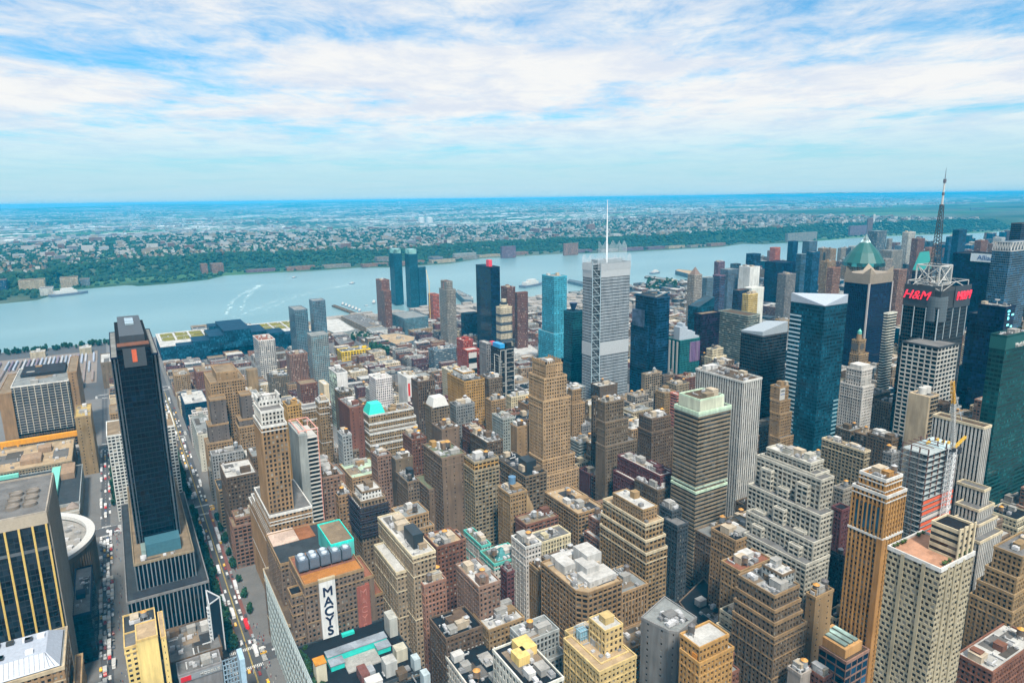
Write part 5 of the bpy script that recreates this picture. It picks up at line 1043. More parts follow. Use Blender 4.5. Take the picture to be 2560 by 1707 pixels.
# ------------------------------------------------------------------ buildings on the far shore
FB = [('paired orange-brown waterfront tower with notched top, left one', 'c0', 1672, 1690, 1742, 745, 3235, 'brickl'), ('wider orange-brown waterfront block with notched top', 'c0', 1758, 1775, 1876, 742, 3235, 'brickl'),
 ('dark slim tower standing alone on the hazy left plateau', 'c0', 522, 545, 590, 552, 5200, 'navy'), ('brown block left of the dark slim far tower', 'c0', 470, 480, 528, 560, 5300, 'brick'), ('hazy wide dark slab in the far left lowland', 'c0', 330, 350, 470, 462, 8200, 'bluegrey'),
 ('reddish brown brick blocks on the far plateau above the orange pair', 'c0', 1705, 1720, 1825, 575, 4300, 'brick'), ('small bright white block on the far plateau', 'c0', 1838, 1845, 1872, 615, 3900, 'white'),
 ('long tan waterfront office with blue glass base at the far left', 'c0', 55, 150, 370, 885, 2990, 'tanw'), ('pale stepped waterfront apartment block behind the moored ship', 'c0', 478, 500, 650, 862, 3045, 'tanw'), ('grey blue office block right of the pale stepped waterfront one', 'c0', 650, 665, 750, 872, 3080, 'bluegrey'),
 ('low white terminal building on the pier at the far left', 'c0', 318, 330, 440, 950, 2850, 'white'), ('cream apartment row above the woods at the far left', 'c0', 893, 905, 990, 700, 3560, 'tanw'), ('bright blue building at the far left edge', 'c0', -60, -40, 48, 880, 3000, 'bluegl'),
 ('grey tower pair on the far plateau, left one', 'c1', 1795, 1805, 1838, 478, 4700, 'brickl'), ('grey tower pair on the far plateau, right one', 'c1', 1900, 1908, 1940, 470, 4700, 'brickl'), ('pale block on the far lowland left of the white tanks', 'c1', 122, 130, 162, 372, 9000, 'pale'),
 ('pink brown apartment house on the plateau above the dark woods', 'c1', 1075, 1085, 1180, 512, 4600, 'tan'), ('grey waterfront block left of the teal twins', 'c1', 1128, 1150, 1248, 685, 3200, 'pale2'), ('glassy ferry terminal right of the teal twins', 'c1', 1580, 1620, 1705, 685, 3080, 'bluegrey'),
 ('long pale ferry pier building on the far shore', 'c1', 1785, 1800, 1985, 655, 3190, 'pale'), ('brown slab tower pair above the far woods, left', 'c2', 418, 425, 500, 445, 4200, 'brick2'), ('brown slab tower pair above the far woods, right', 'c2', 520, 528, 602, 440, 4250, 'brick2'),
 ('grey lone slab tower left of the needle mast on the far bluff', 'c2', 890, 905, 967, 408, 4100, 'brickl'), ('blue green slab directly beside the needle mast on the far bluff', 'c2', 995, 1002, 1062, 445, 4200, 'bluegrey'), ('yellow-topped brick waterfront block left of the needle-mast tower', 'c2', 697, 705, 825, 570, 3010, 'brickl'),
 ('purple grey waterfront flats on the far shore', 'c2', 172, 185, 300, 595, 3080, 'purp'), ('tan slab tower on the far bluff', 'c2', 1650, 1670, 1728, 425, 4300, 'tanw'), ('pale round-cornered tower trio on the far bluff, tallest', 'c2', 1828, 1845, 1882, 370, 3900, 'pale3'),
 ('pale tower trio on the far bluff, middle', 'c2', 1905, 1925, 1960, 402, 3700, 'pale3'), ('pale tower trio on the far bluff, right', 'c2', 1965, 1985, 2022, 396, 3650, 'pale3'), ('grey tower on the far bluff near the finned crown', 'c2', 2268, 2285, 2325, 355, 3900, 'pale'),
 ('long purple grey slab on the far river edge', 'd', 820, 835, 965, 520, 3000, 'purp'), ('narrow brown tower on the far river edge', 'd', 965, 975, 1015, 462, 3000, 'brick'), ('white slim tower behind the brown one across the river', 'd', 1012, 1018, 1032, 428, 3200, 'white'),
 ('pale long pier flats on the far river edge', 'd', 325, 345, 575, 578, 2890, 'pale2'), ('wide hazy slab on the far right bluff', 'd', 1770, 1780, 1890, 376, 4300, 'bluegrey')]
for f in FB: far_block(*f)
for i in range(16):                                    # low waterfront terraces between them
    x = 560+i*165 if i < 9 else 2250+(i-9)*150; y = float(shore(x))+26; B = Bld('terrace', 'terrace', 'low terrace of waterfront flats along the far quay', (x, y), random.Random(i).choice(['pale2', 'brickl', 'tanw', 'purp']), None, False, 'terraces on the far quay')
    B.tier(rect(x-62, x+62, y, y+36), 0, 13+(i*5) % 7, 'p', None, 'brownl', None, .6, .2); B.done()
for i, xx in enumerate((1524, 1594)):
    P = at('c1', xx, 395, 'Z', 6); q = Q(); s_ = 36; q.frustum(P[0], P[1], 2, 62, s_, s_, 20); q.frustum(P[0], P[1], 62, 74, s_, 6, 20); o = link('storage_tank', q.mesh('storage_tank'), 'painted_metal', None, 'white')
    tag(o, ('left' if i == 0 else 'right')+' one of two white domed storage tanks far across the lowland', 'storage tank', 'storage tanks in the lowland')
# ------------------------------------------------------------------ special buildings
def mk(name, cat, label, x0, x1, y0, y1, wall, glass=None, ind=False, gm=None, near=True): return Bld(name, cat, label, ((x0+x1)/2, (y0+y1)/2), wall, glass, near, None, ind, gm)
# the black slab with its striped podium
B = mk('office_tower', 'office tower', 'tall black slab tower with silver corner stripes on a striped podium', -16, 23, 560, 690, 'navy', (.002, .005, .012), True, 'curtain_glass')
TX = -7.5, 13.5
B.setcol((.004, .007, .013)); B.tier(rect(TX[0], TX[1], 577, 692), 70, 220, 'g', {0: 'g'}, 'black', (.02, .03, .05) and 'black', 1.0, .1)
B.setcol((.06, .075, .09)); B.tier(rect(TX[0]-4.5, TX[0]-.02, 580.5, 689), 70, 213, 'v1', {0: 'v1'}, 'pale', None, .5, .05); B.tier(rect(TX[1]+.02, TX[1]+4.5, 580.5, 689), 70, 213, 'v1', None, 'pale', None, .5, .05)
B.setcol((.16, .18, .195)); B.tier(rect(-15, 23.5, 548, 700), 50, 71, 'st', None, 'tanr', 'tanpale', .9, .25); B.tier(rect(-22, 30, 535, 712), 0, 51, 'st', None, 'dkgrey', 'grey', .9, .25); B.setcol()
q = Q(); q.box(-4, 10, 577-.4, 577, 206, 219.5, bottom=True); B.part('plant_grille', q, 'painted_metal', (.05, .06, .07)); q = Q(); q.box(1.4, 4.4, 577-.7, 577-.3, 209.5, 218.5, bottom=True); B.part('orange_sheeting', q, 'painted_metal', (.60, .12, .05))
q = Q(); q.box(-5, 11, 592, 688, 220.2, 226); B.part('roof_plant_box', q, 'painted_metal', (.04, .05, .06)); q = Q(); q.box(0, 6, 640, 668, 226, 227.5); B.part('roof_skylight', q, 'curtain_glass', (.28, .36, .40)); q = Q(); q.box(-7, 13, 579, 591, 220.2, 221.2); B.part('roof_deck', q, 'roofing', (.20, .09, .06))
q = Q(); q.box(-6.5, 16, 556, 570, 71.2, 80); B.part('cooling_plant', q, 'painted_metal', (.05, .14, .18)); q = Q(); q.box(-9.5, -6.6, 555, 568, 71.2, 77); B.part('louvre_box', q, 'painted_metal', (.20, .27, .25)); B.clutter(-14, 22, 549, 556, 71, 4, 0)
q = Q(); q.box(-18, 26, 537.5, 546, 51.05, 51.5); B.part('roof_garden_bed', q, 'roofing', (.035, .04, .05)); B.done(); PROT.append((np.array([0, 535, 10]), 'x'))
# stone neighbours along the two streets
def simple(cat, label, x0, x1, y0, y1, z, wall, sty='p', roof='tanr', **k):
    B = mk(nm(cat), cat, label, x0, x1, y0, y1, wall, k.get('glass'), k.get('ind', False), 'curtain_glass' if sty in CURT else None)
    for t in k.get('lower', []): B.tier(rect(*t[:4]), 0, t[4], k.get('lsty', sty), None, t[5] if len(t) > 5 else roof, k.get('par'), 1.1)
    B.tier(rect(x0, x1, y0, y1), 0, z, sty, k.get('over'), roof, k.get('par'), k.get('ph', 1.1)); B.clutter(x0, x1, y0, y1, z, k.get('clut', 5), k.get('bulk', 1)); return B
simple('office building', 'white gridded block showing on both sides behind the black slab tower', -28, 33, 797, 850, 91, 'white', 'P', 'tanr').done()
for i, (a, b, c, z, w_, lb) in enumerate([(62, 92, 1068, 36.5, 'bluedk', 'low blue glass office with white roof on the tree-lined street'), (62, 84, 1215, 45, 'tan', 'tan stepped block far down the tree-lined street'), (92, 130, 1190, 52, 'brick', 'red brown brick block behind the low blue glass office'), (-28, 20, 1010, 55, 'tan', 'tan block behind the upper left of the black slab tower')]):
    simple('office building' if i == 0 else 'loft building', lb, a, b, c, c+(70 if i == 0 else 45), z, w_, 'r2' if i == 0 else 'p', 'white' if i < 1 else 'tanr', glass=PAL['teald'] if i == 0 else None).done()
B = mk('hotel', 'hotel', 'tan brick art deco hotel of stacked wings with dark netted turrets', 62, 122, 808, 900, 'tan', None, True)
def fr(t, x, y, Y): p_ = at(t, x, y, 'Y', Y); return p_[0], p_[2]
for (xa, xb, y_, Y, d, col, sty) in [(1430, 1640, 1165, 806, 22, None, 'p'), (1680, 1795, 1045, 806, 22, None, 'p'), (1478, 1725, 730, 835, 55, None, 'p'), (1522, 1672, 660, 840, 40, None, 'nb'), (1465, 1612, 1030, 812, 18, (.115, .095, .085), 'nb'), (1478, 1590, 850, 815, 15, (.115, .095, .085), 'nb'), (1682, 1788, 990, 812, 18, (.115, .095, .085), 'nb'), (1692, 1770, 815, 815, 15, (.115, .095, .085), 'nb')]:
    a, z = fr('b0', xa, y_, Y); b, _ = fr('b0', xb, y_, Y); B.setcol(col); B.tier(rect(max(62, a), max(70, b), Y, Y+d), 0, z, sty, None, 'tanr', None, 1.2, .3)
B.setcol(); B.done()
simple('loft building', 'dark brown loft with white roof below the art deco hotel', 62, 88, 660, 700, 76, 'brown', 'p', 'white', clut=6).done()
simple('loft building', 'narrow brown loft at the foot of the white-crowned tower', 90, 112, 690, 720, 80, 'brown', 'p', 'pale').done()
simple('office building', 'slim grey shop building at the foot of the art deco hotel', 62, 80, 900, 985, 42, 'pale', 'r', 'pale').done()
# two big neighbours south of the black slab
B = mk('office tower'.replace(' ', '_'), 'office tower', 'dark tower with golden vertical stripes and six round roof fans', -130, -55, 522, 590, 'black', (.012, .018, .026), False, 'curtain_glass')
B.setcol((.02, .024, .03)); B.tier(rect(-190, -56.5, 522, 592), 0, 133, 'g', {1: 'v1'}, 'grey', 'concr', 1.2, .3)
q = Q()
for i in range(19): X = -57.5-i*7.0; q.box(X-.55, X+.55, 521.2, 522, 0, 126, bottom=True)
B.part('gold_fin', q, 'painted_metal', (.62, .43, .12)); q = Q(); q.box(-190, -56.2, 521.5, 522.05, 126, 133.2, bottom=True); B.part('top_band', q, 'concrete', (.40, .34, .26)); q = Q(); q.box(-190, -56.3, 521.6, 522.02, 109, 111, bottom=True); B.part('plant_louvre', q, 'painted_metal', (.10, .11, .12))
q = Q()
for i in range(24): q.box(-56.4, -55.7, 523+i*2.9, 524+i*2.9, 0, 133, bottom=True)
B.part('ribbed_end_wall', q, 'concrete', (.30, .26, .21))
for i in range(3):
    for j in range(2): q = Q(); cx_, cy_ = -66-j*9, 540+i*11; q.frustum(cx_, cy_, 133, 135, 3.9, 3.9, 20, cap=False); q.frustum(cx_, cy_, 135, 134.2, 3.9, 3.5, 20, cap=False); q.frustum(cx_, cy_, 133, 134.2, 3.4, 3.4, 20); B.part('roof_fan', q, 'painted_metal', (.20, .17, .14))
B.done()
B = mk('arena', 'arena', 'round tan arena with white ring roof behind the gold-striped tower', -150, -44, 640, 760, 'tan'); cx, cy, rr = -106, 690, 62
q = Q(); q.frustum(cx, cy, 0, 41, rr, rr, 72, cap=False)
for i in range(120): a = 2*math.pi*i/120; q.bar((cx+(rr+.2)*math.cos(a), cy+(rr+.2)*math.sin(a), 0), (cx+(rr+.2)*math.cos(a), cy+(rr+.2)*math.sin(a), 36), .8)
B.part('drum_wall', q, 'masonry', (.30, .20, .115)); q = Q(); q.frustum(cx, cy, 41, 44, rr+1.2, rr+1.2, 72, cap=False); q.frustum(cx, cy, 44, 44.2, rr+1.2, rr-5, 72, cap=False); q.frustum(cx, cy, 44.2, 41, rr-5, rr-5.2, 72, cap=False); B.part('ring_roof', q, 'painted_metal', PAL['white'])
q = Q(); q.frustum(cx, cy, 40, 41.2, rr-4.8, rr-16, 72, cap=False); q.frustum(cx, cy, 41.2, 38, rr-16, 2, 60); B.part('roof', q, 'roofing', (.36, .34, .31)); rn = random.Random(3)
for i in range(40): a = rn.uniform(0, 6.28); r_ = rn.uniform(30, 54); g = rn.uniform(.2, .55); child('air_conditioner', shared('air_conditioner', q_ac, 'painted_metal'), B.o, (cx+r_*math.cos(a)-B.c[0], cy+r_*math.sin(a)-B.c[1], 40.3), (g, g, g), a, (1.8, 1.8, 1.5))
B.done(); BOXES.append((-170, -44, 628, 752, 44, 'arena'))
simple('office building', 'black glass wedge block in front of the round arena', -56, -45, 560, 632, 38, 'navy', 'g', 'grey', glass=PAL['blackb']).done()
# the old post office, its annexes and the railway yard
B = mk('post_office', 'post office', 'long tan stone post office with teal copper roof strips', -200, -58, 800, 1020, 'tanpale')
B.tier(rect(-260, -60, 800, 815), 0, 20, 'P', None, 'tanr', 'pale', 1.2, .5); B.tier(rect(-260, -60, 815, 930), 0, 22, 'p', None, 'dkgrey', 'pale', 1.2, .4); B.tier(rect(-260, -70, 935, 1022), 0, 27, 'p', None, 'creamr', 'tanpale', 1.2, .4)
q = Q(); q.box(-88, -80, 825, 925, 22.2, 27); q.box(-160, -80, 816, 824, 22.2, 26); q.box(-150, -120, 926, 931, 22.2, 26); B.part('copper_roof', q, 'painted_metal', (.18, .56, .46)); q = Q(); q.box(-79, -66, 890, 925, 22.2, 29); q.box(-120, -100, 950, 975, 27.2, 32); q.box(-105, -92, 985, 1000, 27.2, 33); B.part('roof_house', q, 'masonry', (.28, .19, .12))
q = Q()
for i in range(24): q.frustum(-64-i*6.6, 798.6, 2, 17, .9, .8, 8)
q.box(-260, -60, 796.8, 800, 17, 20.5, bottom=True); q.box(-260, -60, 795, 800, 0, 2); B.part('colonnade', q, 'concrete', (.40, .37, .32)); q = Q(); q.frustum(-66, 812, 20.2, 25, 8, .5, 4, rot=.785); B.part('corner_roof', q, 'roofing', (.34, .28, .24)); B.clutter(-150, -72, 940, 1018, 27, 14, 2); B.done()
B = mk('office_building', 'office building', 'large sloping dark-gridded office slab with tan end walls at the left edge', -150, -65, 1072, 1180, 'tan', (.012, .016, .024), False, 'curtain_glass')
B.setcol((.17, .165, .16)); B.tier(rect(-131, -70, 1070, 1180), 30, 92, 'r', {0: 'r'}, 'pale', 'white', 1, .3); B.setcol(); B.tier(rect(-145, -131.05, 1066, 1180), 0, 86, 'n', None, 'tanr', None, 1); B.tier(rect(-69.95, -60, 1075, 1180), 0, 101, 'nb', None, 'tanr', None, 1); B.tier(rect(-131, -70, 1072, 1180), 0, 30, 'g', None, 'grey', None, 0)
q = Q()
for i in range(9): X = -128+i*7; q.box(X-.4, X+.4, 1069, 1070, 30, 92, bottom=True)
B.part('pale_fin', q, 'masonry', (.42, .38, .30)); B.clutter(-128, -72, 1072, 1178, 92, 14, 3); q = Q(); q.box(-125, -75, 1120, 1175, 92.2, 96); B.part('dark_roof_deck', q, 'roofing', (.03, .03, .035)); B.done()
simple('warehouse', 'tan windowless block with yellow roof beside the dark-gridded office', -62, -46, 955, 1010, 72, 'tan', 'nb', 'ylw', clut=6, bulk=2).done()
B = mk('gantry', 'gantry', 'long orange steel gantry above the railway cutting', -150, -60, 1044, 1052, 'gold'); q = Q(); q.box(-150, -62, 1044, 1049, 24, 30, bottom=True)
for i in range(14): q.box(-149+i*6.6, -148.3+i*6.6, 1043.4, 1044, 24, 30, bottom=True)
for X in (-148, -132, -64): q.box(X, X+2, 1044, 1049, 0, 24)
B.part('girder', q, 'painted_metal', (.78, .33, .02)); B.done()
for i in range(4): q = Q(); q.box(-150, -64, 1027+i*4.0, 1029.6+i*4.0, 9+i*.6, 11.2+i*.6, bottom=True); q.box(-148, -146, 1027+i*4, 1029.6+i*4, 0, 9); q.box(-68, -66, 1027+i*4, 1029.6+i*4, 0, 9); tag(link('concrete_beam', q.mesh('concrete_beam'), 'concrete', None, (.42, .40, .37)), 'long concrete deck beam under the orange gantry', 'beam', 'deck beams over the cutting')
sheet('railway_yard', [(-420, 1440), (-52, 1440), (-52, 1745), (-420, 1745)], .008, 'concrete', (.22, .18, .15))
rn = random.Random(8); q0 = Q(); q0.box(-1.55, 1.55, -42, 42, 1.0, 4.4, bottom=True); q0.box(-1.3, 1.3, -41, 41, .1, 1.0); tr_me = q0.mesh('train'); tr_me.materials.append(M['painted_metal']); q1 = Q(); q1.box(-1.2, 1.2, -41, 41, 4.4, 4.8); tr_roof = q1.mesh('train_roof'); tr_roof.materials.append(M['painted_metal'])
for i in range(30):
    for j in range(3):
        if rn.random() < .22: continue
        o = D.objects.new('train', tr_me); COL.link(o); o.location = (-58-i*7.0, 1490+j*88, .05); c = rn.choice([(.42, .46, .55), (.5, .5, .52), (.22, .15, .20), (.30, .22, .18), (.36, .40, .46)]); o.color = (*c, 1); r_ = D.objects.new('train_roof', tr_roof); COL.link(r_); r_.parent = o; r_.color = (*[k*.8 for k in c], 1)
        tag(o, 'silver and brown commuter train parked in the railway yard by the river', 'train', 'trains in the railway yard')
B = simple('warehouse', 'long low black-roofed train shed at the near end of the yard', -230, -72, 1400, 1436, 14, 'grey', 'n', 'black', clut=10); B.done()
for i, (a, b, c, d, z, lb) in enumerate([(-172, -146, 1738, 1760, 11, 'small cream yard building at the river end'), (-84, -62, 1722, 1748, 12, 'larger cream yard building at the river end'), (-40, -10, 1380, 1460, 46, 'brown loft showing left of the black slab tower top')]): simple('warehouse', lb, a, b, c, d, z, 'creamw' if i < 2 else 'brownl', 'nb', 'white').done()
# corner hotel with the white ornate roof, yellow slab and low shops at the bottom left
B = mk('hotel', 'hotel', 'tan corner hotel with an ornate white metal roof at the bottom left', -110, -48, 436, 474, 'tan', None, True)
B.tier(rect(-118, -51, 436.5, 476), 0, 78, 'p', None, 'pale', 'tanw', 1.2, .6)
q = Q(); a0, a1, b0, b1 = -112, -52.5, 438, 474
q.add([[(a0, b0, 79), (a1, b0, 79), (a1-6, b0+7, 85), (a0+6, b0+7, 85)], [(a1, b0, 79), (a1, b1, 79), (a1-6, b1-7, 85), (a1-6, b0+7, 85)], [(a1, b1, 79), (a0, b1, 79), (a0+6, b1-7, 85), (a1-6, b1-7, 85)], [(a0, b1, 79), (a0, b0, 79), (a0+6, b0+7, 85), (a0+6, b1-7, 85)], [(a0+6, b0+7, 85), (a1-6, b0+7, 85), (a1-6, b1-7, 85), (a0+6, b1-7, 85)]]); B.part('hipped_metal_roof', q, 'painted_metal', (.36, .40, .47))
rn = random.Random(4)
q = Q()
for i in range(26): X = -110+i*2.2; q.bar((X, 438.5, 79.6), (min(max(X, -106), -59), 445, 85.2), .22)
B.part('roof_seam', q, 'painted_metal', (.16, .18, .22))
for i in range(17): q = Q(); X = rn.uniform(-98, -62); Y = rn.uniform(447, 463); q.box(X, X+3.5, Y, Y+3, 85, 86.5); B.part('roof_hatch', q, 'painted_metal', rn.choice([(.05, .05, .06), (.7, .72, .76), (.03, .03, .03)]))
B.done(); simple('hotel', 'slim tan wing with arched windows right of the ornate white roof', -48.5, -45, 430, 470, 62, 'tan', 'p', 'brownl', clut=2, bulk=1).done()
B = mk('hotel', 'hotel', 'pale yellow slab with blank front and dark rooftop', -24, -2, 452, 492, 'ylw', None, True)
B.setcol((.66, .50, .19)); B.tier(rect(-17, -6, 452, 470), 0, 71, 'n', None, 'creamr', None, .6, .2); B.tier(rect(-23.5, -17.02, 454.5, 470), 0, 67, 'p', None, 'grey', None, .8, .2); B.tier(rect(-4.6, -1.8, 456, 486), 0, 66, 'nb', None, 'creamr', None, .5, .1); B.setcol((.30, .27, .22)); B.tier(rect(-23.5, -6, 470.05, 492), 0, 66, 'p', None, 'dkgrey', None, 1, .2); B.setcol(); B.tank(-12, 482, 66, .9); B.clutter(-22, -7, 471, 491, 66, 5, 1); B.done()
B = simple('shop', 'low shop building with a red and grey lettered fascia', 2, 27, 466, 480, 30, 'grey', 'n', 'grey', clut=6)
q = Q(); q.box(2, 27, 465.4, 466, 25.5, 29.5, bottom=True); B.part('fascia', q, 'painted_metal', (.26, .28, .30)); q = Q(); q.box(3, 9, 465.0, 465.4, 26, 29.2, bottom=True); B.part('red_sign', q, 'painted_metal', (.6, .02, .03)); lettering(B, "MODELL'S", 2.6, (20, 465.3, 27.5), 'e', 'painted_metal', 'white', 0, .01); B.done()
simple('shop', 'low flat-roofed block behind the lettered shop fascia', -1.5, 30, 488, 528, 26, 'brown', 'n', 'grey', clut=12, bulk=3).done()
B = mk('billboard', 'billboard', 'tall black triangular billboard tower beside the striped podium', 24, 33, 505, 520, 'navy'); q = Q(); tri = [(26, 500), (33.5, 506), (26.5, 520)]; q.prism(tri, 12, 52); B.part('black_screen', q, 'painted_metal', (.012, .02, .035)); q = Q()
for i in range(3):
    a, b = tri[i], tri[(i+1) % 3]; q.bar((*a, 53), (*b, 53), .7); q.bar((*a, 12), (*a, 53), .8)
for i in range(14): q.box(24.3, 25.9, 500, 503, 13+i*2.8, 14+i*2.8, bottom=True)
q.box(26, 31, 503, 514, 0, 12); B.part('frame', q, 'painted_metal', (.55, .57, .58)); B.done()
B = mk('billboard', 'billboard', 'pale blue open steel billboard frame above the low grey roof', 27, 36, 440, 452, 'bluegrey'); q = Q()
for i in range(6):
    for j in range(2): q.bar((26+i*1.7, 440+j*5, 18), (26+i*1.7, 440+j*5, 46), .3)
for k in range(9):
    for j in range(2): q.bar((26, 440+j*5, 19+k*3.3), (34.5, 440+j*5, 19+k*3.3), .3)
    q.bar((26, 440, 19+k*3.3), (34.5, 445, 19+k*3.3), .25)
B.part('frame', q, 'painted_metal', (.28, .38, .46)); q = Q(); q.box(35, 38, 438, 450, 18, 47); B.part('screen', q, 'painted_metal', (.35, .50, .62)); B.done()
simple('shop', 'low block with a grey flat roof at the bottom edge by the avenue', 6, 40, 398, 445, 19, 'brownl', 'p', 'grey', clut=16, bulk=3).done()
# the department store
B = mk('department_store', 'department store', 'big brown brick department store with orange roofs and a painted sign', 66, 128, 330, 520, 'brown', None, True)
B.setcol((.155, .11, .08)); B.tier(rect(75, 113, 431, 470), 0, 87, 'p', None, 'redr', 'tan', 1.2, .3); B.tier(rect(68, 75.05, 436, 446), 0, 80, 'p', None, 'black', 'tan', 1, .2); B.tier(rect(113.02, 120, 433, 462), 0, 79, 'nb', None, 'redr', 'tan', 1, .2); B.tier(rect(120.05, 128, 440, 462), 0, 60, 'p', None, 'redr', 'tan', 1, .2)
B.tier(rect(69, 118, 470.05, 516), 0, 84, 'p', None, 'dkgrey', 'tan', 1, .2); B.tier(rect(66, 76, 446, 525), 0, 54, 'P', None, 'brownl', 'tanw', 1, .3); B.setcol((.10, .46, .42)); B.tier(rect(98.5, 114, 452, 485), 84, 98, 'n', None, 'tanr', 'turq', .8, .1); B.setcol((.2, .16, .12)); B.tier(rect(66, 127, 372, 431), 0, 47, 'p', None, 'black', 'dkgrey', 1, .3); B.tier(rect(66, 126, 318, 372), 0, 43, 'p', None, 'black', 'dkgrey', 1, .3); B.setcol()
q = Q(); q.box(83.8, 93.8, 429.2, 431, 48, 87.6, bottom=True); B.part('painted_sign', q, 'masonry', (.62, .62, .60)); q = Q(); q.box(83.6, 94, 429, 431, 87.6, 89.4, bottom=True); B.part('sign_coping', q, 'masonry', (.4, .33, .22))
for i, ch in enumerate('MACYS'):
    o_ = lettering(B, ch, 8.6, (88.8, 429.15, 80.2-i*6.85), 'e', 'painted_metal', (.012, .018, .05), 0, 0); md = o_.modifiers.new('stroke', 'SOLIDIFY'); md.thickness = .22; md.offset = 1
q = Q(); q.box(107.5, 116, 430.4, 433, 42, 76, bottom=True); B.part('ghost_sign', q, 'masonry', (.27, .085, .06))
for i, ch in enumerate('MACYS'): lettering(B, ch, 6.4, (111.7, 430.3, 71-i*6.2), 'e', 'masonry', (.33, .13, .10), 0, .0)
q = Q(); q.box(76, 112, 433, 444, 87.2, 87.5); q.box(80, 104, 458, 464, 87.2, 91); B.part('orange_roof', q, 'roofing', (.46, .19, .045)); q = Q(); q.box(70, 88, 497, 519, 84.2, 84.6); B.part('pink_roof', q, 'roofing', (.62, .47, .38)); q = Q(); q.box(88.1, 99.5, 497, 519, 84.2, 84.6); B.part('rust_roof', q, 'roofing', (.30, .12, .05))
for i in range(5):
    q = Q(); a = 76+i*7; q.box(a, a+6.2, 446, 456, 89, 96); q.box(a+.4, a+5.8, 445.7, 446, 90, 95.4); B.part('chiller', q, 'painted_metal', (.10, .13, .17))
    for j in range(2): q = Q(); q.frustum(a+3.1, 448.6+j*4.8, 96, 97, 1.9, 2.0, 14, cap=False); q.frustum(a+3.1, 448.6+j*4.8, 96, 96.3, 1.9, 1.9, 14); B.part('chiller_fan', q, 'painted_metal', (.48, .54, .60))
q = Q(); q.box(80, 117, 405, 411, 47.2, 52); q.box(80, 88, 398, 405, 47.2, 50.5); q.box(109, 117, 398, 405, 47.2, 50.5); q.box(95, 103, 426, 428.6, 47.2, 49); B.part('turquoise_penthouse', q, 'painted_metal', (.03, .55, .47)); q = Q(); q.box(79.6, 117.4, 404.6, 411.4, 52, 52.6, bottom=True); q.box(79.6, 88.4, 397.6, 405, 50.5, 51, bottom=True); q.box(108.6, 117.4, 397.6, 405, 50.5, 51, bottom=True); B.part('penthouse_roof', q, 'roofing', (.30, .34, .38)); q = Q(); q.box(88.2, 108.8, 391, 404.6, 47.2, 48); B.part('stained_deck', q, 'roofing', (.42, .41, .38))
for (a, b, c, d, h, col) in [(70, 76, 392, 399, 12, (.50, .46, .34)), (116, 123, 385, 392, 8, (.45, .42, .33)), (106, 113, 376, 384, 9, (.40, .40, .38)), (122, 126, 372, 378, 8, (.36, .42, .44)), (122, 126, 358, 364, 7, (.36, .42, .44)), (92, 97, 378, 388, 6, (.15, .06, .05)), (97, 101, 380, 386, 5, (.28, .30, .32)), (121, 126.4, 410, 420, 13, (.42, .42, .38))]:
    q = Q(); q.box(a, b, c, d, 45, 47+h); B.part('roof_house', q, 'masonry', col)
q = Q(); q.box(69.7, 76.3, 391.7, 399.3, 59, 59.5, bottom=True); B.part('rust_roof', q, 'roofing', (.60, .25, .03)); B.clutter(78, 124, 322, 392, 46, 26, 3)
q = Q()
for i in range(32): Y = 322+i*6.1; q.bar((65.2, Y, 0), (65.2, Y, 57), .55); q.bar((65.2, Y, 50), (65.2, Y+6.1, 57), .35)
for k in range(8): q.bar((65.2, 322, 8+k*7), (65.2, 512, 8+k*7), .5)
B.part('street_facade_frame', q, 'painted_metal', (.36, .42, .42)); B.done(); BOXES.append((60, 130, 318, 520, 90, 'store'))
for i in range(16): rn = random.Random(i); o = child('bush', shared('bush', lambda: leafq(2.4, 2.6, 90, 3), 'leaves'), None, (68.5+rn.uniform(-1, 4), 384+i*2.9, 47.5 if i < 14 else 47.5), (.03, .075, .025), rn.random()*6); tag(o, 'green roof-terrace bush beside the brown department store', 'bush', 'bushes on the store terrace')
# convention hall by the river
B = mk('convention_hall', 'convention hall', 'long dark glass convention hall with green roof strips by the river', 62, 365, 1545, 1700, 'bluedk', (.008, .06, .10), False, 'curtain_glass', True)
B.tier(rect(62, 365, 1560, 1715), 0, 28, 'g', None, 'white', 'white', 1, .3)
for (a, b, c, d, z) in [(90, 330, 1530, 1562, 32), (120, 300, 1522, 1575, 39), (150, 262, 1516, 1600, 47), (178, 230, 1512, 1640, 56), (165, 215, 1650, 1690, 44)]: B.tier(rect(a, b, c, d), 0 if z < 40 else 20, z, 'g', None, 'bluegl', 'bluegl', .5, .2)
for i in range(10):
    a = 70+i*29
    for c, d in ((1620, 1660), (1668, 1706)):
        if 140 < a < 235: continue
        q = Q(); q.box(a, a+24, c, d, 28.1, 28.7); B.part('green_roof_strip', q, 'roofing', (.22, .20, .022))
for i in range(11): q = Q(); q.box(66+i*29, 68.5+i*29, 1618, 1708, 28.1, 30); B.part('roof_duct', q, 'painted_metal', PAL['white'])
B.clutter(64, 362, 1600, 1715, 28, 50, 0); B.done(); BOXES.append((62, 368, 1510, 1715, 30, 'hall'))
simple('warehouse', 'grey-roofed river terminal behind the convention hall', 146, 232, 1815, 1862, 14, 'pale', 'n', 'tanr', clut=4).done(); simple('loft building', 'dark slate block in front of the convention hall', 236, 262, 1470, 1500, 26, 'bluegrey', 'n', 'pale', bulk=2).done(); simple('warehouse', 'slim cream block behind the green-roofed hall', 372, 396, 1770, 1795, 40, 'cream', 'nb', 'tanr').done()
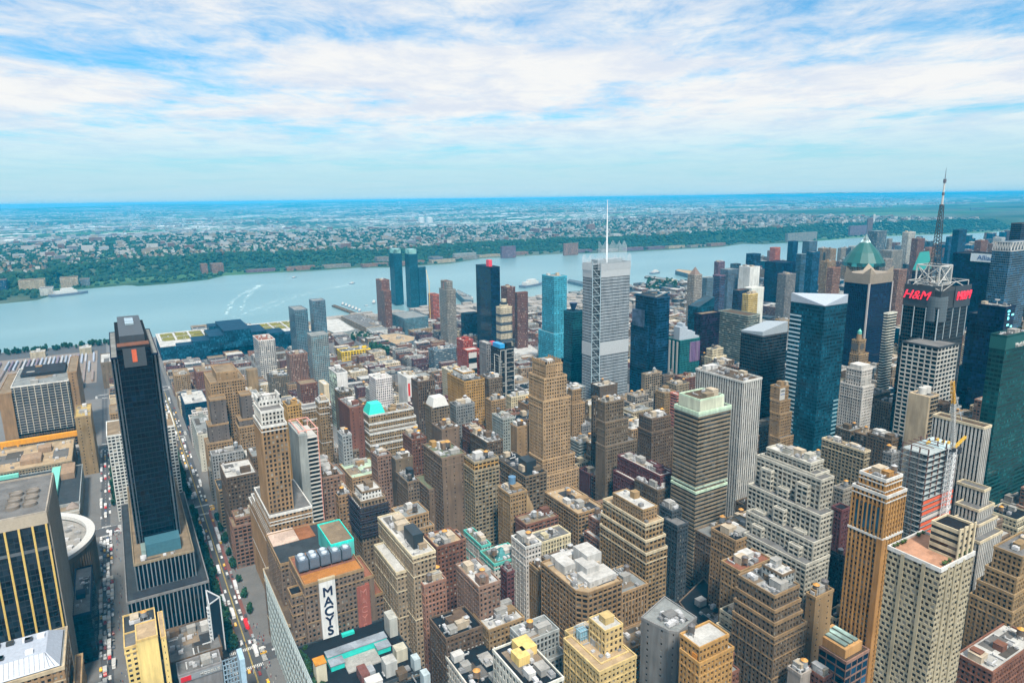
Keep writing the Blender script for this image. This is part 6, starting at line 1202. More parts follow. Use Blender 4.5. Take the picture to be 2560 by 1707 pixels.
# sheds and piers along the river
def onz(t, pts, z): return [tuple(at(t, x, y, 'Z', z)[:2]) for x, y in pts]
def polyb(cat, label, t, pts, z, wall, roof, sty='n', base=0, clut=0, glass=None):
    P = onz(t, pts, z); A = sum(P[i][0]*P[(i+1) % len(P)][1]-P[(i+1) % len(P)][0]*P[i][1] for i in range(len(P)))
    if A < 0: P = P[::-1]
    c = np.mean(P, axis=0); B = Bld(nm(cat), cat, label, c, wall, glass, True, None, False, 'curtain_glass' if sty in CURT else None); B.tier(P, base, z, sty, None, roof, None, .8, .2)
    if clut: xs = [p[0] for p in P]; ys = [p[1] for p in P]; B.clutter(np.percentile(xs, 30), np.percentile(xs, 70), np.percentile(ys, 30), np.percentile(ys, 70), z, clut, 1)
    B.done(); return B
polyb('warehouse', 'long white-roofed shed right of the teal apartment pair', 'c1', [(722, 1205), (830, 1200), (970, 1290), (900, 1305), (790, 1320), (722, 1290)], 15, 'pale', 'white')
polyb('pier', 'long flat pier warehouse with white sheds on its roof', 'c1', [(850, 1178), (985, 1155), (1180, 1225), (1250, 1250), (1060, 1275)], 14, 'tanpale', 'grey', 'P', -1, 10)
polyb('warehouse', 'white-fronted low warehouse at the street end of the flat pier', 'c1', [(1060, 1275), (1255, 1255), (1270, 1285), (1110, 1312)], 13, 'white', 'pale', 'nb')
polyb('pier', 'slim timber pier with white boats moored along it', 'c1', [(770, 1088), (795, 1082), (985, 1150), (960, 1160)], 1.5, 'brown', 'brownl', 'n', -3)
polyb('bus depot'.replace(' ', ' '), 'curved low grey-green depot with pale roof', 'b1', [(975, 385), (1110, 375), (1230, 400), (1225, 425), (1100, 455), (1010, 420)], 12, 'bluegrey', 'creamr', 'nb', 0, 6)
polyb('pier', 'long pier shed with pale yellow roof on the upper river', 'c2', [(1640, 795), (1660, 783), (1800, 797), (1760, 825)], 14, 'bluegrey', 'creamr', 'n', -2)
polyb('pier', 'flat pier crowded with small sheds on the upper river', 'c2', [(1380, 848), (1400, 838), (1650, 870), (1630, 885)], 3, 'brown', 'pale', 'n', -3, 10)
polyb('pier', 'grey pier between the cyan tower and the needle-mast tower', 'c2', [(735, 880), (750, 868), (865, 890), (865, 910)], 8, 'bluegrey', 'bluegrey', 'n', -2)
polyb('museum ship', 'long grey museum ship deck behind the slender stepped tower', 'c1', [(1810, 970), (1830, 955), (1960, 1020), (1960, 1045), (1880, 1035)], 16, 'bluegrey', 'pale', 'n', -2, 12)
polyb('pavilion', 'white domed tennis bubble beside the banded cream tower', 'c2', [(275, 1450), (330, 1418), (420, 1420), (488, 1470), (470, 1500), (300, 1500)], 9, 'white', 'white')
polyb('warehouse', 'tan low warehouse row below the teal twins', 'c1', [(1390, 1275), (1580, 1245), (1620, 1275), (1440, 1310)], 14, 'tan', 'tanr', 'p', 0, 4)
polyb('warehouse', 'low grey cargo shed between the yellow warehouse and the river', 'c1', [(790, 1370), (900, 1350), (960, 1390), (840, 1425)], 14, 'brick', 'grey', 'n', 0, 4)
polyb('loft building', 'grey concrete wedge block with a silver roof full of ducts', 'a2', [(1135, 1110), (1300, 962), (1525, 1110), (1395, 1215), (1330, 1205)], 85, 'grey', 'pale', 'nb', 0, 26)
polyb('shop', 'low block with a big black tar roof between the stone towers', 'a2', [(1400, 1000), (1575, 832), (1785, 1085), (1785, 1250), (1600, 1250)], 27, 'brownl', 'black', 'p', 0, 14)
def boat(label, t, x, y, L, wake=None, ang=0, cat='boat', g=None):
    P = at(t, x, y, 'Z', -2); o = empty('boat', (P[0], P[1], -2), label, cat, g); o.rotation_euler = (0, 0, ang); q = Q(); w = L*.12
    hull = [(-L/2, -w), (L*.25, -w), (L/2, 0), (L*.25, w), (-L/2, w)]; q.prism(hull, -.5, L*.07); link('hull', q.mesh('hull'), 'painted_metal', o, (.12, .15, .2)); q = Q(); q.box(-L*.38, L*.18, -w*.8, w*.8, L*.07, L*.15); q.box(-L*.2, L*.1, -w*.6, w*.6, L*.15, L*.21); link('cabin', q.mesh('cabin'), 'painted_metal', o, 'white')
P0 = at('c1', 945, 905, 'Z', -2); P1 = at('c1', 700, 955, 'Z', -2); ang = math.atan2(P0[1]-P1[1], P0[0]-P1[0])
boat('white ferry leading a long curved wake across the river', 'c1', 945, 905, 34, None, ang); boat('small ferry with a short wake near the far shore', 'c1', 458, 855, 30, None, ang+.1); boat('dark moored ship beside the far left pier', 'c0', 585, 1000, 120, None, .4, 'ship'); boat('white tour boat left of the brown riverside tower', 'c1', 1125, 1065, 40, None, 1.2); boat('tiny boat with a short wake left of the brown riverside tower', 'c1', 1060, 1090, 14, None, 2.6); boat('large white ferry ship moored behind the brown twin towers', 'c2', 440, 925, 120, None, .35, 'ship'); boat('dark barge on the upper river beside the yellow-roofed pier', 'c2', 1475, 818, 70, None, .3, 'barge')
for i in range(6): boat('white tour boat moored along the slim timber pier', 'c1', 865+i*28, 1078+i*11, 32, None, 1.2, 'boat', 'boats along the timber pier')
def wake(pts, w0, w1, label):
    q = Q(); P = [at(t, x, y, 'Z', -1.9) for t, x, y in pts]; rn = random.Random(label)
    for i in range(len(P)-1):
        n_ = 26
        for k in range(n_):
            f = k/n_; a = P[i]+(P[i+1]-P[i])*f; wd = w0+(w1-w0)*(i+f)/(len(P)-1); d = P[i+1]-P[i]; d = d/np.linalg.norm(d); pr = np.array([-d[1], d[0], 0]); l_ = np.linalg.norm(P[i+1]-P[i])/n_
            for s_ in (-1, 1) if i else (0,):
                if rn.random() < .25+.5*(i+f)/(len(P)-1): continue
                c = a+pr*(s_*wd*.8+rn.uniform(-.3, .3)*wd); h = wd*rn.uniform(.07, .22) if i else wd*rn.uniform(.5, .9); q.add([[c-pr*h, c+d*l_*.8-pr*h, c+d*l_*.8+pr*h, c+pr*h]])
    tag(link('wake_foam', q.mesh('wake_foam'), 'concrete', None, (.46, .60, .62)), label, None, None, 'stuff')
wake([('c1', 940, 908), ('c1', 800, 935), ('c1', 600, 975), ('c1', 420, 1020), ('c1', 270, 1075), ('c1', 140, 1140)], 5, 26, 'long white wake of the ferry')
wake([('c1', 440, 858), ('c1', 380, 868), ('c1', 330, 880)], 4, 9, 'short wake of the small ferry'); wake([('c0', 2190, 915), ('c0', 2080, 980), ('c0', 1995, 1050), ('c0', 1975, 1170), ('c0', 2110, 1180)], 14, 30, 'old curling wake near the convention hall'); wake([('c1', 1068, 1093), ('c1', 1100, 1103)], 4, 6, 'short wake of a tiny boat')
# ------------------------------------------------------------------ streets: pavements, markings
STN = {s: 45.7+79.3*(s-34)+(5.9 if s > 34 else (-6 if s < 34 else 0)) for s in range(24, 92)}
for s in range(42, 92): STN[s] += 6
for s in range(43, 92): STN[s] += 6
AV = [(231, 15), (505, 15), (779.6, 15), (1054, 15), (1328, 15), (1602, 15)]
def build_streets():
    q = Q(); rn = random.Random(2)
    ss = sorted(STN); avs = [(-80, 15)]+AV+[(1850, 20)]
    for a, b in zip(ss[:-1], ss[1:]):
        ha = 15 if a in (34, 42) else 9; hb = 15 if b in (34, 42) else 9
        for (va, wa), (vb, wb) in zip(avs[:-1], avs[1:]):
            if STN[a] < -60 and va > 1200: continue
            q.box(STN[a]+ha-5, STN[b]-hb+5, va+wa-5, vb-wb+5, 0, .15)
    link('pavement', q.mesh('pavement'), 'concrete', None, (.15, .145, .14))['kind'] = 'structure'
    q = Q(); f = lambda a, b, c, d: q.add([[(a, c, .006), (b, c, .006), (b, d, .006), (a, d, .006)]])
    for y in np.arange(300, 1550, 9):
        for X in (STN[33], STN[34]-3.3, STN[34]+3.3): f(X-.08, X+.08, y, y+4)
    for v, w in AV[1:5]:
        for s in (33, 34, 35):
            for k in range(-8, 9):
                f(STN[s]+k*1.15, STN[s]+k*1.15+.6, v-w+5.5-3.5, v-w+5.5); f(STN[s]+k*1.15, STN[s]+k*1.15+.6, v+w-5.5, v+w-2)
            for k in range(-7, 8): f(STN[s]-13.5, STN[s]-10.3, v+k*1.2, v+k*1.2+.6); f(STN[s]+10.3, STN[s]+13.5, v+k*1.2, v+k*1.2+.6)
    link('road_marking', q.mesh('road_marking'), 'concrete', None, (.62, .62, .6))['kind'] = 'structure'
    q = Q(); f2 = lambda a, b, c, d: q.add([[(a, c, .010), (b, c, .010), (b, d, .010), (a, d, .010)]])
    f2(STN[34]-4.6, STN[34]-1.4, 530, 770); f2(STN[34]+7.4, STN[34]+10, 530, 770); link('bus_lane', q.mesh('bus_lane'), 'concrete', None, (.20, .075, .06))['kind'] = 'structure'
    q = Q(); f3 = lambda a, b, c, d: q.add([[(a, c, .014), (b, c, .014), (b, d, .014), (a, d, .014)]]); f3(STN[34]+2.65, STN[34]+2.85, 300, 1300); f3(STN[34]+3.15, STN[34]+3.35, 300, 1300); link('centre_line', q.mesh('centre_line'), 'concrete', None, (.62, .44, .05))['kind'] = 'structure'
build_streets()
# ------------------------------------------------------------------ every other lot the photograph can see
BA = np.array([b[:5] for b in BOXES])
def blockers(P, A, skip=None):
    """boolean per box in A: does the line from the camera to P pass through it"""
    d = P-CAM; lo = np.stack([A[:, 0], A[:, 2], np.zeros(len(A))], 1); hi = np.stack([A[:, 1], A[:, 3], A[:, 4]], 1)
    with np.errstate(divide='ignore', invalid='ignore'): t1 = (lo-CAM)/d; t2 = (hi-CAM)/d
    tn = np.minimum(t1, t2).max(1); tf = np.maximum(t1, t2).min(1); return (tn < tf) & (tn < .995) & (tf > 0)
if os.environ.get('WARN'):
    for P, k in PROT:
        a, b = proj(P)
        if not (0 < a < IW and 0 < b < IH): continue
        h = [BOXES[i][5] for i in np.where(blockers(P, BA))[0] if BOXES[i][5] != k]
        if h: print('BLOCK', k, np.round(P), (round(a), round(b)), h[:4])
PP = np.array([p for p, k in PROT])
def cap_height(x0, x1, y0, y1, H):
    """lower a filler until it hides nothing the photograph shows"""
    d = PP-CAM
    with np.errstate(divide='ignore', invalid='ignore'): tx1, tx2 = (x0-2-CAM[0])/d[:, 0], (x1+2-CAM[0])/d[:, 0]; ty1, ty2 = (y0-2-CAM[1])/d[:, 1], (y1+2-CAM[1])/d[:, 1]
    tn = np.maximum(np.minimum(tx1, tx2), np.minimum(ty1, ty2)); tf = np.minimum(np.maximum(tx1, tx2), np.maximum(ty1, ty2)); ok = (tn < tf) & (tn < .99) & (tn > 0)
    if ok.any(): zz = (CAM[2]+d[ok, 2]*np.minimum(tf[ok], .99)); H = min(H, zz.min()-1)
    return H
NAMES = [(b.o['label'], (T[0][0]+T[0][1])/2, (T[0][2]+T[0][3])/2, proj(((T[0][0]+T[0][1])/2, (T[0][2]+T[0][3])/2, T[0][4]*.8))) for b, T in INFO.values()]
import re
def short(l):
    l = re.split(r'( with | behind | beside | left of | right of | in front | by the | peeking | crowned | topped | at the | under | standing| wedged| below| of the | full of|, )', l)[0]; return ' '.join(l.split()[:6])
SN = [(short(l), x, y, p) for l, x, y, p in NAMES]
cnt = {}
for s_ in SN: cnt[s_[0]] = cnt.get(s_[0], 0)+1
SN = [s_ for s_ in SN if cnt[s_[0]] == 1]
CN = dict(tan='tan', tanl='light tan', tanpale='greyish tan', brown='dark brown', brownl='brown', brick='red brown brick', brick2='russet brick', brickl='pink brick', dkbrick='maroon', pale='pale', pale2='grey', white='white', whitew='off-white', cream='cream', creamw='cream', grey='mid grey', dkgrey='dark grey', pink='dull pink', gold='golden tan', bluegrey='blue grey', bluegl='blue glass', teald='teal glass', pale3='grey beige')
RN = dict(white='white', grey='grey', black='black', tanr='tan', redr='rusty', pale='pale', dkgrey='charcoal', brown='brown', creamr='cream', greenr='mossy', verdi='green')
USED = {}
def fill_label(wc, rc, x, y, z, extra, kind):
    a, b = proj((x, y, z)); near = sorted(SN, key=lambda s: (s[3][0]-a)**2+1.6*(s[3][1]-b)**2)
    for n1, n2 in ((0, 1), (0, 2), (1, 2), (0, 3), (1, 3), (2, 3)):
        A_, B_ = near[n1], near[n2]
        rel = ('below' if b > A_[3][1]+25 else 'above' if b < A_[3][1]-60 else 'right of' if a > A_[3][0] else 'left of')
        l = f"{CN[wc]} {kind} with {RN[rc]} roof{extra} {rel} the {A_[0]}"
        w = l.split()
        if len(w) > 16: l = f"{CN[wc]} {kind}{extra} {rel} the {A_[0]}"
        if l not in USED: USED[l] = 1; return l
    return None
ZONES = []
def build_fill():
    rn = random.Random(77); made = 0; placed = []; big = Q(); bigw = Q()
    avs = [(231, 15), (505, 15), (779.6, 15), (1054, 15), (1328, 15), (1602, 15), (1845, 15)]
    for s in range(27, 90):
        X0 = STN[s]+(15 if s in (34, 42) else 9); X1 = STN[s+1]-(15 if s+1 in (34, 42) else 9)
        for zi, ((va, wa), (vb, wb)) in enumerate(zip(avs[:-1], avs[1:])):
            if s < 33 and zi > 0: continue
            if s == 33 and zi in (0, 1, 2): continue
            if s < 33: continue
            if s in (33, 34) and zi >= 5: continue
            ya, yb = va+wa, vb-wb; mid = (X0+X1)/2; far = X0 > 1900 or (X0 > 1250 and zi > 2)
            for (p0, p1) in ((X0, mid-.6), (mid+.6, X1)):
                y = ya
                while y < yb-8:
                    wd = rn.uniform(15, 30) if zi < 3 else rn.uniform(10, 26)
                    if far: wd = rn.uniform(18, 44)
                    y2 = min(yb, y+wd); yy0, yy1 = y+.2, y2-.3; y = y2
                    if yy1-yy0 < 6: continue
                    c = ((p0+p1)/2, (yy0+yy1)/2); a, b = proj((*c, 20))
                    if not (-40 < a < IW+40 and 0 < b < IH+120): continue
                    if c[0] < 700:
                        H = {0: rn.uniform(38, 72), 1: rn.uniform(36, 76), 2: rn.choice([14, 18, 24, 34, 46]), 3: rn.choice([12, 13, 15, 18, 24]), 4: rn.choice([9, 11, 14, 18]), 5: rn.choice([7, 9, 12])}[zi]
                    elif c[0] < 1400: H = {0: rn.uniform(60, 110), 1: rn.uniform(45, 95), 2: rn.choice([14, 18, 20, 26, 40]), 3: rn.choice([12, 14, 16, 18]), 4: rn.choice([11, 14, 16, 22]), 5: rn.choice([8, 10, 14])}[zi]
                    elif c[0] < 2000: H = {0: rn.uniform(70, 130), 1: rn.uniform(60, 110), 2: rn.choice([18, 24, 40, 60]), 3: rn.choice([15, 18, 22, 34]), 4: rn.choice([14, 18, 24]), 5: rn.choice([10, 18])}[zi]
                    else: H = rn.choice([20, 26, 34, 45, 55, 70]) if rn.random() < .85 else rn.uniform(70, 110)
                    # whatever was read off the photograph stands first
                    ov = (BA[:, 0] < p1-.5) & (BA[:, 1] > p0+.5) & (BA[:, 2] < yy1-.5) & (BA[:, 3] > yy0+.5)
                    if ov.any():
                        o = BA[ov]; gap0, gap1 = yy0, yy1
                        for q_ in o:
                            if q_[2] > yy0+6: gap1 = min(gap1, q_[2]-.4)
                            elif q_[3] < yy1-6: gap0 = max(gap0, q_[3]+.4)
                            else: gap1 = gap0
                        yy0, yy1 = gap0, gap1
                        if yy1-yy0 < 7: continue
                    H = cap_height(p0, p1, yy0, yy1, H)
                    if H < 5: continue
                    P4 = [np.array([p, v, H+.5]) for p in (p0+.5, p1-.5) for v in (yy0+.5, yy1-.5)]+[np.array([p0-.1, yy0-.1, H*.8])]
                    if all(blockers(P, BA).any() for P in P4): continue
                    placed.append((p0, p1, yy0, yy1, H, zi, far))
    placed.sort(key=lambda t: math.hypot(t[0], t[2]))
    AA = np.concatenate([BA, np.array([t[:5] for t in placed])]); nb = len(BA)
    ks = {'near': 0, 'low': 0, 'far': 0}
    for i, (x0, x1, y0, y1, H, zi, far) in enumerate(placed):
        P4 = [np.array([p, v, H+.5]) for p in (x0+.5, x1-.5) for v in (y0+.5, y1-.5)]+[np.array([x0-.1, y0-.1, H*.8])]
        A2 = np.delete(AA, nb+i, 0)
        if all(blockers(P, A2).any() for P in P4): continue
        kind = 'far' if far else 'near' if zi < 2 or (zi == 2 and H > 30) else 'low'; ks[kind] += 1
        wc = rn.choice(['tan', 'brown', 'brownl', 'brownl', 'brick', 'tanpale', 'pale2', 'brickl', 'cream', 'pale'] if zi < 2 else ['brick', 'brick2', 'tan', 'brickl', 'whitew', 'pale2', 'cream', 'brownl', 'dkbrick', 'grey'])
        if kind != 'low' and x0 > 750 and rn.random() < .35: wc = rn.choice(['bluegrey', 'bluegl', 'dkgrey', 'teald'])
        rc = rn.choice(['grey', 'white', 'black', 'dkgrey', 'tanr', 'pale', 'pale', 'white'])
        gls = wc in ('bluegl', 'teald', 'dkgrey'); sty = 'g' if gls else rn.choice(['p', 'p', 'P', 'v2'] if zi < 2 else ['p', 'p', 'P'])
        if ks[kind] > 300:
            big.box(x0, x1, y0, y1, 0, H); continue
        tk = zi < 3 and H > 25 and rn.random() < .8 and not far
        group = None
        if kind == 'near':
            lab = fill_label(wc, rc, (x0+x1)/2, (y0+y1)/2, H, ' and water tank' if tk else '', 'loft block' if H < 60 else 'tall block')
            if lab is None: lab = 'plain brick loft block in the crowd of similar lofts'; group = 'plain lofts in the crowd'
        elif kind == 'low': lab = 'low flat-roofed block in the low streets between the towers and the river'; group = 'low blocks towards the river'
        else: lab = 'hazy mid-rise block in the crowded far district at the upper right'; group = 'mid-rise blocks in the far district'
        d0 = math.hypot(x0, y0); B = Bld({'near': 'loft_building', 'low': 'low_building', 'far': 'apartment_block'}[kind], 'building', lab, ((x0+x1)/2, (y0+y1)/2), wc, PAL[wc] if gls else None, d0 < 650, group, False, 'curtain_glass' if gls else None)
        if H > 45 and kind == 'near' and rn.random() < .5:
            k = rn.uniform(.75, .9); e = rn.uniform(2, 5); B.tier(rect(x0, x1, y0, y1), 0, H*k, sty, {1: 'n', 2: 'n'}, rc, None, 1, .25); B.tier(rect(x0+e, x1-rn.choice([0, e]), y0+e, y1), H*k-.2, H, sty, None, rc, None, 1, .25); r_ = (x0+e, x1-e, y0+e, y1)
        else: B.tier(rect(x0, x1, y0, y1), 0, H, sty, {rn.choice([0, 3]): 'nb'} if rn.random() < .3 and not gls else None, rc, None, 1 if zi < 4 else .7, .25 if d0 < 900 else .15); r_ = (x0, x1, y0, y1)
        if tk: B.tank(rn.uniform(r_[0]+3, r_[1]-3), rn.uniform(r_[2]+3, max(r_[2]+3.1, r_[3]-3)), H, rn.uniform(.9, 1.15))
        B.clutter(*r_, H, (9 if d0 < 650 else 5 if d0 < 1000 else 2) if not far else 1, 1 if zi < 3 or rn.random() < .5 else 0); B.done()
    if not big.empty(): tag(link('distant_blocks', big.mesh('distant_blocks'), 'masonry', None, (.3, .27, .24)), 'more hazy blocks of the far district', None, None, 'stuff')
    print('FILL', ks, len(placed), 'labels', len(USED))
build_fill()
# ------------------------------------------------------------------ vehicles and trees
def q_car():
    q = Q(); q.box(-.9, .9, -2.25, 2.25, .3, .85, 0, True); q.add([[(-.85, -1.2, .85), (.85, -1.2, .85), (.7, -.7, 1.45), (-.7, -.7, 1.45)], [(.85, 1.9, .85), (-.85, 1.9, .85), (-.7, 1.4, 1.45), (.7, 1.4, 1.45)], [(.85, -1.2, .85), (.85, 1.9, .85), (.7, 1.4, 1.45), (.7, -.7, 1.45)], [(-.85, 1.9, .85), (-.85, -1.2, .85), (-.7, -.7, 1.45), (-.7, 1.4, 1.45)]], 1); q.box(-.7, .7, -.7, 1.4, 1.43, 1.5, 0)
    return q
def q_wheels(L, w):
    q = Q()
    for y in (-L*.31, L*.31):
        for x in (-w, w):
            A = [(x-.12, y+.34*math.cos(.6283*i), .34+.34*math.sin(.6283*i)) for i in range(10)]; Bv = [(x+.12, p[1], p[2]) for p in A]
            q.add([[A[i], A[(i+1) % 10], Bv[(i+1) % 10], Bv[i]] for i in range(10)]); q.ngon(A); q.ngon(Bv[::-1])
    return q
def q_truckbox():
    q = Q(); q.box(-1.25, 1.25, -1.9, 4.3, .75, 3.5, 0, True); return q
def q_truckcab():
    q = Q(); q.box(-1.1, 1.1, -4.2, -2.1, .5, 1.5, 0, True); q.add([[(-1.1, -4.0, 1.5), (1.1, -4.0, 1.5), (1.0, -3.5, 2.5), (-1.0, -3.5, 2.5)]], 1); q.box(-1.0, 1.0, -3.5, -2.1, 1.5, 2.5); q.box(-.5, .5, -2.1, 4.2, .5, .75, 0, True); return q
def q_bus():
    q = Q(); q.box(-1.28, 1.28, -6, 6, .35, 1.5, 0, True); q.box(-1.24, 1.24, -5.95, 5.95, 1.5, 2.5, 1); q.box(-1.28, 1.28, -6, 6, 2.5, 3.1, 0, True); q.box(-.8, .8, -4, -1, 3.1, 3.3); q.box(-.8, .8, 2.4, 5, 3.1, 3.35); return q
VM = {}
def vmesh(n, fn, mats_):
    if n not in VM:
        me = fn().mesh(n)
        for m in mats_: me.materials.append(M[m])
        VM[n] = me
    return VM[n]
def vehicle(kind, x, y, rz, col, label, group, boxcol=None):
    nm_ = {'car': 'car', 'taxi': 'taxi', 'truck': 'box_truck', 'bus': 'bus', 'van': 'van'}[kind]; z = .02
    def new(n, me, parent=None, c=col):
        o = D.objects.new(n, me); COL.link(o); o.color = (*c, 1)
        if parent: o.parent = parent
        return o
    if kind in ('car', 'taxi', 'van'):
        o = new(nm_, vmesh('car', q_car, ['painted_metal', 'window_glass'])); new('wheels', vmesh('car_wheels', lambda: q_wheels(4.5, .82), ['asphalt']), o)
        if kind == 'van': o.scale = (1.12, 1.2, 1.45)
        if kind == 'taxi': q = None; new('roof_light', vmesh('roof_light', lambda: _rl(), ['painted_metal']), o, (.8, .8, .75))
    elif kind == 'truck': o = new(nm_, vmesh('truck_cab', q_truckcab, ['painted_metal', 'window_glass'])); new('cargo_box', vmesh('cargo_box', q_truckbox, ['painted_metal']), o, boxcol or (.62, .62, .60)); new('wheels', vmesh('truck_wheels', lambda: q_wheels(7.5, 1.0), ['asphalt']), o)
    else: o = new(nm_, vmesh('bus', q_bus, ['painted_metal', 'window_glass'])); new('wheels', vmesh('bus_wheels', lambda: q_wheels(11, 1.1), ['asphalt']), o)
    o.location = (x, y, z); o.rotation_euler = (0, 0, rz); tag(o, label, {'truck': 'truck'}.get(kind, kind), group); return o
def _rl(): q = Q(); q.box(-.3, .3, .1, .5, 1.5, 1.7); return q
def traffic():
    rn = random.Random(12); CC = [(.62, .63, .64), (.55, .56, .58), (.03, .03, .035), (.06, .065, .075), (.30, .32, .34), (.2, .03, .03), (.05, .08, .16), (.7, .7, .68)]
    for street, lanes, ys, dens in ((33, (-3.9, -1.2, 1.6, 4.2), (405, 790), .80), (33, (-4, 0, 4), (800, 1050), .55), (34, (-3.4, -.4, 5.6, 8.8), (330, 500), .42), (34, (-3.0, .2, 5.8, 9.0), (520, 1250), .40)):
        nm_ = 'jammed street left of the black slab tower' if street == 33 else 'tree-lined street right of the black slab tower'
        for ln in lanes:
            y = ys[0]+rn.uniform(0, 8)
            while y < ys[1]:
                if any(abs(y-v) < 14 for v, _ in AV) and rn.random() < .6: y += 8; continue
                k = rn.random(); L = 6.2
                if rn.random() < dens:
                    rz = 0 if ln < 3 or street == 33 else math.pi; rz += rn.uniform(-.03, .03); X = STN[street]+ln
                    if street == 33 and k < .36: vehicle('truck', X, y, rz, rn.choice([(.65, .65, .63), (.6, .6, .62), (.5, .05, .05)]), 'white box truck on the '+nm_, 'box trucks in the '+nm_, rn.choice([(.68, .68, .66), (.55, .55, .53), (.45, .42, .36)])); L = 10.5
                    elif street == 34 and k < .13: vehicle('bus', X, y, rz, (.66, .68, .70), 'white bus on the '+nm_, 'buses on the '+nm_); L = 15
                    elif k < (.45 if street == 33 else .33): vehicle('taxi', X, y, rz, (.72, .40, .02), 'yellow taxi on the '+nm_, 'taxis on the '+nm_)
                    elif k < .55: vehicle('van', X, y, rz, rn.choice([(.65, .65, .64), (.5, .5, .5)]), 'pale van on the '+nm_, 'vans on the '+nm_); L = 7.5
                    else:
                        c = rn.choice(CC); n2 = 'white or silver' if c[0] > .5 else 'dark or coloured'; vehicle('car', X, y, rz, c, n2+' car on the '+nm_, n2+' cars on the '+nm_)
                y += L+rn.uniform(.6, 5)
    for v in (505, 779.6):
        for ln in (-6, -3, 0, 3, 6):
            x = -70
            while x < 120:
                if rn.random() < .4 and not (abs(x-STN[33]) < 8 or abs(x-STN[34]) < 12): c = rn.choice(CC+[(.72, .40, .02)]*3); vehicle('taxi' if c[1] == .40 else 'car', v and x, v+ln, -math.pi/2, c, ('yellow taxi' if c[1] == .40 else 'car')+' on the avenue crossing at the '+('near' if v < 600 else 'far')+' end of the slab podium', 'vehicles on the avenue '+('near' if v < 600 else 'far'))
                x += 8
    for (t, x, y, rz, kind, c, lb) in [('a0', 1735, 1165, 0, 'bus', (.7, .02, .03), 'bright red and white bus at the near crossing'), ('a0', 1640, 1090, 0, 'bus', (.7, .7, .7), 'white bus alone in the road near the crossing'), ('a0', 1800, 1350, 0, 'bus', (.7, .7, .7), 'white bus turning across the near crossing'), ('a2', 1105, 1255, -1.2, 'bus', (.65, .68, .7), 'white bus in the street gap between the stone blocks'), ('a2', 1112, 1305, -1.2, 'taxi', (.72, .4, .02), 'taxi in the street gap between the stone blocks'), ('a2', 1070, 1430, -.6, 'van', (.7, .7, .7), 'white van in the street gap between the stone blocks')]:
        P = at(t, x, y, 'Z', 0); vehicle(kind, P[0], P[1], rz, c, lb, None)
    for i in range(70):
        P = at('b1', rn.uniform(940, 1240), rn.uniform(400, 560), 'Z', 0); c = rn.choice(CC[:2]+[(.7, .7, .68)]*3); vehicle('bus', P[0], P[1], rn.choice([.1, .12]), c, 'white bus parked in the depot yard beyond the yellow warehouse', 'buses in the depot yard')
    for i in range(60):
        P = at('b2', rn.uniform(250, 345), rn.uniform(640, 750), 'Z', 0); vehicle('car', P[0], P[1], .3, rn.choice(CC), 'car parked in the rooftop-level lot left of the crowned tower', 'cars in the open lot')
traffic()
def q_trunk():
    q = Q(); q.frustum(0, 0, 0, 4.5, .32, .18, 8)
    for a in range(4): q.bar((0, 0, 3.2), (1.8*math.cos(a*1.57+.4), 1.8*math.sin(a*1.57+.4), 6.2), .16)
    return q
def tree(x, y, z, s, label, group, rn):
    v = rn.randrange(4); tk = shared('trunk', q_trunk, 'masonry'); o = empty('street_tree', (x, y, z), label, 'tree', group); o.scale = (s, s, s*rn.uniform(.9, 1.15)); o.rotation_euler = (0, 0, rn.uniform(0, 6))
    child('trunk', tk, o, (0, 0, 0), (.06, .045, .035)); g = rn.uniform(.8, 1.25); child('crown', shared('crown_%d' % v, lambda: leafq(4.2, 6.5, 330, v+10), 'leaves'), o, (0, 0, 3.4), (.022*g, .07*g, .03*g))
rn = random.Random(6)
for y in np.arange(520, 775, 5.5): tree(STN[34]-6.8+rn.uniform(-1.6, 1.2), y, .15, rn.uniform(.8, 1.2), 'street tree in the row along the slab podium', 'trees along the podium street', rn)
for y in np.arange(815, 1060, 8): tree(STN[34]-8+rn.uniform(-1, 1), y, .15, rn.uniform(.9, 1.3), 'street tree in the far row beyond the black slab tower', 'trees in the far street row', rn)
for y in np.arange(560, 760, 26): tree(STN[34]+12.5, y, .15, rn.uniform(.7, 1.0), 'street tree on the right pavement opposite the slab podium', 'trees opposite the podium', rn)
for y in np.arange(840, 1070, 14): tree(STN[33]+8, y, .15, rn.uniform(.7, 1.1), 'street tree on the jammed street beyond the post office', 'trees beyond the post office', rn)
for y in np.arange(0, 40): P = at('b1', rn.uniform(915, 1050), rn.uniform(485, 550), 'Z', 0); tree(P[0], P[1], 0, rn.uniform(1.2, 2.0), 'tree in the grove right of the yellow warehouse', 'grove by the yellow warehouse', rn)
for i in range(150): x = rn.uniform(-330, 40); tree(x, 1795+rn.uniform(0, 30), 0, rn.uniform(.7, 1.25), 'tree in the green river strip behind the railway yard', 'trees on the river strip', rn)
for i in range(60): P = at('c2', rn.uniform(1400, 1640), rn.uniform(905, 985), 'Z', 0); tree(P[0], P[1], 0, rn.uniform(1.5, 2.4), 'tree in the riverside park right of the needle-mast tower', 'trees in the riverside park', rn)
for i in range(24): P = at('c1', rn.uniform(940, 1110), rn.uniform(1355, 1400), 'Z', 0); tree(P[0], P[1], 0, rn.uniform(1.1, 1.7), 'tree in the lot between the yellow warehouse and the curved depot', 'trees in the lot', rn)
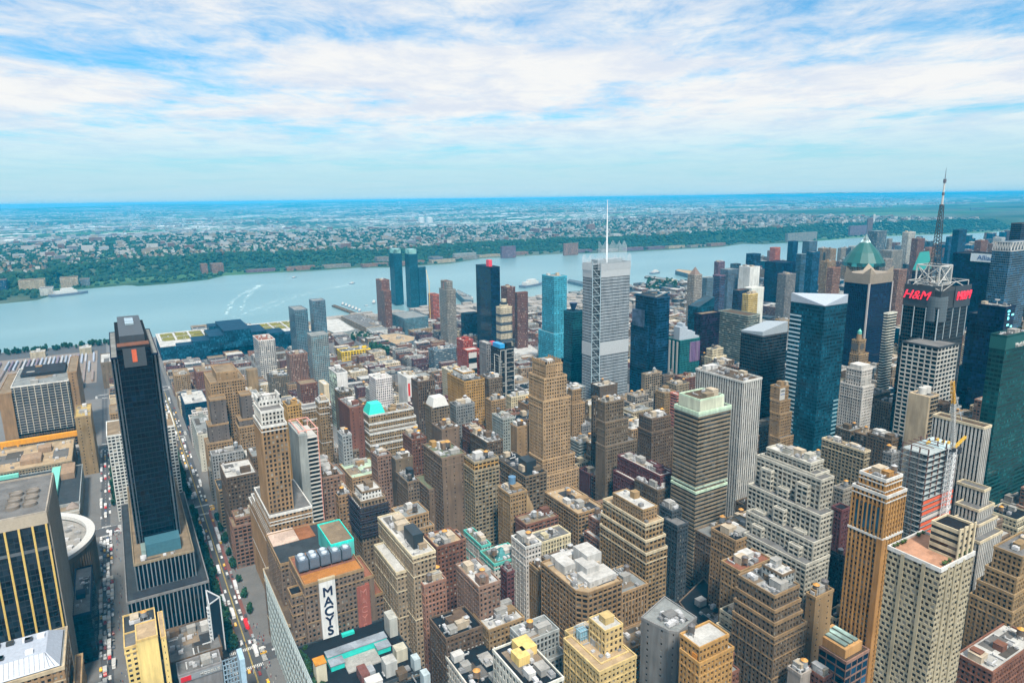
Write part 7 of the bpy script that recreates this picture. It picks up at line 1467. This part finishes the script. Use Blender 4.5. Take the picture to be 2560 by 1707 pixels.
def build_crane():
    b = INFO['constr'][1][0]; base = at('a3', 1388, 540, 'Y', b[2]-4); X, Y = base[0], b[2]-4; zt = at('b3', 1475, 1190, 'X', X)[2]
    o = empty('tower_crane', (X, Y, 0), 'white luffing tower crane with yellow tip beside the unfinished steel frame', 'crane'); c = np.array([X, Y, 0]); q = Q(); w = 1.8; n_ = int(zt/4)
    tip = at('b3', 1467, 710, 'Y', Y+1); kn = at('b3', 1475, 870, 'Y', Y+1)
    for i in range(n_):
        z0, z1 = i*zt/n_, (i+1)*zt/n_; A = [(X-w, Y-w), (X+w, Y-w), (X+w, Y+w), (X-w, Y+w)]
        for j in range(4): q.bar((*A[j], z0), (*A[j], z1), .4); q.bar((*A[j], z0), (*A[(j+1) % 4], z1), .26); q.bar((*A[j], z1), (*A[(j+1) % 4], z1), .26)
    link('mast', q.mesh('mast', c), 'painted_metal', o, (.80, .80, .80))
    def lat(p, e, w, col, nm_, k):
        p = np.array(p, float); e = np.array(e, float); d = (e-p)/np.linalg.norm(e-p); u = np.cross(d, [0, 1., 0]); u /= np.linalg.norm(u); v = np.cross(d, u); q = Q(); C = [u*w+v*w, -u*w+v*w, -u*w-v*w, u*w-v*w]
        for i in range(k):
            a, b2 = p+(e-p)*i/k, p+(e-p)*(i+1)/k
            for j in range(4): q.bar(a+C[j], b2+C[j], .3); q.bar(a+C[j], b2+C[(j+1) % 4], .2)
        link(nm_, q.mesh(nm_, c), 'painted_metal', o, col)
    lat((X, Y, zt), kn, 1.0, 'white', 'jib', 18); lat(kn, tip, .9, (.80, .42, .03), 'jib_tip', 9)
    ab = at('b3', 1562, 1100, 'Y', Y); lat((X, Y, zt), ab, .6, (.70, .42, .03), 'back_mast', 6)
    q = Q(); q.box(X-1, X+9, Y-1.6, Y+1.6, zt-2, zt, bottom=True); q.box(X+5, X+9, Y-1.8, Y+1.8, zt-4.5, zt-.5, bottom=True); q.box(X-2.4, X-.4, Y-2.6, Y-.8, zt-1, zt+1.4); link('slewing_deck', q.mesh('slewing_deck', c), 'painted_metal', o, (.03, .03, .035)); q = Q(); q.bar(tip, at('b3', 1533, 985, 'Y', Y), .3); link('cable', q.mesh('cable', c), 'painted_metal', o, (.5, .55, .6))
build_crane()
def crowd():
    rn = random.Random(31); q = Q()
    def walker(x, y, z, c):
        s_ = rn.uniform(.92, 1.06); k = 7; prof = [(.16, 0), (.17, .75), (.24, .95), (.27, 1.38), (.10, 1.48), (.12, 1.6), (.10, 1.74), (.02, 1.78)]; rot = rn.random()*6
        for (r0, z0), (r1, z1) in zip(prof[:-1], prof[1:]): q.frustum(x, y, z+z0*s_, z+z1*s_, r0, r1, k, c, False, rot)
    spots = [(61-rn.uniform(.5, 5), rn.uniform(320, 780), .15) for _ in range(150)]+[(30+rn.uniform(-5, 1), rn.uniform(430, 540), .15) for _ in range(60)]+[(rn.uniform(30, 60), 489+rn.uniform(-3, 3), .02) for _ in range(50)]+[(rn.uniform(-35, 60), 766+rn.uniform(-4, 3), .15) for _ in range(60)]+[(-31+rn.uniform(-1, 3), rn.uniform(430, 780), .15) for _ in range(60)]+[(rn.uniform(28, 62), 522+rn.uniform(-3, 3), .02) for _ in range(50)]
    for p in spots: walker(*p, rn.randrange(4))
    me = q.mesh('crowd')
    for c in ((.03, .03, .04), (.35, .06, .05), (.5, .48, .45), (.06, .10, .2)):
        m, n = mat('clothing_%d' % len(M)); fin(n, **{'Base Color': (*c, 1), 'Roughness': .9}); me.materials.append(m)
    o = D.objects.new('crowd', me); COL.link(o); o['kind'] = 'stuff'; o['label'] = 'tiny pedestrians on the pavements and crossings'
crowd()
for i in range(9): rn2 = random.Random(i+40); B = None
# the air itself
def haze():
    # a flat-bottomed block of air whose top sinks with distance, as the curve of the earth makes it do
    x0, x1, y0, y1, z0 = -21000, 40000, -3200, 29500, -6; tz = lambda x, y: 344.5-.0060*(x*.5+y*.866); B4 = [(x0, y0), (x1, y0), (x1, y1), (x0, y1)]; q = Q()
    q.add([[(*B4[i], z0), (*B4[(i+1) % 4], z0), (*B4[(i+1) % 4], tz(*B4[(i+1) % 4])), (*B4[i], tz(*B4[i]))] for i in range(4)]+[[(*p, tz(*p)) for p in B4], [(*p, z0) for p in B4[::-1]]])
    me = q.mesh('haze'); m = D.materials.new('haze_air'); m.use_nodes = True; t = m.node_tree; t.nodes.clear(); n = N(t)
    v = n.a('ShaderNodeVolumePrincipled', {'Color': (.01, .55, 1.0, 1), 'Density': HAZE, 'Anisotropy': -.38, 'Absorption Color': (.0, .0, .0, 1)}); o_ = n.a('ShaderNodeOutputMaterial'); n.l.new(v.outputs[0], o_.inputs['Volume']); me.materials.append(m); o = D.objects.new('haze', me); COL.link(o); o['kind'] = 'stuff'; o['label'] = 'blue haze over the city and river'
HAZE = .000058
if not os.environ.get('NOHAZE'): haze()
